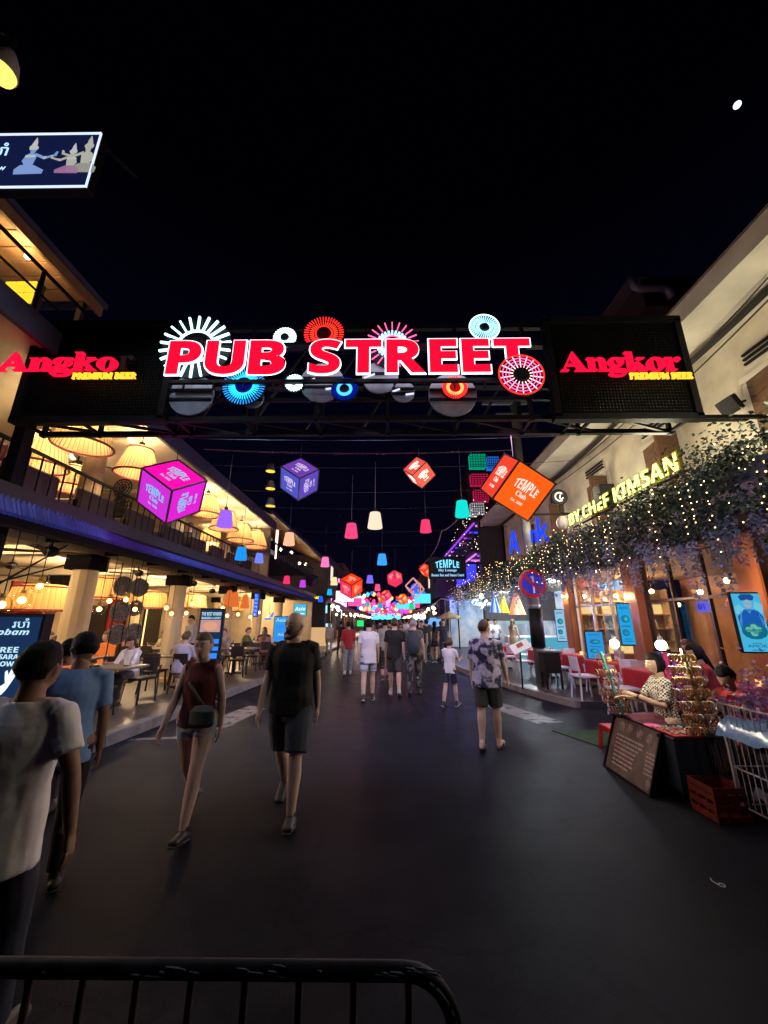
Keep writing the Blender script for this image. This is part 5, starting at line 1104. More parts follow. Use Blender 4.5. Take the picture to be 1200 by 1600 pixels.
m.add(vs, [(0, 1 + j, 1 + (j + 1) % n) for j in range(n)] + [(1 + j, 1 + n + j, 1 + n + (j + 1) % n, 1 + (j + 1) % n) for j in range(n)]); m.build('canopy', mat('straw', (.42, .3, .12), .8, nz=(9, .3)), t); MB().tube([(0, 0, 0), (0, 0, 1.95)], .025, 8).build('pole', WHITEP, t); MB().lathe([(.25, 0), (.25, .06), (.04, .1)], 14).build('base', BLACK, t)
for k in range(6): b = MB().bar((0, 0, 2.0), (.7 * cos(k * pi / 3), .7 * sin(k * pi / 3), 1.72), .015).build('rib', DARKW, t)
# ================================================================ jewellery stall in front
m = MB(); m.quad((2.62, 6.9, .012), (3.9, 6.95, .012), (4.0, 6.15, .012), (2.95, 6.12, .012)); m.quad((2.62, 6.9, 0), (2.95, 6.12, 0), (2.95, 6.12, .012), (2.62, 6.9, .012)); tag(m.build('green_mat', mat('green_turf', (.012, .07, .02), .9, nz=(30, .5), bump=(180, .6))), 'worn green mat on the road beside the red stool', 'mat')
RP = mat('red_plastic', (.5, .012, .016), .35)
t = thing('plastic_stool', 'red plastic stool beside the jewellery stall', 'stool', (3.12, 5.95, 0)); MB().box((0, 0, .29), (.28, .28, .03), b=.012).build('seat', RP, t); m = MB(); m.box((0, 0, .255), (.26, .26, .05)); m.build('apron', RP, t)
for sx in (-1, 1):
    for sy in (-1, 1): MB().bar((sx * .12, sy * .12, .28), (sx * .15, sy * .15, 0), .04).build('leg', RP, t)
a0, a1, a2, a3 = V((2.62, 5.36, 0.01)), V((2.62, 4.5, .01)), V((2.84, 4.5, .58)), V((2.84, 5.32, .58))
t = thing('a_board', 'leaning black sign board with pale rows of writing and pictures', 'sign board', (2.62, 4.93, 0)); o_ = V((2.62, 4.93, 0))
nrm = (a3 - a0).cross(a1 - a0).normalized(); nrm = -nrm if nrm.x > 0 else nrm
M = frame((a0 + a1 + a2 + a3) / 4 - o_, nrm); bw, bh = .85, .61
g = MB(); g.box((0, 0, -.015), (bw, bh, .03), M); g.build('board', mat('board_print', (.05, .035, .03), .4, nz=(5, .7, .15), col2=(.16, .12, .1)), t)
g = MB()
for y in (-1, 1): g.box((0, y * bh / 2, 0), (bw + .02, .02, .035), M)
for x in (-1, 1): g.box((x * bw / 2, 0, 0), (.02, bh - .02, .035), M)
g.build('frame', BLACKM, t)
R.seed(8); g = MB()
for r in range(8):
    x = -.3
    while x < .16 - .02 * r:
        w = R.uniform(.03, .09); g.box((x + w / 2, .1 - r * .045, .003), (w, .02, .004), M); x += w + .014
for r in range(6):
    x = .26
    while x < .38: w = R.uniform(.02, .05); g.box((x + w / 2, .06 - r * .04, .003), (w, .022, .004), M); x += w + .01
tag(g.build('writing', mat('board_ink', (.5, .38, .36), .6), t), kind='stuff')
g = MB()
for x, y, rx, ry in ((-.24, .2, .07, .07), (-.08, .22, .06, .05), (.1, .2, .08, .06), (.27, .2, .06, .07), (.36, -.22, .04, .06)):
    n = 11; g.prism([(x + rx * R.uniform(.6, 1.1) * cos(2 * pi * j / n), y + ry * R.uniform(.6, 1.1) * sin(2 * pi * j / n)) for j in range(n)], .003, M=M)
g.build('photo', mat('board_photo', (.3, .24, .2), .6, nz=(22, .7)), t)
g = MB(); g.bar((.2, .4, .56), (.5, .42, 0), .03); g.bar((.2, -.4, .56), (.5, -.42, 0), .03); g.build('strut', BLACKM, t)
t = thing('stall_table', 'low stall table under a black cloth laden with jewellery', 'stall', (3.16, 4.85, 0)); VELV = mat('black_velvet', (.012, .014, .022), .9)
MB().box((0, 0, .55), (.62, 1.0, .03), b=.01).build('tabletop', VELV, t); g = MB(); n = 60; vs = []
per = [(-.31, -.5), (.31, -.5), (.31, .5), (-.31, .5), (-.31, -.5)]
for i in range(n + 1):
    u = i / n * 4; k = min(3, int(u)); f = u - k; x = per[k][0] + (per[k + 1][0] - per[k][0]) * f; y = per[k][1] + (per[k + 1][1] - per[k][1]) * f; w = 1 + .04 * sin(i * 1.9); vs += [(x, y, .545), (x * w, y * w, .09)]
g.add(vs, [(2 * i, 2 * i + 2, 2 * i + 3, 2 * i + 1) for i in range(n)]); g.build('skirt', mat('blue_black_cloth', (.025, .035, .055), .8, nz=(3, .4)), t, True)
for sx in (-1, 1):
    for sy in (-1, 1): MB().box((sx * .26, sy * .44, .27), (.04, .04, .54)).build('leg', BLACK, t)
t = thing('jewellery_tray', 'red-rimmed tray of pale beads on the stall table', 'tray', (3.02, 4.52, .568)); MB().box((0, 0, .01), (.3, .34, .02), b=.004).build('tray', mat('red_tray', (.4, .02, .03), .5), t); g = MB(); R.seed(4)
for i in range(60): g.ball((R.uniform(-.13, .13), R.uniform(-.15, .15), .03), R.uniform(.008, .018), 6, 4)
tag(g.build('beads', mat('bead_pale', (.5, .5, .38), .3, nz=(40, .6)), t), kind='stuff')
t = thing('pink_dish', 'flat pink dish at the edge of the stall table', 'dish', (2.93, 4.78, .568)); MB().lathe([(.02, .004), (.07, .004), (.085, .018), (.08, .012)], 16).build('dish', mat('pink_plastic', (.7, .12, .35), .4), t, True)
# bracelet racks: a post with cross rods strung with rings
BR = [mat('ring_gold', (.55, .33, .1), .35, .8), mat('ring_wood', (.45, .22, .1), .5), mat('ring_silver', (.5, .5, .5), .3, .9), mat('ring_rose', (.5, .2, .16), .4)]
def rack(label, loc, h, rods, seed, lean=0., tint=(.1, .55, .4)):
    R.seed(seed); t = thing('bracelet_rack', label, 'rack', loc); MB().bar((0, 0, 0), (lean, 0, h), .028).build('post', mat('post_%d' % seed, tint, .4, nz=(8, .4)), t); MB().box((0, 0, .012), (.2, .2, .024)).build('base', BLACK, t)
    for z, l, n in rods:
        x0 = lean * z / h; rd = MB(); rd.tube([(x0 - l, 0, z), (x0 + l * .7, 0, z)], .008, 6); rod = rd.build('rod', BLACKM, t)
        for i in range(n):
            g = MB(); q = R.uniform(.026, .042); x = x0 - l + (1.7 * l) * (i + .5) / n; tl = R.uniform(-.4, .4)
            g.tube([(x + .3 * q * tl * sin(a), q * cos(a), z - q * .8 + q * sin(a)) for a in [2 * pi * j / 10 for j in range(11)]], R.uniform(.006, .012), 4, cap=False); g.build('bracelet', BR[R.randrange(4)], rod, True)
    return t
rack('left bracelet rack with a green post and few rods', (2.9, 5.28, .565), .75, [(.1, .16, 8), (.2, .17, 9), (.3, .17, 9), (.42, .1, 4), (.53, .16, 8), (.66, .1, 2)], 41, -.16)
rack('crowded right bracelet rack hung with shiny chains', (3.25, 4.4, .565), .85, [(.08, .2, 12), (.2, .2, 12), (.32, .22, 13), (.44, .22, 13), (.55, .2, 12), (.66, .2, 11), (.78, .16, 8)], 42, -.1, (.45, .3, .08))
rack('rear bracelet rack beside the purple cloth', (3.44, 4.62, .3), 1.0, [(.2, .2, 12), (.35, .2, 12), (.5, .2, 12), (.65, .2, 12), (.8, .2, 10), (.92, .16, 8)], 43, -.08, (.2, .2, .25))
R.seed(44); t = thing('hanging_chains', 'glittering silver chains hanging off the front of the stall', 'necklaces', (3.3, 4.3, 0)); g = MB()
for i in range(70):
    x = R.uniform(-.12, .28); y = R.uniform(-.06, .06); z = R.uniform(.5, .7); L_ = R.uniform(.15, .4); g.tube([(x, y, z), (x + R.uniform(-.01, .01), y, z - L_ * .6), (x + R.uniform(-.02, .02), y, z - L_)], .004, 4, cap=False); g.ball((x, y, z - L_), .011, 5, 4)
tag(g.build('chains', mat('chain_silver', (.6, .6, .62), .22, 1), t), kind='stuff')
for k, (px, py, Y, w_) in enumerate(((960, 1006, 5.25, 'left'), (1033, 1008, 4.55, 'right'))):
    p = at(px, py, Y=Y); t = thing('stall_lamp', 'dazzling white bulb clipped on top of the %s bracelet rack' % w_, 'lamp', p, group='white bulbs over the stall'); MB().ball((0, 0, 0), .055, 12, 8).build('bulb', glow('stall_white', (1, .9, .72), 26), t, True); MB().lathe([(.02, .09), (.028, .05), (.03, .02)], 10).build('socket', WHITEP, t); point('bulb_light', t, (0, 0, -.075), 15, (1, .86, .66), .04)
t = thing('purple_cloth', 'purple and pink cloths draped behind the bracelet racks', 'cloth', (3.66, 5.4, 0)); g = MB()
for k in range(3): g.k = k; g.box((0 - .03 * k, -.12 + .1 * k, .95), (.02, .09, .7))
g.build('cloth', [mat('cloth_purple', (.12, .02, .2), .8), mat('cloth_magenta', (.4, .02, .16), .8), mat('cloth_indigo', (.05, .03, .25), .8)], t); MB().bar((.03, 0, 0), (.03, 0, 1.34), .03).build('stand', BLACKM, t); MB().bar((.0, -.25, 1.31), (.0, .25, 1.31), .02).build('rod', BLACKM, t)
RC = mat('red_crate', (.16, .014, .008), .5, nz=(6, .4))
t = thing('plastic_crate', 'dark red plastic crate under the stall corner', 'crate', (3.02, 4.12, 0)); t.scale = (.72, .72, .8); g = MB()
for z in (.04, .14, .24, .31): g.box((0, -.2, z), (.42, .015, .06)); g.box((0, .2, z), (.42, .015, .06)); g.box((-.21, 0, z), (.015, .4, .06)); g.box((.21, 0, z), (.015, .4, .06))
for x in (-.2, -.07, .07, .2): g.box((x, -.2, .17), (.03, .02, .34)); g.box((x, .2, .17), (.03, .02, .34)); g.box((-.21, x, .17), (.02, .03, .34)); g.box((.21, x, .17), (.02, .03, .34))
g.box((0, 0, .01), (.42, .4, .02)); g.build('crate', RC, t)
# wire cart
t = thing('wire_cart', 'white wire cart with blue plastic sheeting over goods', 'cart', (3.45, 3.6, 0)); WW = mat('white_wire', (.6, .62, .66), .35, .5)
g = MB()
for x in (-.3, .3):
    for y in (-.45, .45): g.bar((x, y, .06), (x, y, .78), .022)
for z in (.12, .42, .76):
    for y in (-.45, .45): g.bar((-.3, y, z), (.3, y, z), .012)
    for x in (-.3, .3): g.bar((x, -.45, z), (x, .45, z), .012)
g.build('frame', WW, t)
for k in range(15): y = -.42 + .06 * k; MB().bar((-.3, y, .76), (-.3, y, .95), .006).build('wire', WW, t)
for k in range(10): x = -.27 + .06 * k; MB().bar((x, .45, .76), (x, .45, .95), .006).build('wire', WW, t)
for k in range(15): y = -.42 + .06 * k; MB().bar((-.3, y, .12), (-.3, y, .76), .006).build('wire', WW, t)
g = MB(); g.bar((-.3, -.45, .95), (-.3, .45, .95), .012); g.bar((-.3, .45, .95), (.3, .45, .95), .012); g.build('rail', WW, t)
g = MB(); n = 14; R.seed(12); vs = [(-.36 + .72 * i / n, -.5 + 1.0 * j / n, .8 + .07 * noise.noise(V((i * .45, j * .4, 1))) - (.12 if i in (0, n) or j == 0 else 0)) for i in range(n + 1) for j in range(n + 1)]
g.add(vs, [(i * (n + 1) + j, i * (n + 1) + j + 1, (i + 1) * (n + 1) + j + 1, (i + 1) * (n + 1) + j) for i in range(n) for j in range(n)]); g.build('plastic_sheet', mat('blue_plastic', (.12, .3, .6), .25, nz=(6, .3), bump=(8, .5)), t, True)
g = MB(); vs = [(-.28 + .56 * i / n, -.42 + .84 * j / n, .2 + .16 * noise.noise(V((i * .5, j * .5, 7)))) for i in range(n + 1) for j in range(n + 1)]; g.add(vs, [(i * (n + 1) + j, i * (n + 1) + j + 1, (i + 1) * (n + 1) + j + 1, (i + 1) * (n + 1) + j) for i in range(n) for j in range(n)]); g.build('plastic_bag', mat('clear_bag', (.3, .29, .32), .15, bump=(12, .8)), t, True)
for x in (-.3, .3):
    for y in (-.45, .45): MB().tube([(x - .012, y, .04), (x + .012, y, .04)], .04, 12, side=(0, 1, 0)).build('wheel', mat('wheel_rubber', (.03, .03, .03), .6), t)
R.seed(77); FP = [mat('petal_pink', (.6, .2, .35), .7), mat('petal_lilac', (.4, .25, .6), .7), mat('petal_red', (.5, .02, .06), .7), mat('petal_white', (.6, .5, .6), .7)]
for k in range(9):
    t = thing('cloth_flower', ['pink cloth flower nearest the stall on the cart rail', 'lilac cloth flower second on the cart rail', 'red cloth flower on the cart rail', 'white cloth flower on the cart rail', 'pink cloth flower in the middle of the cart rail', 'lilac cloth flower low on the cart rail', 'dark red cloth flower at the cart end', 'lilac cloth flower at the cart end', 'pink cloth flower at the very end of the cart'][k], 'flower', (3.14 + .07 * k, 4.06, .97 + R.uniform(-.01, .02)), group='cloth flowers on the cart'); g = MB()
    for i in range(26): a, b = R.uniform(0, 6.28), R.uniform(-.3, 1.4); d = V((cos(a) * cos(b), sin(a) * cos(b), sin(b))); e = d.orthogonal().normalized() * .018; g.quad(d * .008, d * .025 + e, d * .045, d * .025 - e)
    tag(g.build('petals', FP[[0, 1, 2, 3, 0, 1, 2, 1, 0][k]], t)); MB().tube([(0, 0, 0), (0, 0, -.1)], .004, 5).build('stem', LEAF, t)
t = thing('flower_bouquet', 'tall pink and lilac bouquet of cloth flowers at the edge of the picture', 'flowers', (3.5, 3.98, .66)); g = MB()
for i in range(520): c = V((R.gauss(0, .1), R.gauss(0, .1), .25 + R.gauss(0, .17))); d = V((R.uniform(-1, 1), R.uniform(-1, 1), R.uniform(-.3, 1))).normalized(); e = d.orthogonal().normalized() * .018; g.k = R.choice([0, 1, 1, 2]); g.quad(c, c + d * .025 + e, c + d * .05, c + d * .025 - e)
tag(g.build('petals', [FP[0], FP[1], FP[3]], t), kind='stuff'); MB().lathe([(.05, -.05), (.1, .12), (.09, .12)], 12).build('vase', mat('vase', (.2, .2, .3), .3), t)
# small litter on the road
p = at(1128, 1384, Z=.0); t = thing('white_ring', 'small white ring with a tail lying on the asphalt', 'litter', p); t.scale = (.6, .6, .6); g = MB(); g.tube([(.03 * cos(a), .03 * sin(a), .006) for a in [2 * pi * j / 14 for j in range(15)]], .006, 5, cap=False); g.tube([(-.03, 0, .006), (-.05, .07, .006), (-.03, .12, .006)], .005, 5); g.build('ring', mat('litter_white', (.6, .6, .6), .5), t)
# ================================================================ foreground barrier
BP = mat('barrier_paint', (.003, .004, .007), .6, nz=(14, .9, .06), col2=(.008, .012, .02), spec=.15); CHIP = mat('chipped_blue', (.09, .14, .2), .55, nz=(40, .5))
t = thing('crowd_barrier', 'dark steel crowd barrier with chipped pale paint across the foreground', 'barrier', (0, 1.05, 0)); g = MB()
zt_, xr, rc = .985, .135, .1
path = [(-1.9, 0, .12), (-1.9, 0, zt_ - rc)] + [(-1.9 + rc - rc * cos(a), 0, zt_ - rc + rc * sin(a)) for a in [rad(15 * j) for j in range(1, 7)]] + [(xr - rc + rc * sin(a), 0, zt_ - rc + rc * cos(a)) for a in [rad(15 * j) for j in range(0, 7)]] + [(xr, 0, .12)]
g.tube(path, .0165, 12); g.bar((-1.9, 0, .2), (xr, 0, .2), .03); g.build('frame', BP, t, True)
for k in range(17):
    x = -1.8 + .115 * k
    if x < xr - .05: MB().tube([(x, 0, .2), (x, 0, zt_ - .012)], .008, 8).build('bar', mat('barrier_red', (.02, .005, .006), .6, nz=(20, .5), spec=.1), t, True)
for x in (-1.6, -.1): g = MB(); g.bar((x, -.3, .03), (x, .3, .03), .03); g.bar((x, -.28, .03), (x, 0, .2), .025); g.bar((x, .28, .03), (x, 0, .2), .025); g.build('foot', BP, t)
g = MB(); R.seed(15)
for i in range(34):
    x = R.choice([R.uniform(-.75, .1), R.uniform(-.5, -.1), R.uniform(-.02, .05)]); l = R.uniform(.004, .028); a = R.uniform(.5, 1.9); g.tube([(x, -.0165 * sin(a), zt_ + .0165 * cos(a)), (x + l, -.0166 * sin(a + .1), zt_ + .0166 * cos(a + .1)), (x + l * 1.5, -.0163 * sin(a + .2), zt_ + .0163 * cos(a + .2))], [.0012, .003 * R.uniform(.5, 1), .0008], 5)
for i in range(14):
    a = rad(R.uniform(20, 95)); g.tube([(xr - rc + (rc + .004) * sin(a), -.016, zt_ - rc + (rc + .004) * cos(a)), (xr - rc + (rc + .004) * sin(a + .1), -.016, zt_ - rc + (rc + .004) * cos(a + .1))], .0028, 5)
tag(g.build('paint_chips', CHIP, t), kind='stuff')
# ================================================================ second left house above the long awning
LH = thing('lounge_house', 'second house on the left with an open upper lounge under a plank gable', 'building')
MB().box((-8.6, 20.6, 4.6), (7, 8.9, .2)).build('upper_floor', FASC, LH); MB().box((-9.5, 20.6, 5.6), (.2, 8.9, 2)).build('rear_wall', mat('dim_brick', (.14, .08, .05), .8, nz=(3, .4)), LH)
MB().box((-7.6, 16.3, 4.5), (5, .2, 2.6)).build('end_wall', mat('dim_wall', (.1, .08, .07), .8, nz=(2, .3)), LH)
m = MB(); m.quad((-5.2, 16.4, 6.3), (-4.2, 27.2, 5.5), (-9, 27.2, 7.6), (-9, 16.4, 7.6)); m.build('soffit', PLK, LH); m = MB(); m.quad((-5.2, 16.4, 6.4), (-4.1, 27.4, 5.6), (-9, 27.4, 7.7), (-9, 16.4, 7.7)); m.bar((-5.2, 16.4, 6.35), (-4.1, 27.4, 5.55), .16); m.build('roof', FASC, LH)
m = MB(); m.box((-4.9, 20.6, 4.95), (.06, 8.8, .05))
for k in range(24): m.box((-4.9, 16.4 + .37 * k, 4.55), (.03, .03, .8))
m.build('handrail', BLACKM, LH)
for k, (y, z) in enumerate(((17.6, 5.6), (19.8, 5.3), (22, 5.5), (24.2, 5.2), (26, 5.4))): MB().ball((-5.6, y, z), .09, 8, 6).build('bulb', glow('warm_bulb', (1, .78, .45), 8), LH); point('bulb_light', LH, (-5.5, y, z - .15), 22, (1, .62, .32), .1)
MB().box((-5.0, 16.9, 5.0), (.08, .1, 1.3)).build('tube_light', glow('tube_cream', (1, .85, .6), 2.5), LH)
for k in range(3): MB().box((-9.3, 18 + 2.9 * k, 5.5), (.1, 1.3, 1.3)).build('window', glow('lounge_window', (.5, .25, .1), .8), LH)
# rows of shop houses down the street
R.seed(51)
def shop(label, side, y0, y1, h, wall, lit, sgn, awn, z1=3.0):
    xs = (-4.3 if side < 0 else 3.9); t = thing('shop_house', label, 'building', (xs, (y0 + y1) / 2, .1)); L_ = y1 - y0; S = side
    MB().box((S * 3.5, 0, (z1 + h) / 2 + .2), (7, L_ - .1, h - z1 - .4)).build('upper_wall', wall, t)
    MB().box((S * 3.4, L_ / 2 - .1, z1 / 2), (6.6, .2, z1)).build('party_wall', wall, t); MB().box((S * 3.4, -L_ / 2 + .1, z1 / 2), (6.6, .2, z1)).build('party_wall', wall, t)
    MB().box((S * 4.2, 0, z1 / 2), (.1, L_ - .4, z1)).build('lit_interior', lit, t); MB().box((S * 3.4, 0, z1 + .02), (6.8, L_ - .1, .12)).build('ceiling', wall, t)
    m = MB(); m.quad((-S * .9, -L_ / 2, z1 - .45), (-S * .9, L_ / 2, z1 - .45), (S * .1, L_ / 2, z1 + .1), (S * .1, -L_ / 2, z1 + .1)); m.quad((-S * .9, -L_ / 2, z1 - .65), (-S * .9, L_ / 2, z1 - .65), (-S * .9, L_ / 2, z1 - .45), (-S * .9, -L_ / 2, z1 - .45)); m.build('awning', awn, t)
    for k in range(int(L_ / 1.1)): MB().ball((-S * R.uniform(-.6, .7), -L_ / 2 + 1.1 * (k + .5), z1 - R.uniform(.3, .9)), R.uniform(.06, .11), 8, 6).build('bulb', glow('shop_bulb', (1, .8, .55), 7), t)
    for k in range(max(2, int(L_ / 3))):
        y = -L_ / 2 + L_ * (k + .5) / max(2, int(L_ / 3)); w = MB(); w.box((-S * .01, y, (z1 + h) / 2 + .4), (.06, 1.3, 1.3)); f = w.build('window', DARKW, t); MB().box((-S * .05, y, (z1 + h) / 2 + .4), (.03, 1.1, 1.1)).build('pane', lit if R.random() < .45 else BLACK, f)
        MB().box((S * 1.6, y, .55), (.7, 1.6, .9)).build('counter', DARKW, t); MB().box((S * .4, y - .8, z1 / 2), (.25, .25, z1)).build('post', wall, t)
        MB().ball((-S * .2, y, z1 - .35), .13, 8, 6).build('bulb', glow('shop_bulb', (1, .8, .55), 7), t)
    for k, (yy, c) in enumerate(sgn): MB().box((-S * 1.1, -L_ / 2 + yy * L_, z1 + .35 + .5 * (k % 2)), (1.3, .14, .75)).build('lit_sign', c, t)
    point('shop_light', t, (-S * .3, 0, z1 - .5), 330, (1, .74, .55), .3)
def GLW(n, c, s=1.3): return glow('far_' + n, c, s)
fp, fm, fb, fc, fo, fw_, fy, fv = GLW('pink', (1, .08, .35)), GLW('magenta', (.85, .05, .7)), GLW('blue', (.03, .2, 1)), GLW('cyan', (.1, .7, .9)), GLW('orange', (1, .3, .05)), GLW('white', (1, .9, .8), 2), GLW('yellow', (1, .7, .1)), GLW('violet', (.3, .1, .9))
wl1, wl2 = mat('far_wall_dark', (.06, .05, .05), .8, nz=(1, .4)), mat('far_wall_brown', (.13, .08, .06), .8, nz=(1, .4)); int1, int2 = glow('lit_shop_amber', (.75, .42, .2), 1.3), glow('lit_shop_white', (.8, .68, .52), 1.3)
aw1, aw2 = mat('awning_dark', (.03, .03, .04), .6), mat('awning_red', (.2, .02, .02), .7)
shop('left shop house just past the long restaurant, with a white lit box sign', -1, 27.6, 37, 6.2, wl1, int2, [(.15, fw_), (.6, fc)], aw1)
shop('left shop house with amber interior and pink box sign', -1, 37, 48, 7, wl2, int1, [(.1, fp), (.6, fw_)], aw2)
shop('left shop house in the middle distance with blue box signs', -1, 48, 61, 6.4, wl1, int2, [(.1, fb), (.4, fm), (.8, fy)], aw1)
shop('far left shop house with red awning and violet box sign', -1, 61, 76, 7.2, wl2, int1, [(.1, fv), (.5, fw_)], aw2)
shop('farthest left shop house before the end of the street', -1, 76, 94, 6.6, wl1, int2, [(.1, fp), (.5, fc)], aw1)
shop('right shop house past the purple club with blue lit screens', 1, 31, 42, 6.4, wl1, int2, [(.1, fc), (.5, fb)], aw1)
shop('right shop house in the middle distance with red sign', 1, 42, 55, 7, wl2, int1, [(.1, fp), (.6, fw_)], aw2)
shop('far right shop house with orange box sign', 1, 55, 72, 6.6, wl1, int2, [(.1, fo), (.5, fm)], aw1)
shop('farthest right shop house before the end of the street', 1, 72, 94, 7, wl2, int1, [(.1, fb), (.5, fy)], aw2)
t = thing('end_gate', 'far gate across the end of the street with a long cyan banner', 'gate', (0, 96, 0)); MB().box((0, 0, 5.4), (12, .5, 1.6)).build('beam', wl1, t)
for x in (-5.8, 5.8): MB().box((x, 0, 2.6), (.6, .6, 5.2)).build('post', wl1, t)
MB().box((-.5, -.35, 2.7), (7, .15, 1.4)).build('banner', GLW('banner', (.12, .75, .95), 1.6), t); m = MB()
for k in range(12): m.box((-5 + .9 * k, -.3, 5.4), (.6, .1, 1.1))
m.build('lit_panel', fm, t)
# purple club on the right with rows of lit beams
TC = thing('purple_club', 'dark club house with purple-lit open terraces behind the TEMPLE board', 'building', (4.7, 24.7, .1))
PURP = glow('beam_violet', (.35, .06, .85), 1.3); PINKV = glow('beam_orchid', (.7, .2, .75), 1.2); BLV = glow('beam_blue', (.05, .06, .9), 1.3); DKT = mat('dark_timber_wall', (.045, .035, .04), .7, nz=(2, .4), aniso=(6, 6, 1))
MB().box((2.2, -5.6, 4.2), (4.6, .3, 5.2)).build('side_wall', DKT, TC); MB().box((5.5, 0, 4.2), (.3, 11, 8.2)).build('rear_wall', DKT, TC)
for z in (3.4, 5.0, 6.6): MB().box((2.4, .2, z), (5.4, 11.2, .16)).build('floor', DKT, TC)
for i, (z, mm) in enumerate(((4.85, PINKV), (6.45, PURP), (3.25, BLV))):
    for k in range(7): MB().box((.2, -4.8 + 1.6 * k, z), (.5, .09, .09)).build('lit_beam', [PURP, PINKV, BLV][(k + i) % 3], TC)
    MB().box((-.25, 0, z), (.07, 10.8, .07)).build('light_strip', mm, TC)
for z in (3.5, 5.1):
    for k in range(30): MB().box((-.28, -5.2 + .36 * k, z + .5), (.05, .06, .9)).build('rail_bar', DKT if z > 4 else BLV, TC) if (z > 4 or k < 16) else None
for y in (-4, 0, 4): point('violet_light', TC, (-.6, y, 4.3), 60, (.4, .1, 1), .3); point('blue_light', TC, (-.8, y, 2.9), 40, (.15, .15, 1), .3)
m = MB(); R.seed(61)
for i in range(190): m.ball((R.uniform(-.5, 1.2), R.uniform(-5.8, 5), 6.0 + R.uniform(-1.6, 1.8)), R.uniform(.014, .026), 5, 4)
tag(m.build('fairy_bulbs', glow('fairy_far', (1, .75, .7), 4), TC), kind='stuff')
q = at(699, 887, Y=17.9); t = thing('club_board', 'black TEMPLE signboard with ice-blue lettering', 'sign', q); MB().box((0, .05, 0), (1.75, .1, 1.05), b=.02).build('board', BLACK, t)
ICE = glow('letter_ice', (.18, .68, 1), 1.5); m = MB(); F = frame((0, -.01, 0), TOCAM)
m.add(*letters(sans('TEMPLE'), 1.1, .25, .02, arch=.55), M=F @ Matrix.Translation((0, .12, 0))); m.build('lettering', ICE, t); m = MB(); m.add(*letters(serif('Sky Lounge'), .85, .15, .02), M=F @ Matrix.Translation((0, -.13, 0))); m.add(*letters(serif('Rooms Bar and Dance Court'), 1.5, .12, .02), M=F @ Matrix.Translation((0, -.34, 0))); m.build('lettering', glow('letter_ice2', (.35, .65, 1), 1.2), t)
MB().bar((.9, .05, .2), (1.6, .05, .2), .06).build('bracket', BLACKM, t)
# tall house with coloured cage balconies
t = thing('cage_tower', 'tall dark house whose caged balconies glow green, blue and red', 'building', (5.7, 25, .1)); MB().box((2.2, 5.0, 6.2), (4, 6, 12.4)).build('wall', DKT, t)
for px, py, w, h, c, nm in ((747, 719, 1.1, 1.0, (.0, .32, .18), 'green'), (771, 722, .8, .9, (.02, .14, .62), 'blue'), (750, 748, 1.2, .8, (.42, .01, .06), 'red'), (753, 773, 1.0, .8, (.42, .01, .08), 'red'), (747, 795, .9, .9, (.35, .33, .36), 'white')):
    p = at(px, py, Y=25) - V((5.7, 25, .1)); MB().box((p.x, .3, p.z), (w, .5, h)).build('cage', glow('cage_%s' % nm, c, 1), t); g = MB()
    for k in range(7): g.box((p.x - w / 2 + w * k / 6, 0, p.z), (.035, .03, h))
    for k in range(6): g.box((p.x, 0, p.z - h / 2 + h * k / 5), (w, .03, .035))
    g.build('bars', BLACKM, t)
# ---------------------------------------------------------------- far lanterns over the crowd
R.seed(71)
CO = [('pink', fp), ('magenta', fm), ('blue', fb), ('cyan', fc), ('orange', fo), ('white', fw_), ('yellow', fy), ('violet', fv), ('red', GLW('red', (1, .02, .06)))]
FL = {}
for i in range(290):
    nm, mm = CO[R.choice([0, 0, 0, 1, 1, 1, 2, 3, 4, 5, 6, 7, 8, 8])]; rnd = R.random() < .55
    key = (nm, rnd)
    if key not in FL:
        g = MB(); g.ball((0, 0, 0), .27, 10, 7) if rnd else g.box((0, 0, 0), (.46, .46, .46), Matrix.Rotation(.6, 4, 'X') @ Matrix.Rotation(.7, 4, 'Y')); o = g.build('paper_lantern' if rnd else 'small_cube_lantern', mm, None, rnd); FL[key] = o
    else: o = FL[key].copy(); COL.objects.link(o)
    y = R.uniform(34, 90); u = R.uniform(-1, 1); o.location = (u * 2.7, y, 2.6 + R.random() * 2.2 * (.5 + .5 * y / 90)); o.scale = [R.uniform(.25, .7)] * 3
    tag(o, 'far %s %s in the glowing cluster above the crowd' % (nm, 'round paper lantern' if rnd else 'cube lantern'), 'lantern', 'far %s %s lanterns' % (nm, 'round' if rnd else 'cube'))
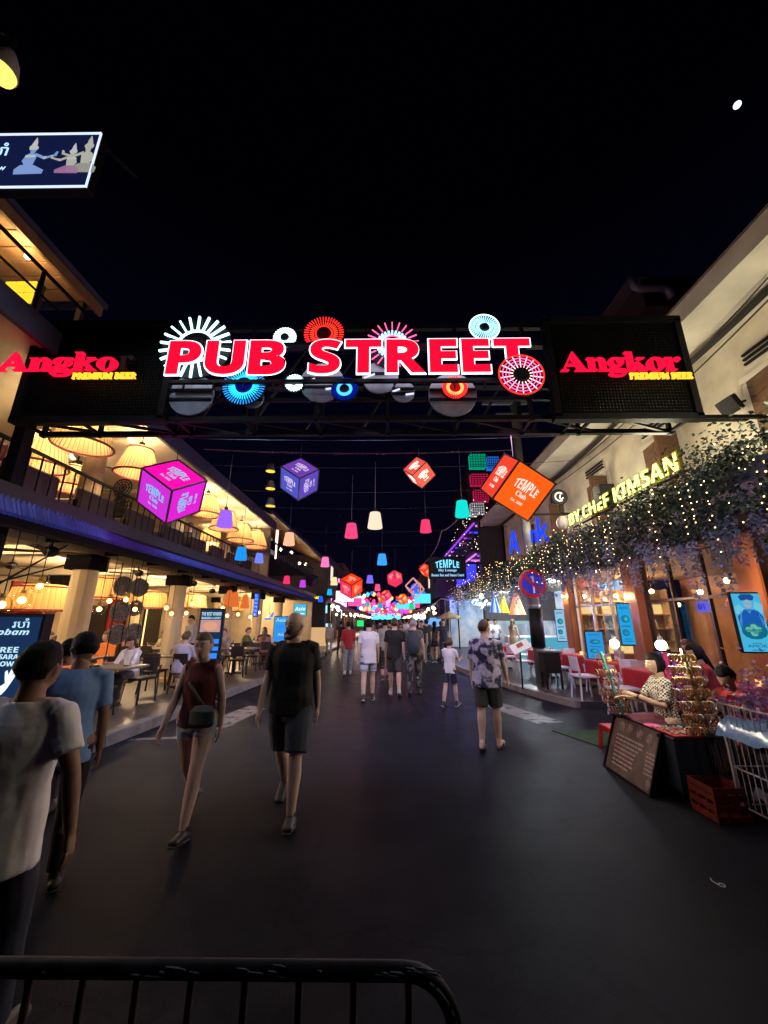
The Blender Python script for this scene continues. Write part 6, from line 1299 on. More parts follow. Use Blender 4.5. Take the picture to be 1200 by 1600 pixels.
for lb, px, py, Y, w, h, mm in (('white oval lit sign under the lips', 516, 937, 36, 1.6, .75, fw_), ('bright white square sign over the far left shops', 526, 957, 38, 1.0, 1.05, GLW('blank', (1, .95, .95), 2.5)), ('pink-white square sign under the red cube', 529, 943, 36, 1.5, .7, GLW('blush', (1, .6, .9), 1.6)), ('small green sign low in the far crowd', 563, 974, 48, .8, .7, GLW('green', (.02, .7, .15), 1.3)), ('pale cyan square sign past the white oval', 511, 952, 36, .75, .7, GLW('ice', (.35, .75, .95), 1.3)), ('blue screen low among the right shops', 668, 980, 30, 1.0, 1.1, GLW('screen_blue', (.15, .4, .85), 1.2)), ('second blue screen low among the right shops', 681, 976, 30, .9, 1.0, GLW('screen_blue', (.15, .4, .85), 1.2)), ('cyan lettered sign over the right shops', 634, 947, 34, 1.6, .5, fc), ('white lamp cluster sign over the right shops', 655, 965, 34, 1.1, .5, fw_), ('picture screen standing at the left kerb far off', 499, 998, 26, 1.1, 1.4, GLW('amber_screen', (.7, .42, .2), 1)), ('tall cyan standing screen at the left kerb far off', 513, 996, 27, .42, 1.8, GLW('ice', (.35, .75, .95), 1.3)), ('white and blue box sign at the end of the long awning', 486, 908, 28, 1.6, .95, GLW('ice', (.35, .75, .95), 1.3))):
    q = at(px, py, Y=Y); t = thing('lit_sign', lb, 'sign', q); g = MB()
    if 'oval' in lb: g.tube([(0, -.06, 0), (0, .06, 0)], [(w / 2, h / 2)] * 2, 20, side=(1, 0, 0))
    else: g.box((0, 0, 0), (w, .12, h), b=.03)
    g.build('panel', mm, t); g = MB(); g.box((0, .08, 0), (w * 1.04, .04, h * 1.05)) if 'oval' not in lb else g.box((0, .09, 0), (w * .5, .03, h * .5)); g.build('back', BLACK, t); g = MB(); g.bar((0, .08, h / 2), (0, .08, h / 2 + .5), .04); g.build('hanger', BLACKM, t)
# added lanterns, placed to brighten the middle of the street
for k, (x, y, z, c, p) in enumerate(((0, 30, 3.2, (1, .3, .7), 120), (0, 44, 3.4, (1, .25, .6), 160), (0, 60, 3.4, (.9, .3, .8), 200))):
    t = thing('fill_lantern', ['rose glowing paper lantern over the crowd', 'rose paper lantern deeper over the crowd', 'lilac paper lantern farthest over the crowd'][k], 'lantern', (x, y, z), group=None); MB().ball((0, 0, 0), .2, 10, 8).build('shade', glow('lantern_%d' % k, c, 2), t, True); point('lantern_light', t, (0, 0, -.3), p, c, .2)
# ================================================================ people
TEXC = bpy.data.textures.new('cloth_folds', 'CLOUDS'); TEXC.noise_scale = .14; TEXC.noise_depth = 2
def fused(mb, voxel, smooth=3, fold=0.):
    """one continuous skin grown over overlapping limbs"""
    o = obj('tmp', mb, [], None); r = o.modifiers.new('r', 'REMESH'); r.mode = 'VOXEL'; r.voxel_size = voxel
    s = o.modifiers.new('s', 'SMOOTH'); s.factor = .5; s.iterations = smooth
    if fold: d = o.modifiers.new('d', 'DISPLACE'); d.texture = TEXC; d.strength = fold; d.mid_level = .5; d.texture_coords = 'LOCAL'
    dg = bpy.context.evaluated_depsgraph_get(); ev = o.evaluated_get(dg); me = ev.to_mesh()
    vs = [tuple(v.co) for v in me.vertices]; fs = [tuple(p.vertices) for p in me.polygons]; ev.to_mesh_clear()
    old = o.data; bpy.data.objects.remove(o); bpy.data.meshes.remove(old); return vs, fs
def skin_mat(n, c): return mat('skin_' + n, c, .62, nz=(9, .12), bump=(60, .05))
SK = {'fair': skin_mat('fair', (.62, .42, .34)), 'tan': skin_mat('tan', (.46, .29, .2)), 'brown': skin_mat('brown', (.26, .14, .09))}
HAIRC = {'black': mat('hair_black', (.004, .0035, .0035), .7, spec=.2, bump=(60, .25), aniso=(1, 1, .15)), 'brown': mat('hair_brown', (.06, .03, .016), .45, bump=(90, .6), aniso=(1, 1, .15)), 'fair': mat('hair_fair', (.1, .06, .03), .5, bump=(90, .6), aniso=(1, 1, .15)), 'grey': mat('hair_grey', (.3, .3, .3), .5, bump=(90, .6))}
def cm(n, c, **k): return mat('cloth_' + n, c, .85, bump=k.pop('bump', (70, .07)), **k)
EYEW, EYED, LIPM = mat('eye_white', (.6, .58, .55), .3), mat('eye_dark', (.02, .012, .01), .2), mat('lip', (.3, .1, .08), .5)
def person(label, x, y, z=0, turn=0, H=1.75, sk='fair', legs=((0, 0), (0, 0)), arms=((0, 8, 12), (0, 8, 12)), lean=3, head=(0, 0), sit=None, build=1., fem=False, shirt=None, sleeve=.55, hem=-.07, shorts=None, cut=.85, skirt=None,
           shoes=None, sandal=None, hair=('short', 'black'), beard=None, vox=.012, extras=None, group=None, hands=None, flare=1.0):
    """turn 0 = walking away down the street (+Y), 180 = facing the camera; legs (hip, knee), arms (swing, spread, elbow) in degrees; hands = optional wrist targets"""
    s = H / 1.75; root = thing('person', label, 'person', (x, y, z), rad(turn), group)
    S = SK[sk]; b = build; RX = lambda a: Matrix.Rotation(rad(a), 3, 'X')
    sw, hw = (.15, .1) if fem else (.172, .09)
    P0 = V((0, 0, 0)); L = RX(-lean)
    T = lambda x_, y_, z_: L @ V((x_, y_, z_))
    J = []; lowest = 0
    for sd, (h, k) in zip((-1, 1), legs):
        hip = V((sd * hw, 0, -.02)); spl = .06 if sit else .015
        d1 = V((sd * spl, sin(rad(h)), -cos(rad(h)))).normalized(); kn = hip + d1 * .43; d2 = V((sd * .005, sin(rad(h - k)), -cos(rad(h - k)))); an = kn + d2 * .41
        fp = max(-55, min(18, (h - k) * .9)) if not sit else 0
        F = RX(fp); he, to = an + F @ V((0, -.06, -.045)), an + F @ V((sd * .02, .16, -.05)); J.append((hip, kn, an, he, to, F)); lowest = min(lowest, he.z - .03, to.z - .028)
    up = V((0, 0, (sit / s if sit else -lowest)))
    nk, hc = T(0, .0, .55), T(0, .03, .688)
    HM = L @ Matrix.Rotation(rad(head[0]), 3, 'Z') @ Matrix.Rotation(rad(head[1]), 3, 'X'); hd = lambda x_, y_, z_: hc + HM @ V((x_, y_, z_)) * 1.07
    A = []
    for i, (sd, (aw, ab, el)) in enumerate(zip((-1, 1), arms)):
        sh = T(sd * sw, -.005, .475)
        if hands and hands[i] is not None:
            w = (V(hands[i]) / s - up); dd = w - sh; l = min(dd.length, .53); dd.normalize(); w = sh + dd * l; mid = (sh + w) / 2; hgt = math.sqrt(max(0, .285 ** 2 - (l / 2) ** 2)); pole = V((sd * .5, -.45, -.75)); pole = (pole - dd * pole.dot(dd)).normalized(); el_ = mid + pole * hgt; fd = (w - el_).normalized()
        else:
            d1 = V((sd * sin(rad(ab)), sin(rad(aw)) * cos(rad(ab)), -cos(rad(aw)) * cos(rad(ab)))); el_ = sh + d1 * .29; a2 = aw + el; ab2 = ab * .35; fd = V((sd * sin(rad(ab2)), sin(rad(a2)) * cos(rad(ab2)), -cos(rad(a2)) * cos(rad(ab2)))); w = el_ + fd * .255
        A.append((sh, el_, w, fd))
    g = MB(); X1 = (1, 0, 0)
    tors = [(-.09, .13, .09), (-.02, .165, .115), (.06, .165, .115), (.16, .135 if fem else .148, .098), (.27, .15, .112), (.37, .165, .118), (.44, .165, .1), (.5, .12, .075), (.54, .065, .058)]
    if fem: tors[1] = (-.02, .18, .12); tors[5] = (.37, .15, .125); tors[6] = (.44, .145, .095)
    tp = [T(0, 0, q[0]) for q in tors]; tr = [(q[1] * b, q[2] * (b if b <= 1 else b * 1.12)) for q in tors]
    g.tube(tp, tr, 16, side=X1, rnd=True); g.tube([T(0, -.005, .5), T(0, .005, .58), hd(0, -.02, -.08)], [.068, .06, .06], 12)
    # head: skull, jaw, nose, ears
    n, m_ = 22, 16; vs = [hd(0, 0, -.118)]
    for i in range(1, m_):
        for j in range(n):
            p = pi * i / m_; a = 2 * pi * j / n; dx, dy, dz = sin(p) * cos(a), sin(p) * sin(a), -cos(p); fx = 1 - (.36 * (-dz) ** 1.4 if dz < 0 else 0)
            yy = .094 * dy * (1 - (.42 * (-dz) ** 1.2 if dz < 0 and dy < 0 else 0)) - (.012 if dy < 0 else 0)
            if dy > .5 and dz < -.5: yy *= 1.1
            if dy > .6 and -.12 < dz < .18 and .2 < abs(dx) < .6: yy -= .009
            vs.append(hd(.076 * dx * fx, yy, .12 * dz))
    vs.append(hd(0, 0, .12)); e = len(vs) - 1
    fs = [(0, 1 + (j + 1) % n, 1 + j) for j in range(n)] + [(e, e - n + j, e - n + (j + 1) % n) for j in range(n)] + [(1 + i * n + j, 1 + i * n + (j + 1) % n, 1 + (i + 1) * n + (j + 1) % n, 1 + (i + 1) * n + j) for i in range(m_ - 2) for j in range(n)]
    g.add(vs, fs); fine = vox < .011
    g.tube([hd(0, .086, .012), hd(0, .104, -.018), hd(0, .1, -.034)], [.009, .016, .012], 8, rnd=True)
    for sd in (-1, 1): g.tube([hd(sd * .074, -.004, .022), hd(sd * .082, -.012, .0), hd(sd * .074, -.002, -.032)], [.01, .015, .009], 6, rnd=True)
    for sd, (hip, kn, an, he, to, F) in zip((-1, 1), J):
        tk = b if b <= 1 else (1 + b) / 2; ft = 1.04 if fem else 1
        g.tube([hip + V((0, 0, .05)), hip.lerp(kn, .3), hip.lerp(kn, .75), kn, kn.lerp(an, .3) + F @ V((0, -.012, 0)), kn.lerp(an, .75), an], [.1 * tk * ft, .092 * tk * ft, .068 * tk, .058, .062, .045, .038], 12, side=X1, rnd=True)
        g.tube([an + F @ V((0, -.02, 0)), he + F @ V((0, .0, .0)), he.lerp(to, .55) + F @ V((0, 0, .012)), to], [(.036, .04), (.035, .03), (.042, .03), (.04, .018)], 10, side=X1, rnd=True)
    for sd, (sh, el_, w, fd) in zip((-1, 1), A):
        g.tube([T(sd * .1, 0, .47), sh, sh.lerp(el_, .35), el_, el_.lerp(w, .3), w], [.06, .056 * b, .048 * b, .039, .041, .027], 10, rnd=True)
        sdv = V((sd, 0, 0)) - fd * fd.x * sd
        pu = fd.cross(sdv).normalized() if sdv.length > .05 else V((0, 1, 0)); fl = pu.cross(fd).normalized()     # palm plane: width along fd x side
        wd = V((0, 1, 0)) - fd * fd.y
        wd = wd.normalized() if wd.length > .3 else (V((0, 0, 1)) - fd * fd.z).normalized()
        g.tube([w, w + fd * .045, w + fd * .088], [(.026, .02), (.038, .018), (.036, .014)], 10, side=wd, rnd=True)
    body = MB(); v, f = fused(g, vox, 4 if fine else 3); body.add(v, f)
    # fingers, rooted in the palms
    for sd, (sh, el_, w, fd) in zip((-1, 1), A):
        wd = V((0, 1, 0)) - fd * fd.y; wd = wd.normalized() if wd.length > .3 else (V((0, 0, 1)) - fd * fd.z).normalized()
        nrm = fd.cross(wd).normalized(); nrm = nrm if nrm.x * sd < 0 else -nrm; k_ = 5 if vox < .02 else 4
        for q, ln in enumerate((.068, .078, .072, .056)):
            o_ = w + fd * .078 + wd * (.027 - .018 * q); c1 = (fd + nrm * .25).normalized(); c2 = (fd + nrm * .75).normalized()
            body.tube([o_, o_ + c1 * ln * .5, o_ + c1 * ln * .5 + c2 * ln * .5], [.0095, .0088, .007], k_, rnd=fine)
        o_ = w + fd * .025 + wd * .026; c1 = (fd * .75 + wd * .6 + nrm * .25).normalized(); c2 = (fd + wd * .15 + nrm * .3).normalized(); body.tube([o_, o_ + c1 * .04, o_ + c1 * .04 + c2 * .03], [.012, .011, .008], k_, rnd=fine)
    parts = []
    def fin(mb, name, mt, parent=root, smooth=True):
        mb.v = [tuple((V(p) + up) * s) for p in mb.v]; o = mb.build(name, mt, parent, smooth); parts.append(o); return o
    bo = fin(body, 'body', S)
    # clothes
    def grown(segs, name, mt, fold=.012, vx=None):
        q = MB()
        for path, rr, n_ in segs: q.tube(path, rr, n_, side=X1)
        c = MB(); v, f = fused(q, vx or max(vox, .0105), 3, fold); c.add(v, f); return fin(c, name, mt)
    if shirt:
        i = .019; tt = [(hem, tors[1][1] * 1.02 * flare, tors[1][2] * 1.03 * flare)] + [(q[0], q[1] + (.01 if flare > 1 else 0), q[2]) for q in tors[2:7]] + [(.5, .125, .075), (.535, .07, .062)]
        segs = [([T(0, 0, q[0]) for q in tt], [(q[1] * b + i, q[2] * (b if b <= 1 else b * 1.12) + i) for q in tt], 18)]
        if sleeve > 0:
            for sd, (sh, el_, w, fd) in zip((-1, 1), A):
                if sleeve <= 1: segs.append(([T(sd * .07, 0, .485), T(sd * .13, 0, .482), sh + V((0, 0, .006)), sh.lerp(el_, sleeve * .5), sh.lerp(el_, sleeve)], [.074, .073, .068 * b, .063 * b, .063 * b], 12))
                else: segs.append(([T(sd * .07, 0, .485), T(sd * .13, 0, .482), sh + V((0, 0, .006)), sh.lerp(el_, .5), el_, el_.lerp(w, sleeve - 1)], [.074, .076, .073 * b, .064 * b, .057, .046], 12))
        else:
            for sd, (sh, el_, w, fd) in zip((-1, 1), A): segs.append(([T(sd * .07, 0, .485), T(sd * .15, 0, .485)], [.074, .07], 10))
        grown(segs, 'shirt', shirt, .02)
    if shorts:
        segs = [([V((0, 0, -.1)), V((0, 0, -.02)), T(0, 0, .08)], [(.15 * b + .012, .1 * b + .014), (tors[1][1] * b + .014, tors[1][2] * b + .014), (.15 * b + .004, .108 * b + .004)], 16)]
        for hip, kn, an, he, to, F in J:
            if cut <= 1: segs.append(([hip + V((0, 0, .03)), hip.lerp(kn, cut * .5), hip.lerp(kn, cut)], [.105 * b, .1 * b, (.094 - .02 * cut) * max(1, b) + .012], 12))
            else: segs.append(([hip + V((0, 0, .03)), hip.lerp(kn, .5), kn, kn.lerp(an, .5), kn.lerp(an, cut - 1) ], [.105 * b, .095 * b, .074, .068, .062], 12))
        grown(segs, 'trousers' if cut > 1.2 else 'shorts', shorts, .012)
    if skirt:
        kz = min(J[0][1].z, J[1][1].z)
        if sit: segs = [([V((0, -.02, -.02)), V((0, .2, -.0)), V((0, .46, -.02))], [(.19, .13), (.2, .12), (.19, .1)], 16), ([V((0, .42, -.0)), V((0, .46, -.25)), V((0, .46, -.4))], [(.18, .1), (.18, .09), (.18, .09)], 16), ([V((0, 0, -.05)), T(0, 0, .12)], [(.18, .13), (.16, .12)], 16)]
        else: segs = [([T(0, 0, .1), V((0, 0, -.05)), V((0, .02, -.42)), V((0, .02, -.82))], [(.16, .12), (.195, .14), (.2, .16), (.2, .17)], 18)]
        grown(segs, 'skirt', skirt, .02)
    for (hip, kn, an, he, to, F) in J:
        if shoes:
            q = MB(); q.tube([an + F @ V((0, -.012, .03)), an + F @ V((0, -.018, -.02))], [(.044, .05), (.044, .055)], 10, side=X1, rnd=True); q.tube([he + F @ V((0, -.012, -.002)), he.lerp(to, .4) + F @ V((0, 0, .012)), to + F @ V((0, .02, .002))], [(.042, .036), (.048, .036), (.044, .026)], 12, side=X1, rnd=True); c = MB(); v, f = fused(q, max(vox * .8, .008), 2); c.add(v, f); so = fin(c, 'shoe', shoes[0])
            q = MB(); q.tube([he + F @ V((0, -.035, -.028)), he.lerp(to, .5) + F @ V((0, 0, -.025)), to + F @ V((0, .04, -.022))], [(.035, .011), (.048, .011), (.03, .011)], 12, side=X1); fin(q, 'sole', shoes[1], so)
        elif sandal:
            q = MB(); q.tube([he + F @ V((0, -.045, -.03)), he.lerp(to, .5) + F @ V((0, 0, -.032)), to + F @ V((0, .05, -.02))], [(.034, .009), (.046, .009), (.036, .009)], 12, side=X1); q.tube([he.lerp(to, .45) + F @ V((-.045, 0, -.02)), he.lerp(to, .6) + F @ V((0, .01, .034)), he.lerp(to, .45) + F @ V((.045, 0, -.02))], .008, 6); fin(q, 'sandal', sandal)
    # hair, face
    st, hcx = hair; hm = HAIRC[hcx]
    if st != 'bald':
        q = MB(); n, m_ = 32, 24; thick = {'short': .017, 'buzz': .006, 'bob': .02, 'long': .018, 'tail': .012, 'mop': .026}[st]; vs = [hd(0, -.02, -.06)]
        for i in range(1, m_):
            for j in range(n):
                p = pi * i / m_; a = 2 * pi * j / n; dx, dy, dz = sin(p) * cos(a), sin(p) * sin(a), -cos(p)
                low = .42 if dy > .25 else (.12 if dy > -.05 else -.1 if dy > -.3 else -.5 if st != 'buzz' else -.45)
                if st in ('bob', 'long') and dy < .3: low = -.8
                t_ = thick * (1 + .3 * noise.noise(V((dx * 4 + x, dy * 4, dz * 4 + y))) + .3 * noise.noise(V((dx * 13 + x, dy * 13, dz * 9 + y))))
                t_ *= max(.15, min(1, (dz - low) / .5))
                if dz < low: t_ = -.02
                vs.append(hd((.076 + t_) * dx * (1 - (.2 * (-dz) if dz < 0 else 0)), (.094 + t_) * dy * (1 - (.42 * (-dz) ** 1.2 if dz < 0 and dy < 0 and st not in ('bob', 'long') else 0)) - (.012 if dy < 0 else 0), (.12 + t_) * dz))
        vs.append(hd(0, 0, .12 + thick)); e = len(vs) - 1
        q.add(vs, [(0, 1 + (j + 1) % n, 1 + j) for j in range(n)] + [(e, e - n + j, e - n + (j + 1) % n) for j in range(n)] + [(1 + i * n + j, 1 + i * n + (j + 1) % n, 1 + (i + 1) * n + (j + 1) % n, 1 + (i + 1) * n + j) for i in range(m_ - 2) for j in range(n)])
        if st == 'long': q.tube([hd(0, -.05, .03), hd(0, -.085, -.08), T(0, -.11, .46), T(0, -.12, .32)], [(.07, .05), (.078, .045), (.085, .035), (.05, .02)], 12, side=X1, rnd=True)
        if st == 'tail': q.ball(hd(0, -.11, .03), .035, 10, 8); q.tube([hd(0, -.11, .03), hd(0, -.15, -.05), hd(0, -.13, -.14)], [.02, .028, .01], 8, rnd=True)
        fin(q, 'hair', hm)
    if fine:
        for sd in (-1, 1):
            q = MB(); q.ball(hd(sd * .03, .079, .008), .0125, 10, 7); ey = fin(q, 'eye', EYEW); q = MB(); q.ball(hd(sd * .03 + .001, .0885, .008), .0058, 8, 6); fin(q, 'iris', EYED, ey)
            q = MB(); q.tube([hd(sd * .014, .094, .027), hd(sd * .032, .093, .032), hd(sd * .05, .08, .026)], [.0035, .0055, .003], 6); fin(q, 'eyebrow', hm if st != 'bald' else HAIRC['brown'])
        q = MB(); q.tube([hd(-.022, .084, -.062), hd(0, .094, -.06), hd(.022, .084, -.062)], [.0035, .0085, .0035], 6); fin(q, 'mouth', LIPM)
    if beard:
        q = MB(); q.tube([hd(-.068, .0, -.03), hd(-.055, .05, -.075), hd(-.02, .082, -.098), hd(.02, .082, -.098), hd(.055, .05, -.075), hd(.068, .0, -.03)], [.01, .022, .026, .026, .022, .01], 8, rnd=True); q.tube([hd(-.03, .088, -.055), hd(0, .1, -.046), hd(.03, .088, -.055)], [.005, .008, .005], 6); fin(q, 'beard', HAIRC[beard])
    if extras: extras(T, hd, A, J, fin)
    return root
# ---- wardrobe
WT = cm('white_tee', (.74, .73, .78)); BLKT = cm('black_tee', (.012, .012, .014)); NAVY = cm('navy', (.02, .025, .05)); DENIM = cm('dark_denim', (.05, .06, .09), nz=(14, .3)); LDEN = cm('pale_denim', (.5, .64, .82), nz=(16, .25)); MAR = cm('maroon', (.11, .016, .018))
BLUES = cm('sky_blue', (.16, .3, .6)); ORS = cm('orange', (.35, .1, .03)); REDS = cm('red_shirt', (.35, .02, .03)); GRYS = cm('grey_shirt', (.35, .35, .37)); CHAR = cm('charcoal', (.05, .05, .055)); KHAK = cm('khaki', (.25, .2, .13)); LJ = cm('pale_jeans', (.22, .24, .28), nz=(12, .3)); CAMO = mat('cloth_camo', (.16, .16, .15), .85, nz=(9, .8, .04), col2=(.02, .022, .025), bump=(60, .2))
FLOR = mat('cloth_floral', (.5, .46, .58), .8, nz=(10, .9, .05), col2=(.022, .024, .085), bump=(60, .2))
SHB, SHW, SOLW, SOLB = mat('shoe_black', (.015, .015, .016), .5), mat('shoe_white', (.5, .5, .5), .5), mat('sole_white', (.6, .6, .6), .6), mat('sole_black', (.02, .02, .02), .6)
def checker_cloth():
    m = mat('cloth_checker', (.5, .48, .4), .85); N, L = m.node_tree.nodes, m.node_tree.links; b = N['Principled BSDF']; t = N.new('ShaderNodeTexCoord'); k = N.new('ShaderNodeTexChecker'); mp = N.new('ShaderNodeMapping'); mp.inputs['Rotation'].default_value = (.6, .5, .78)
    k.inputs['Scale'].default_value = 46; k.inputs[1].default_value = (.55, .52, .42, 1); k.inputs[2].default_value = (.012, .012, .014, 1); L.new(t.outputs['Object'], mp.inputs[0]); L.new(mp.outputs[0], k.inputs[0]); L.new(k.outputs[0], b.inputs['Base Color']); return m
CHK = checker_cloth()
# ---- the nearer walkers
p = at(52, 1030, Y=1.92)
person('person in a white T-shirt seen from behind at the near left edge', p.x, 1.92, 0, 8, 1.58, 'brown', ((-12, 8), (14, 12)), ((16, 10, 18), (-14, 28, 14)), 4, (-6, 0), build=1.06, shirt=WT, sleeve=.72, hem=-.17, flare=1.1, shorts=NAVY, cut=1.9, shoes=(SHB, SOLB), hair=('short', 'black'), vox=.009)
p = at(128, 1030, Y=2.95)
person('person in a sky-blue shirt and black trousers turned towards the screen', p.x, 2.95, 0, 38, 1.6, 'brown', ((-10, 6), (12, 10)), ((12, 6, 20), (-10, 8, 15)), 8, (22, -8), build=.94, shirt=BLUES, sleeve=.8, hem=-.12, shorts=BLKT, cut=1.95, shoes=(SHB, SOLB), hair=('short', 'black'), vox=.009)
p = at(98, 1050, Y=4.0)
person('person in an orange shirt half hidden behind the white T-shirt', p.x, 4.0, 0, 20, 1.5, 'brown', ((-8, 5), (10, 8)), ((8, 8, 12), (-6, 8, 12)), 3, (0, 0), shirt=ORS, shorts=CHAR, cut=1.9, shoes=(SHB, SOLB), hair=('short', 'black'), vox=.014)
def bag_w(T, hd, A, J, fin):
    q = MB(); q.tube([T(.13, -.02, .5), T(.05, .135, .36), T(-.08, .145, .2), T(-.17, .12, .1)], [(.014, .004)] * 4, 6, side=(1, 0, 0)); q.tube([T(.13, -.02, .5), T(.05, -.12, .36), T(-.15, -.1, .14)], [(.014, .004)] * 3, 6, side=(1, 0, 0)); st = fin(q, 'strap', mat('strap_grey', (.12, .11, .1), .7))
    q = MB(); q.tube([(-.12, .15, -.03), (-.12, .165, .0), (-.12, .165, .1), (-.12, .15, .14)], [(.1, .02), (.125, .04), (.12, .038), (.09, .015)], 14, side=(1, 0, 0), rnd=True); fin(q, 'bag', mat('grey_bag', (.05, .06, .065), .6, bump=(30, .2)), st, False)
p = at(283, 1318, Z=.02)
person('person in a maroon sleeveless top and pale shorts walking towards the camera', p.x - .1, p.y + .25, 0, 178, 1.6, 'fair', ((20, 6), (-16, 18)), ((-12, 11, 14), (14, 10, 16)), 3, (6, 0), build=1.0, fem=True, shirt=MAR, sleeve=0, hem=-.05, shorts=LDEN, cut=.34, shoes=(SHB, SOLB), hair=('tail', 'fair'), vox=.0085, extras=bag_w)
def chest_logo(T, hd, A, J, fin):
    q = MB(); q.tube([T(.05, .146, .345), T(.075, .146, .352), T(.1, .141, .345)], [(.006, .003), (.011, .003), (.004, .003)], 6, side=(1, 0, 0)); fin(q, 'chest_print', WHITEP)
p = at(432, 1288, Z=.02)
person('bearded bald person in a black T-shirt and grey shorts walking towards the camera', p.x + .02, p.y + .2, 0, 180, 1.8, 'fair', ((20, 10), (-14, 24)), ((-16, 9, 10), (12, 10, 16)), 2, (-28, 0), build=1.18, shirt=BLKT, sleeve=.72, hem=-.09, shorts=DENIM, cut=.92, shoes=(SHB, SOLB), hair=('bald', 'brown'), beard='brown', vox=.0085, extras=chest_logo)
p = at(768, 1168, Z=.02)
person('heavy person in a blue and white floral shirt and dark shorts with flip-flops', p.x, p.y, 0, -24, 1.7, 'fair', ((-7, 4), (9, 6)), ((0, 10, 12), (10, 14, 14)), 3, (-26, 0), build=1.13, shirt=FLOR, sleeve=.85, hem=-.14, flare=1.05, shorts=CHAR, cut=.9, sandal=SHB, hair=('buzz', 'brown'), vox=.0105)
p = at(705, 1104, Z=.02)
person('child in a white T-shirt and navy shorts looking down', p.x, p.y, 0, -30, 1.34, 'fair', ((-14, 10), (16, 8)), ((28, 4, 70), (28, 4, 75)), 4, (-14, -14), build=.86, shirt=WT, sleeve=.6, hem=-.1, shorts=NAVY, cut=.75, shoes=(SHB, SOLW), hair=('bob', 'brown'), vox=.012)
def stripe(T, hd, A, J, fin):
    pass
for lb, fx, fy, ht, turn, sk, kw in (
    ('tall person in a long white T-shirt and striped shorts walking away', 575, 1094, 1.72, 2, 'fair', dict(legs=((-14, 6), (12, 10)), arms=((-8, 8, 12), (10, 8, 12)), shirt=WT, sleeve=.7, hem=-.16, flare=1.05, shorts=cm('stripe_shorts', (.35, .38, .48), nz=(3, .8, .02), aniso=(.1, .1, 2.2)), cut=.72, shoes=(SHB, SOLW), hair=('short', 'black'), build=.96)),
    ('person in a black T-shirt, dark shorts and white trainers walking away', 617, 1085, 1.76, -2, 'fair', dict(legs=((12, 8), (-14, 18)), arms=((10, 9, 14), (-8, 9, 12)), shirt=BLKT, sleeve=.75, hem=-.12, shorts=CHAR, cut=.95, shoes=(SHW, SOLW), hair=('short', 'brown'), build=1.05)),
    ('person in camouflage trousers with a dark backpack walking away', 648, 1085, 1.74, -6, 'fair', dict(legs=((-10, 6), (12, 8)), arms=((8, 10, 20), (-6, 10, 20)), shirt=cm('olive', (.12, .12, .1)), sleeve=.5, shorts=CAMO, cut=1.9, shoes=(SHB, SOLB), hair=('buzz', 'grey'), build=1.04)),
    ('person in a grey shirt and black trousers between two walkers', 602, 1062, 1.72, 4, 'tan', dict(legs=((-12, 6), (12, 8)), shirt=GRYS, sleeve=.7, hem=-.1, shorts=BLKT, cut=1.3, shoes=(SHB, SOLW), hair=('short', 'black'))),
    ('person in a red shirt and pale jeans walking away on the left', 543, 1053, 1.66, 6, 'tan', dict(legs=((-10, 4), (11, 8)), arms=((-4, 8, 12), (6, 8, 12)), shirt=REDS, sleeve=1.1, hem=-.12, shorts=LJ, cut=1.95, shoes=(SHW, SOLW), hair=('short', 'black')))):
    p = at(fx, fy, Z=.02)
    def pack(T, hd, A, J, fin):
        q = MB(); q.tube([T(0, -.2, .02), T(0, -.22, .15), T(0, -.21, .36), T(0, -.18, .47)], [(.13, .07), (.16, .1), (.15, .09), (.1, .05)], 14, side=(1, 0, 0), rnd=True); bp = fin(q, 'backpack', mat('backpack_cloth', (.03, .045, .06), .7, nz=(10, .3))); q = MB()
        for sd in (-1, 1): q.tube([T(sd * .1, -.16, .48), T(sd * .11, .0, .53), T(sd * .12, .13, .4), T(sd * .13, .05, .1), T(sd * .12, -.15, .05)], [(.022, .006)] * 5, 6, side=(1, 0, 0))
        fin(q, 'strap', BLKT, bp)
    person(lb, p.x, p.y, 0, turn, ht, sk, vox=.013, extras=pack if 'backpack' in lb else None, **kw)
# ---- vendor and helper at the stalls
def watch(T, hd, A, J, fin):
    q = MB(); w = A[0][2] - A[0][3] * .02; q.tube([w - A[0][3] * .01, w + A[0][3] * .01], .03, 12); fin(q, 'bracelet', mat('bracelet_dark', (.1, .06, .05), .5))
st = thing('vendor_stool', 'small dark stool under the bracelet vendor', 'stool', (3.34, 5.1, 0)); MB().box((0, 0, .4), (.32, .32, .04), b=.01).build('seat', BLACK, st)
for a in (-1, 1):
    for c in (-1, 1): MB().bar((a * .12, c * .12, .39), (a * .15, c * .15, 0), .03).build('leg', BLACK, st)
person('bracelet vendor in a black and cream checked top sitting behind the stall', 3.32, 5.1, 0, 82, 1.66, 'tan', ((84, 84), (78, 84)), lean=1, head=(10, -4), sit=.53, build=.96, fem=True, shirt=CHK, sleeve=.85, hem=-.06, skirt=cm('wine', (.09, .015, .03)), shoes=(SHB, SOLB), hair=('bob', 'black'), vox=.009, hands=((-.12, .36, .84), (.06, .42, .8)), extras=watch)
def eight(T, hd, A, J, fin):
    q = MB(); o_ = frame(T(.0, -.16, .36), HM_(T)); q.add(*letters(sans('8'), None, .13, .01), M=o_); fin(q, 'number', cm('cream_print', (.6, .5, .38)))
def HM_(T): return (T(0, -1, 0) - T(0, 0, 0))
RV = cm('red_vest', (.4, .03, .025))
sb = thing('helper_stool', 'small dark stool under the person in the red vest', 'stool', (3.8, 4.6, 0)); MB().box((0, 0, .42), (.32, .32, .04), b=.01).build('seat', BLACK, sb)
for a in (-1, 1):
    for c in (-1, 1): MB().bar((a * .12, c * .12, .41), (a * .15, c * .15, 0), .03).build('leg', BLACK, sb)
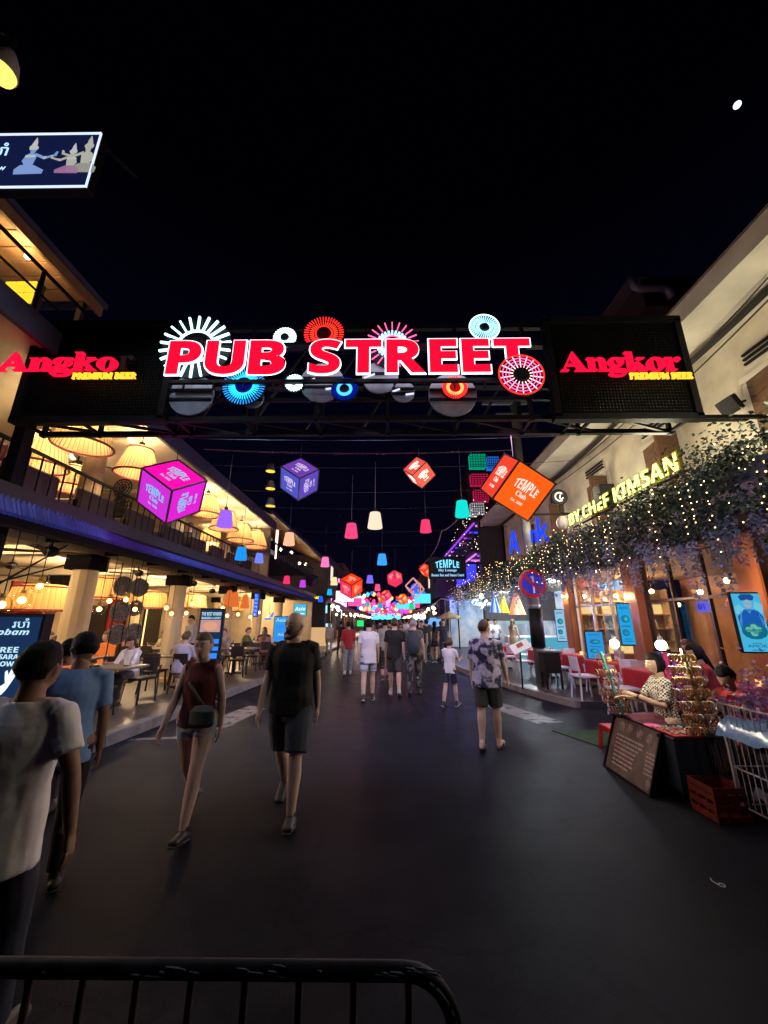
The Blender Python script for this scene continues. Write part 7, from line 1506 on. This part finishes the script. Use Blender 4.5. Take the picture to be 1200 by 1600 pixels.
person('person in a red vest numbered 8 bent over the flower cart', 3.8, 4.6, 0, 112, 1.5, 'brown', ((80, 85), (84, 85)), ((60, 6, 40), (55, 8, 50)), 12, (0, -16), sit=.53, build=.95, shirt=RV, sleeve=0, shorts=REDS, cut=1.2, sandal=SHB, hair=('mop', 'black'), vox=.011, extras=eight)
def cup(T, hd, A, J, fin): pass
person('person in a dark red top sitting at the near red table with long dark hair', 4.42, 5.75, .12, 70, 1.65, 'tan', ((84, 84), (84, 84)), ((30, 6, 60), (30, 6, 60)), 8, (0, -5), sit=.5, fem=True, shirt=cm('dark_red_top', (.3, .03, .03)), sleeve=.7, skirt=BLKT, sandal=SHB, hair=('long', 'black'), vox=.014)
person('person in a sand-coloured dress standing at the lit cafe counter', *at(801, 985, Y=16.6).xy[:], .12, -50, 1.62, 'tan', ((-4, 4), (5, 4)), ((20, 8, 60), (10, 8, 30)), 3, (0, 0), fem=True, shirt=KHAK, sleeve=.4, skirt=KHAK, sandal=SHB, hair=('long', 'brown'), vox=.015)
for k, px in enumerate((764, 774)): person('cafe worker behind the lit counter, ' + ['nearer the umbrella', 'nearer the pennants'][k], at(px, 982, Y=18.4).x, 18.4, .12, 170, 1.66, 'tan', ((0, 0), (0, 0)), ((25, 8, 70), (25, 8, 70)), 4, (0, -10), shirt=WT, shorts=NAVY, cut=1.9, shoes=(SHB, SOLB), hair=('short', 'black'), vox=.018)
# ---- seated diners on the left terrace: two figures, then copies in other clothes
DG = 'diners on the left terrace'
d1 = person('diner in a white blouse looking at a phone beside the bare table', -5.25, 8.35, .15, 178, 1.65, 'tan', ((84, 84), (80, 84)), ((38, 6, 62), (38, 6, 62)), 8, (4, -14), sit=.49, fem=True, shirt=WT, sleeve=1.4, skirt=CHAR, shoes=(SHB, SOLB), hair=('long', 'brown'), vox=.013, group=DG)
d2 = person('diner in a pale lilac shirt with a crossed strap, seen from behind', -4.7, 9.25, .15, -10, 1.76, 'fair', ((84, 84), (84, 84)), ((30, 8, 60), (34, 8, 55)), 6, (0, 0), sit=.49, build=1.08, shirt=cm('lilac_shirt', (.5, .48, .62)), sleeve=.8, shorts=KHAK, cut=.95, shoes=(SHB, SOLB), hair=('short', 'fair'), vox=.013, group=DG)
OLV, TEAL, ROSE = cm('olive2', (.14, .16, .07)), cm('teal', (.03, .14, .16)), cm('rose', (.4, .16, .17))
for src, x, y, z, t_, lb, sw in ((d1, -6.95, 6.9, .15, 190, 'diner in a teal blouse by the first stone column', {'cloth_white_tee': TEAL}), (d2, -6.9, 9.95, .15, 170, 'diner in an orange shirt behind the screen of discs', {'cloth_lilac_shirt': ORS}), (d1, -4.9, 10.75, .15, 200, 'diner in an olive blouse facing the street by the second column', {'cloth_white_tee': OLV}), (d2, -5.4, 13.3, .15, 175, 'diner in a grey shirt beside the burger kiosk', {'cloth_lilac_shirt': GRYS}),
        (d1, -4.5, 14.6, .15, 10, 'diner in a rose blouse past the burger kiosk', {'cloth_white_tee': ROSE}), (d2, -4.9, 15.95, .15, 185, 'diner in a black shirt past the burger kiosk', {'cloth_lilac_shirt': BLKT}), (d1, -4.5, 17.4, .15, 20, 'diner in a red blouse far along the terrace', {'cloth_white_tee': REDS}), (d2, -4.9, 18.75, .15, 180, 'diner in a white shirt far along the terrace', {'cloth_lilac_shirt': WT}), (d1, -7.4, 13.4, .15, 170, 'diner in a khaki blouse deep inside the dining room', {'cloth_white_tee': KHAK}),
        (d2, -5.9, 5.1, 3.3, 60, 'guest in a dark shirt at the balcony rail upstairs', {'cloth_lilac_shirt': MAR}), (d1, -6.1, 8.4, 3.3, 100, 'guest in a black blouse on the balcony past the magenta cube', {'cloth_white_tee': BLKT}), (d2, -6.1, 11.5, 3.3, 200, 'guest in a charcoal shirt farther along the balcony', {'cloth_lilac_shirt': CHAR}), (d1, -6.6, 8.1, .15, 80, 'diner in a navy blouse inside near the screen of discs', {'cloth_white_tee': NAVY}), (d2, -7.9, 9.2, .15, -90, 'diner in a teal shirt inside behind the screen of discs', {'cloth_lilac_shirt': TEAL}), (d1, -5.7, 12.6, .15, 265, 'diner in a pale khaki blouse at the wall side of the kiosk table', {'cloth_white_tee': KHAK}), (d2, -5.4, 15.2, .15, -90, 'diner in an olive shirt at the wall side past the kiosk', {'cloth_lilac_shirt': OLV}), (d1, -8.0, 12.2, .15, 265, 'diner in a rose blouse deep inside the dining room', {'cloth_white_tee': ROSE}), (d1, 5.55, 7.4, .12, 80, 'diner in a red blouse at the red table before the bar window', {'cloth_white_tee': REDS})):
    o = dup(src, (x, y, z), rad(t_), lb, DG, sw)
w1 = person('waiter in a black vest standing inside by the burger kiosk', -5.9, 12.0, .15, 150, 1.7, 'tan', ((0, 0), (4, 2)), ((20, 8, 70), (5, 8, 20)), 3, (10, -5), shirt=GRYS, sleeve=1.6, shorts=BLKT, cut=1.9, shoes=(SHB, SOLB), hair=('short', 'black'), vox=.014)
# ---- the crowd down the street: three walkers, copied in other clothes
CG = 'people in the crowd down the street'
c1 = person('person in a black shirt in the dark group by the cafe umbrella', *at(668, 1036, Z=.02).xy[:], 0, 10, 1.74, 'tan', ((-12, 6), (12, 8)), ((-6, 8, 12), (8, 8, 12)), 3, (0, 0), shirt=BLKT, shorts=NAVY, cut=1.9, shoes=(SHB, SOLB), hair=('short', 'black'), vox=.017, group=CG)
c2 = person('person with long hair in a dark top in the group by the cafe umbrella', *at(680, 1035, Z=.02).xy[:], 0, -20, 1.65, 'tan', ((10, 6), (-10, 12)), ((6, 8, 20), (-6, 8, 20)), 3, (10, 0), fem=True, shirt=CHAR, sleeve=.5, shorts=NAVY, cut=.6, shoes=(SHB, SOLW), hair=('long', 'black'), vox=.017, group=CG)
R.seed(91); nm = [('white', WT), ('black', BLKT), ('grey', GRYS), ('maroon', MAR), ('navy', NAVY), ('khaki', KHAK), ('rose', ROSE), ('teal', TEAL), ('charcoal', CHAR)]
spots = [(1.35, 16.2), (1.8, 18.6), (2.35, 17.2), (2.6, 19.6), (1.0, 17.8), (-3.0, 20.5), (-2.6, 22), (-1.9, 19.5), (.1, 17)] + [(R.uniform(-2.7, 2.9), R.uniform(20, 46)) for _ in range(44)]
for i, (x, y) in enumerate(spots):
    src = (c1, c2)[i % 2 if i > 2 else 0]; n_, m_ = nm[R.randrange(9)] if i > 3 else nm[(1, 8, 4, 1)[i]]; n2, m2 = R.choice([('dark', NAVY), ('khaki', KHAK), ('black', BLKT), ('pale', LJ)])
    w_ = 'by the cafe umbrella' if i < 5 else 'near the left kerb' if i < 8 else 'in the %s crowd' % ('nearer' if y < 26 else 'middle' if y < 35 else 'far')
    o = dup(src, (x, y, 0), rad(R.choice([R.uniform(-15, 15), R.uniform(165, 195)])), 'person in a %s %s and %s %s %s' % (n_, 'shirt' if src is c1 else 'top', n2, 'trousers' if src is c1 else 'shorts', w_), '%s %s %s' % (n_, n2, w_), {'cloth_black_tee': m_, 'cloth_charcoal': m_, 'cloth_navy': m2})
    k = R.uniform(.94, 1.05); o.scale = (k, k, k)
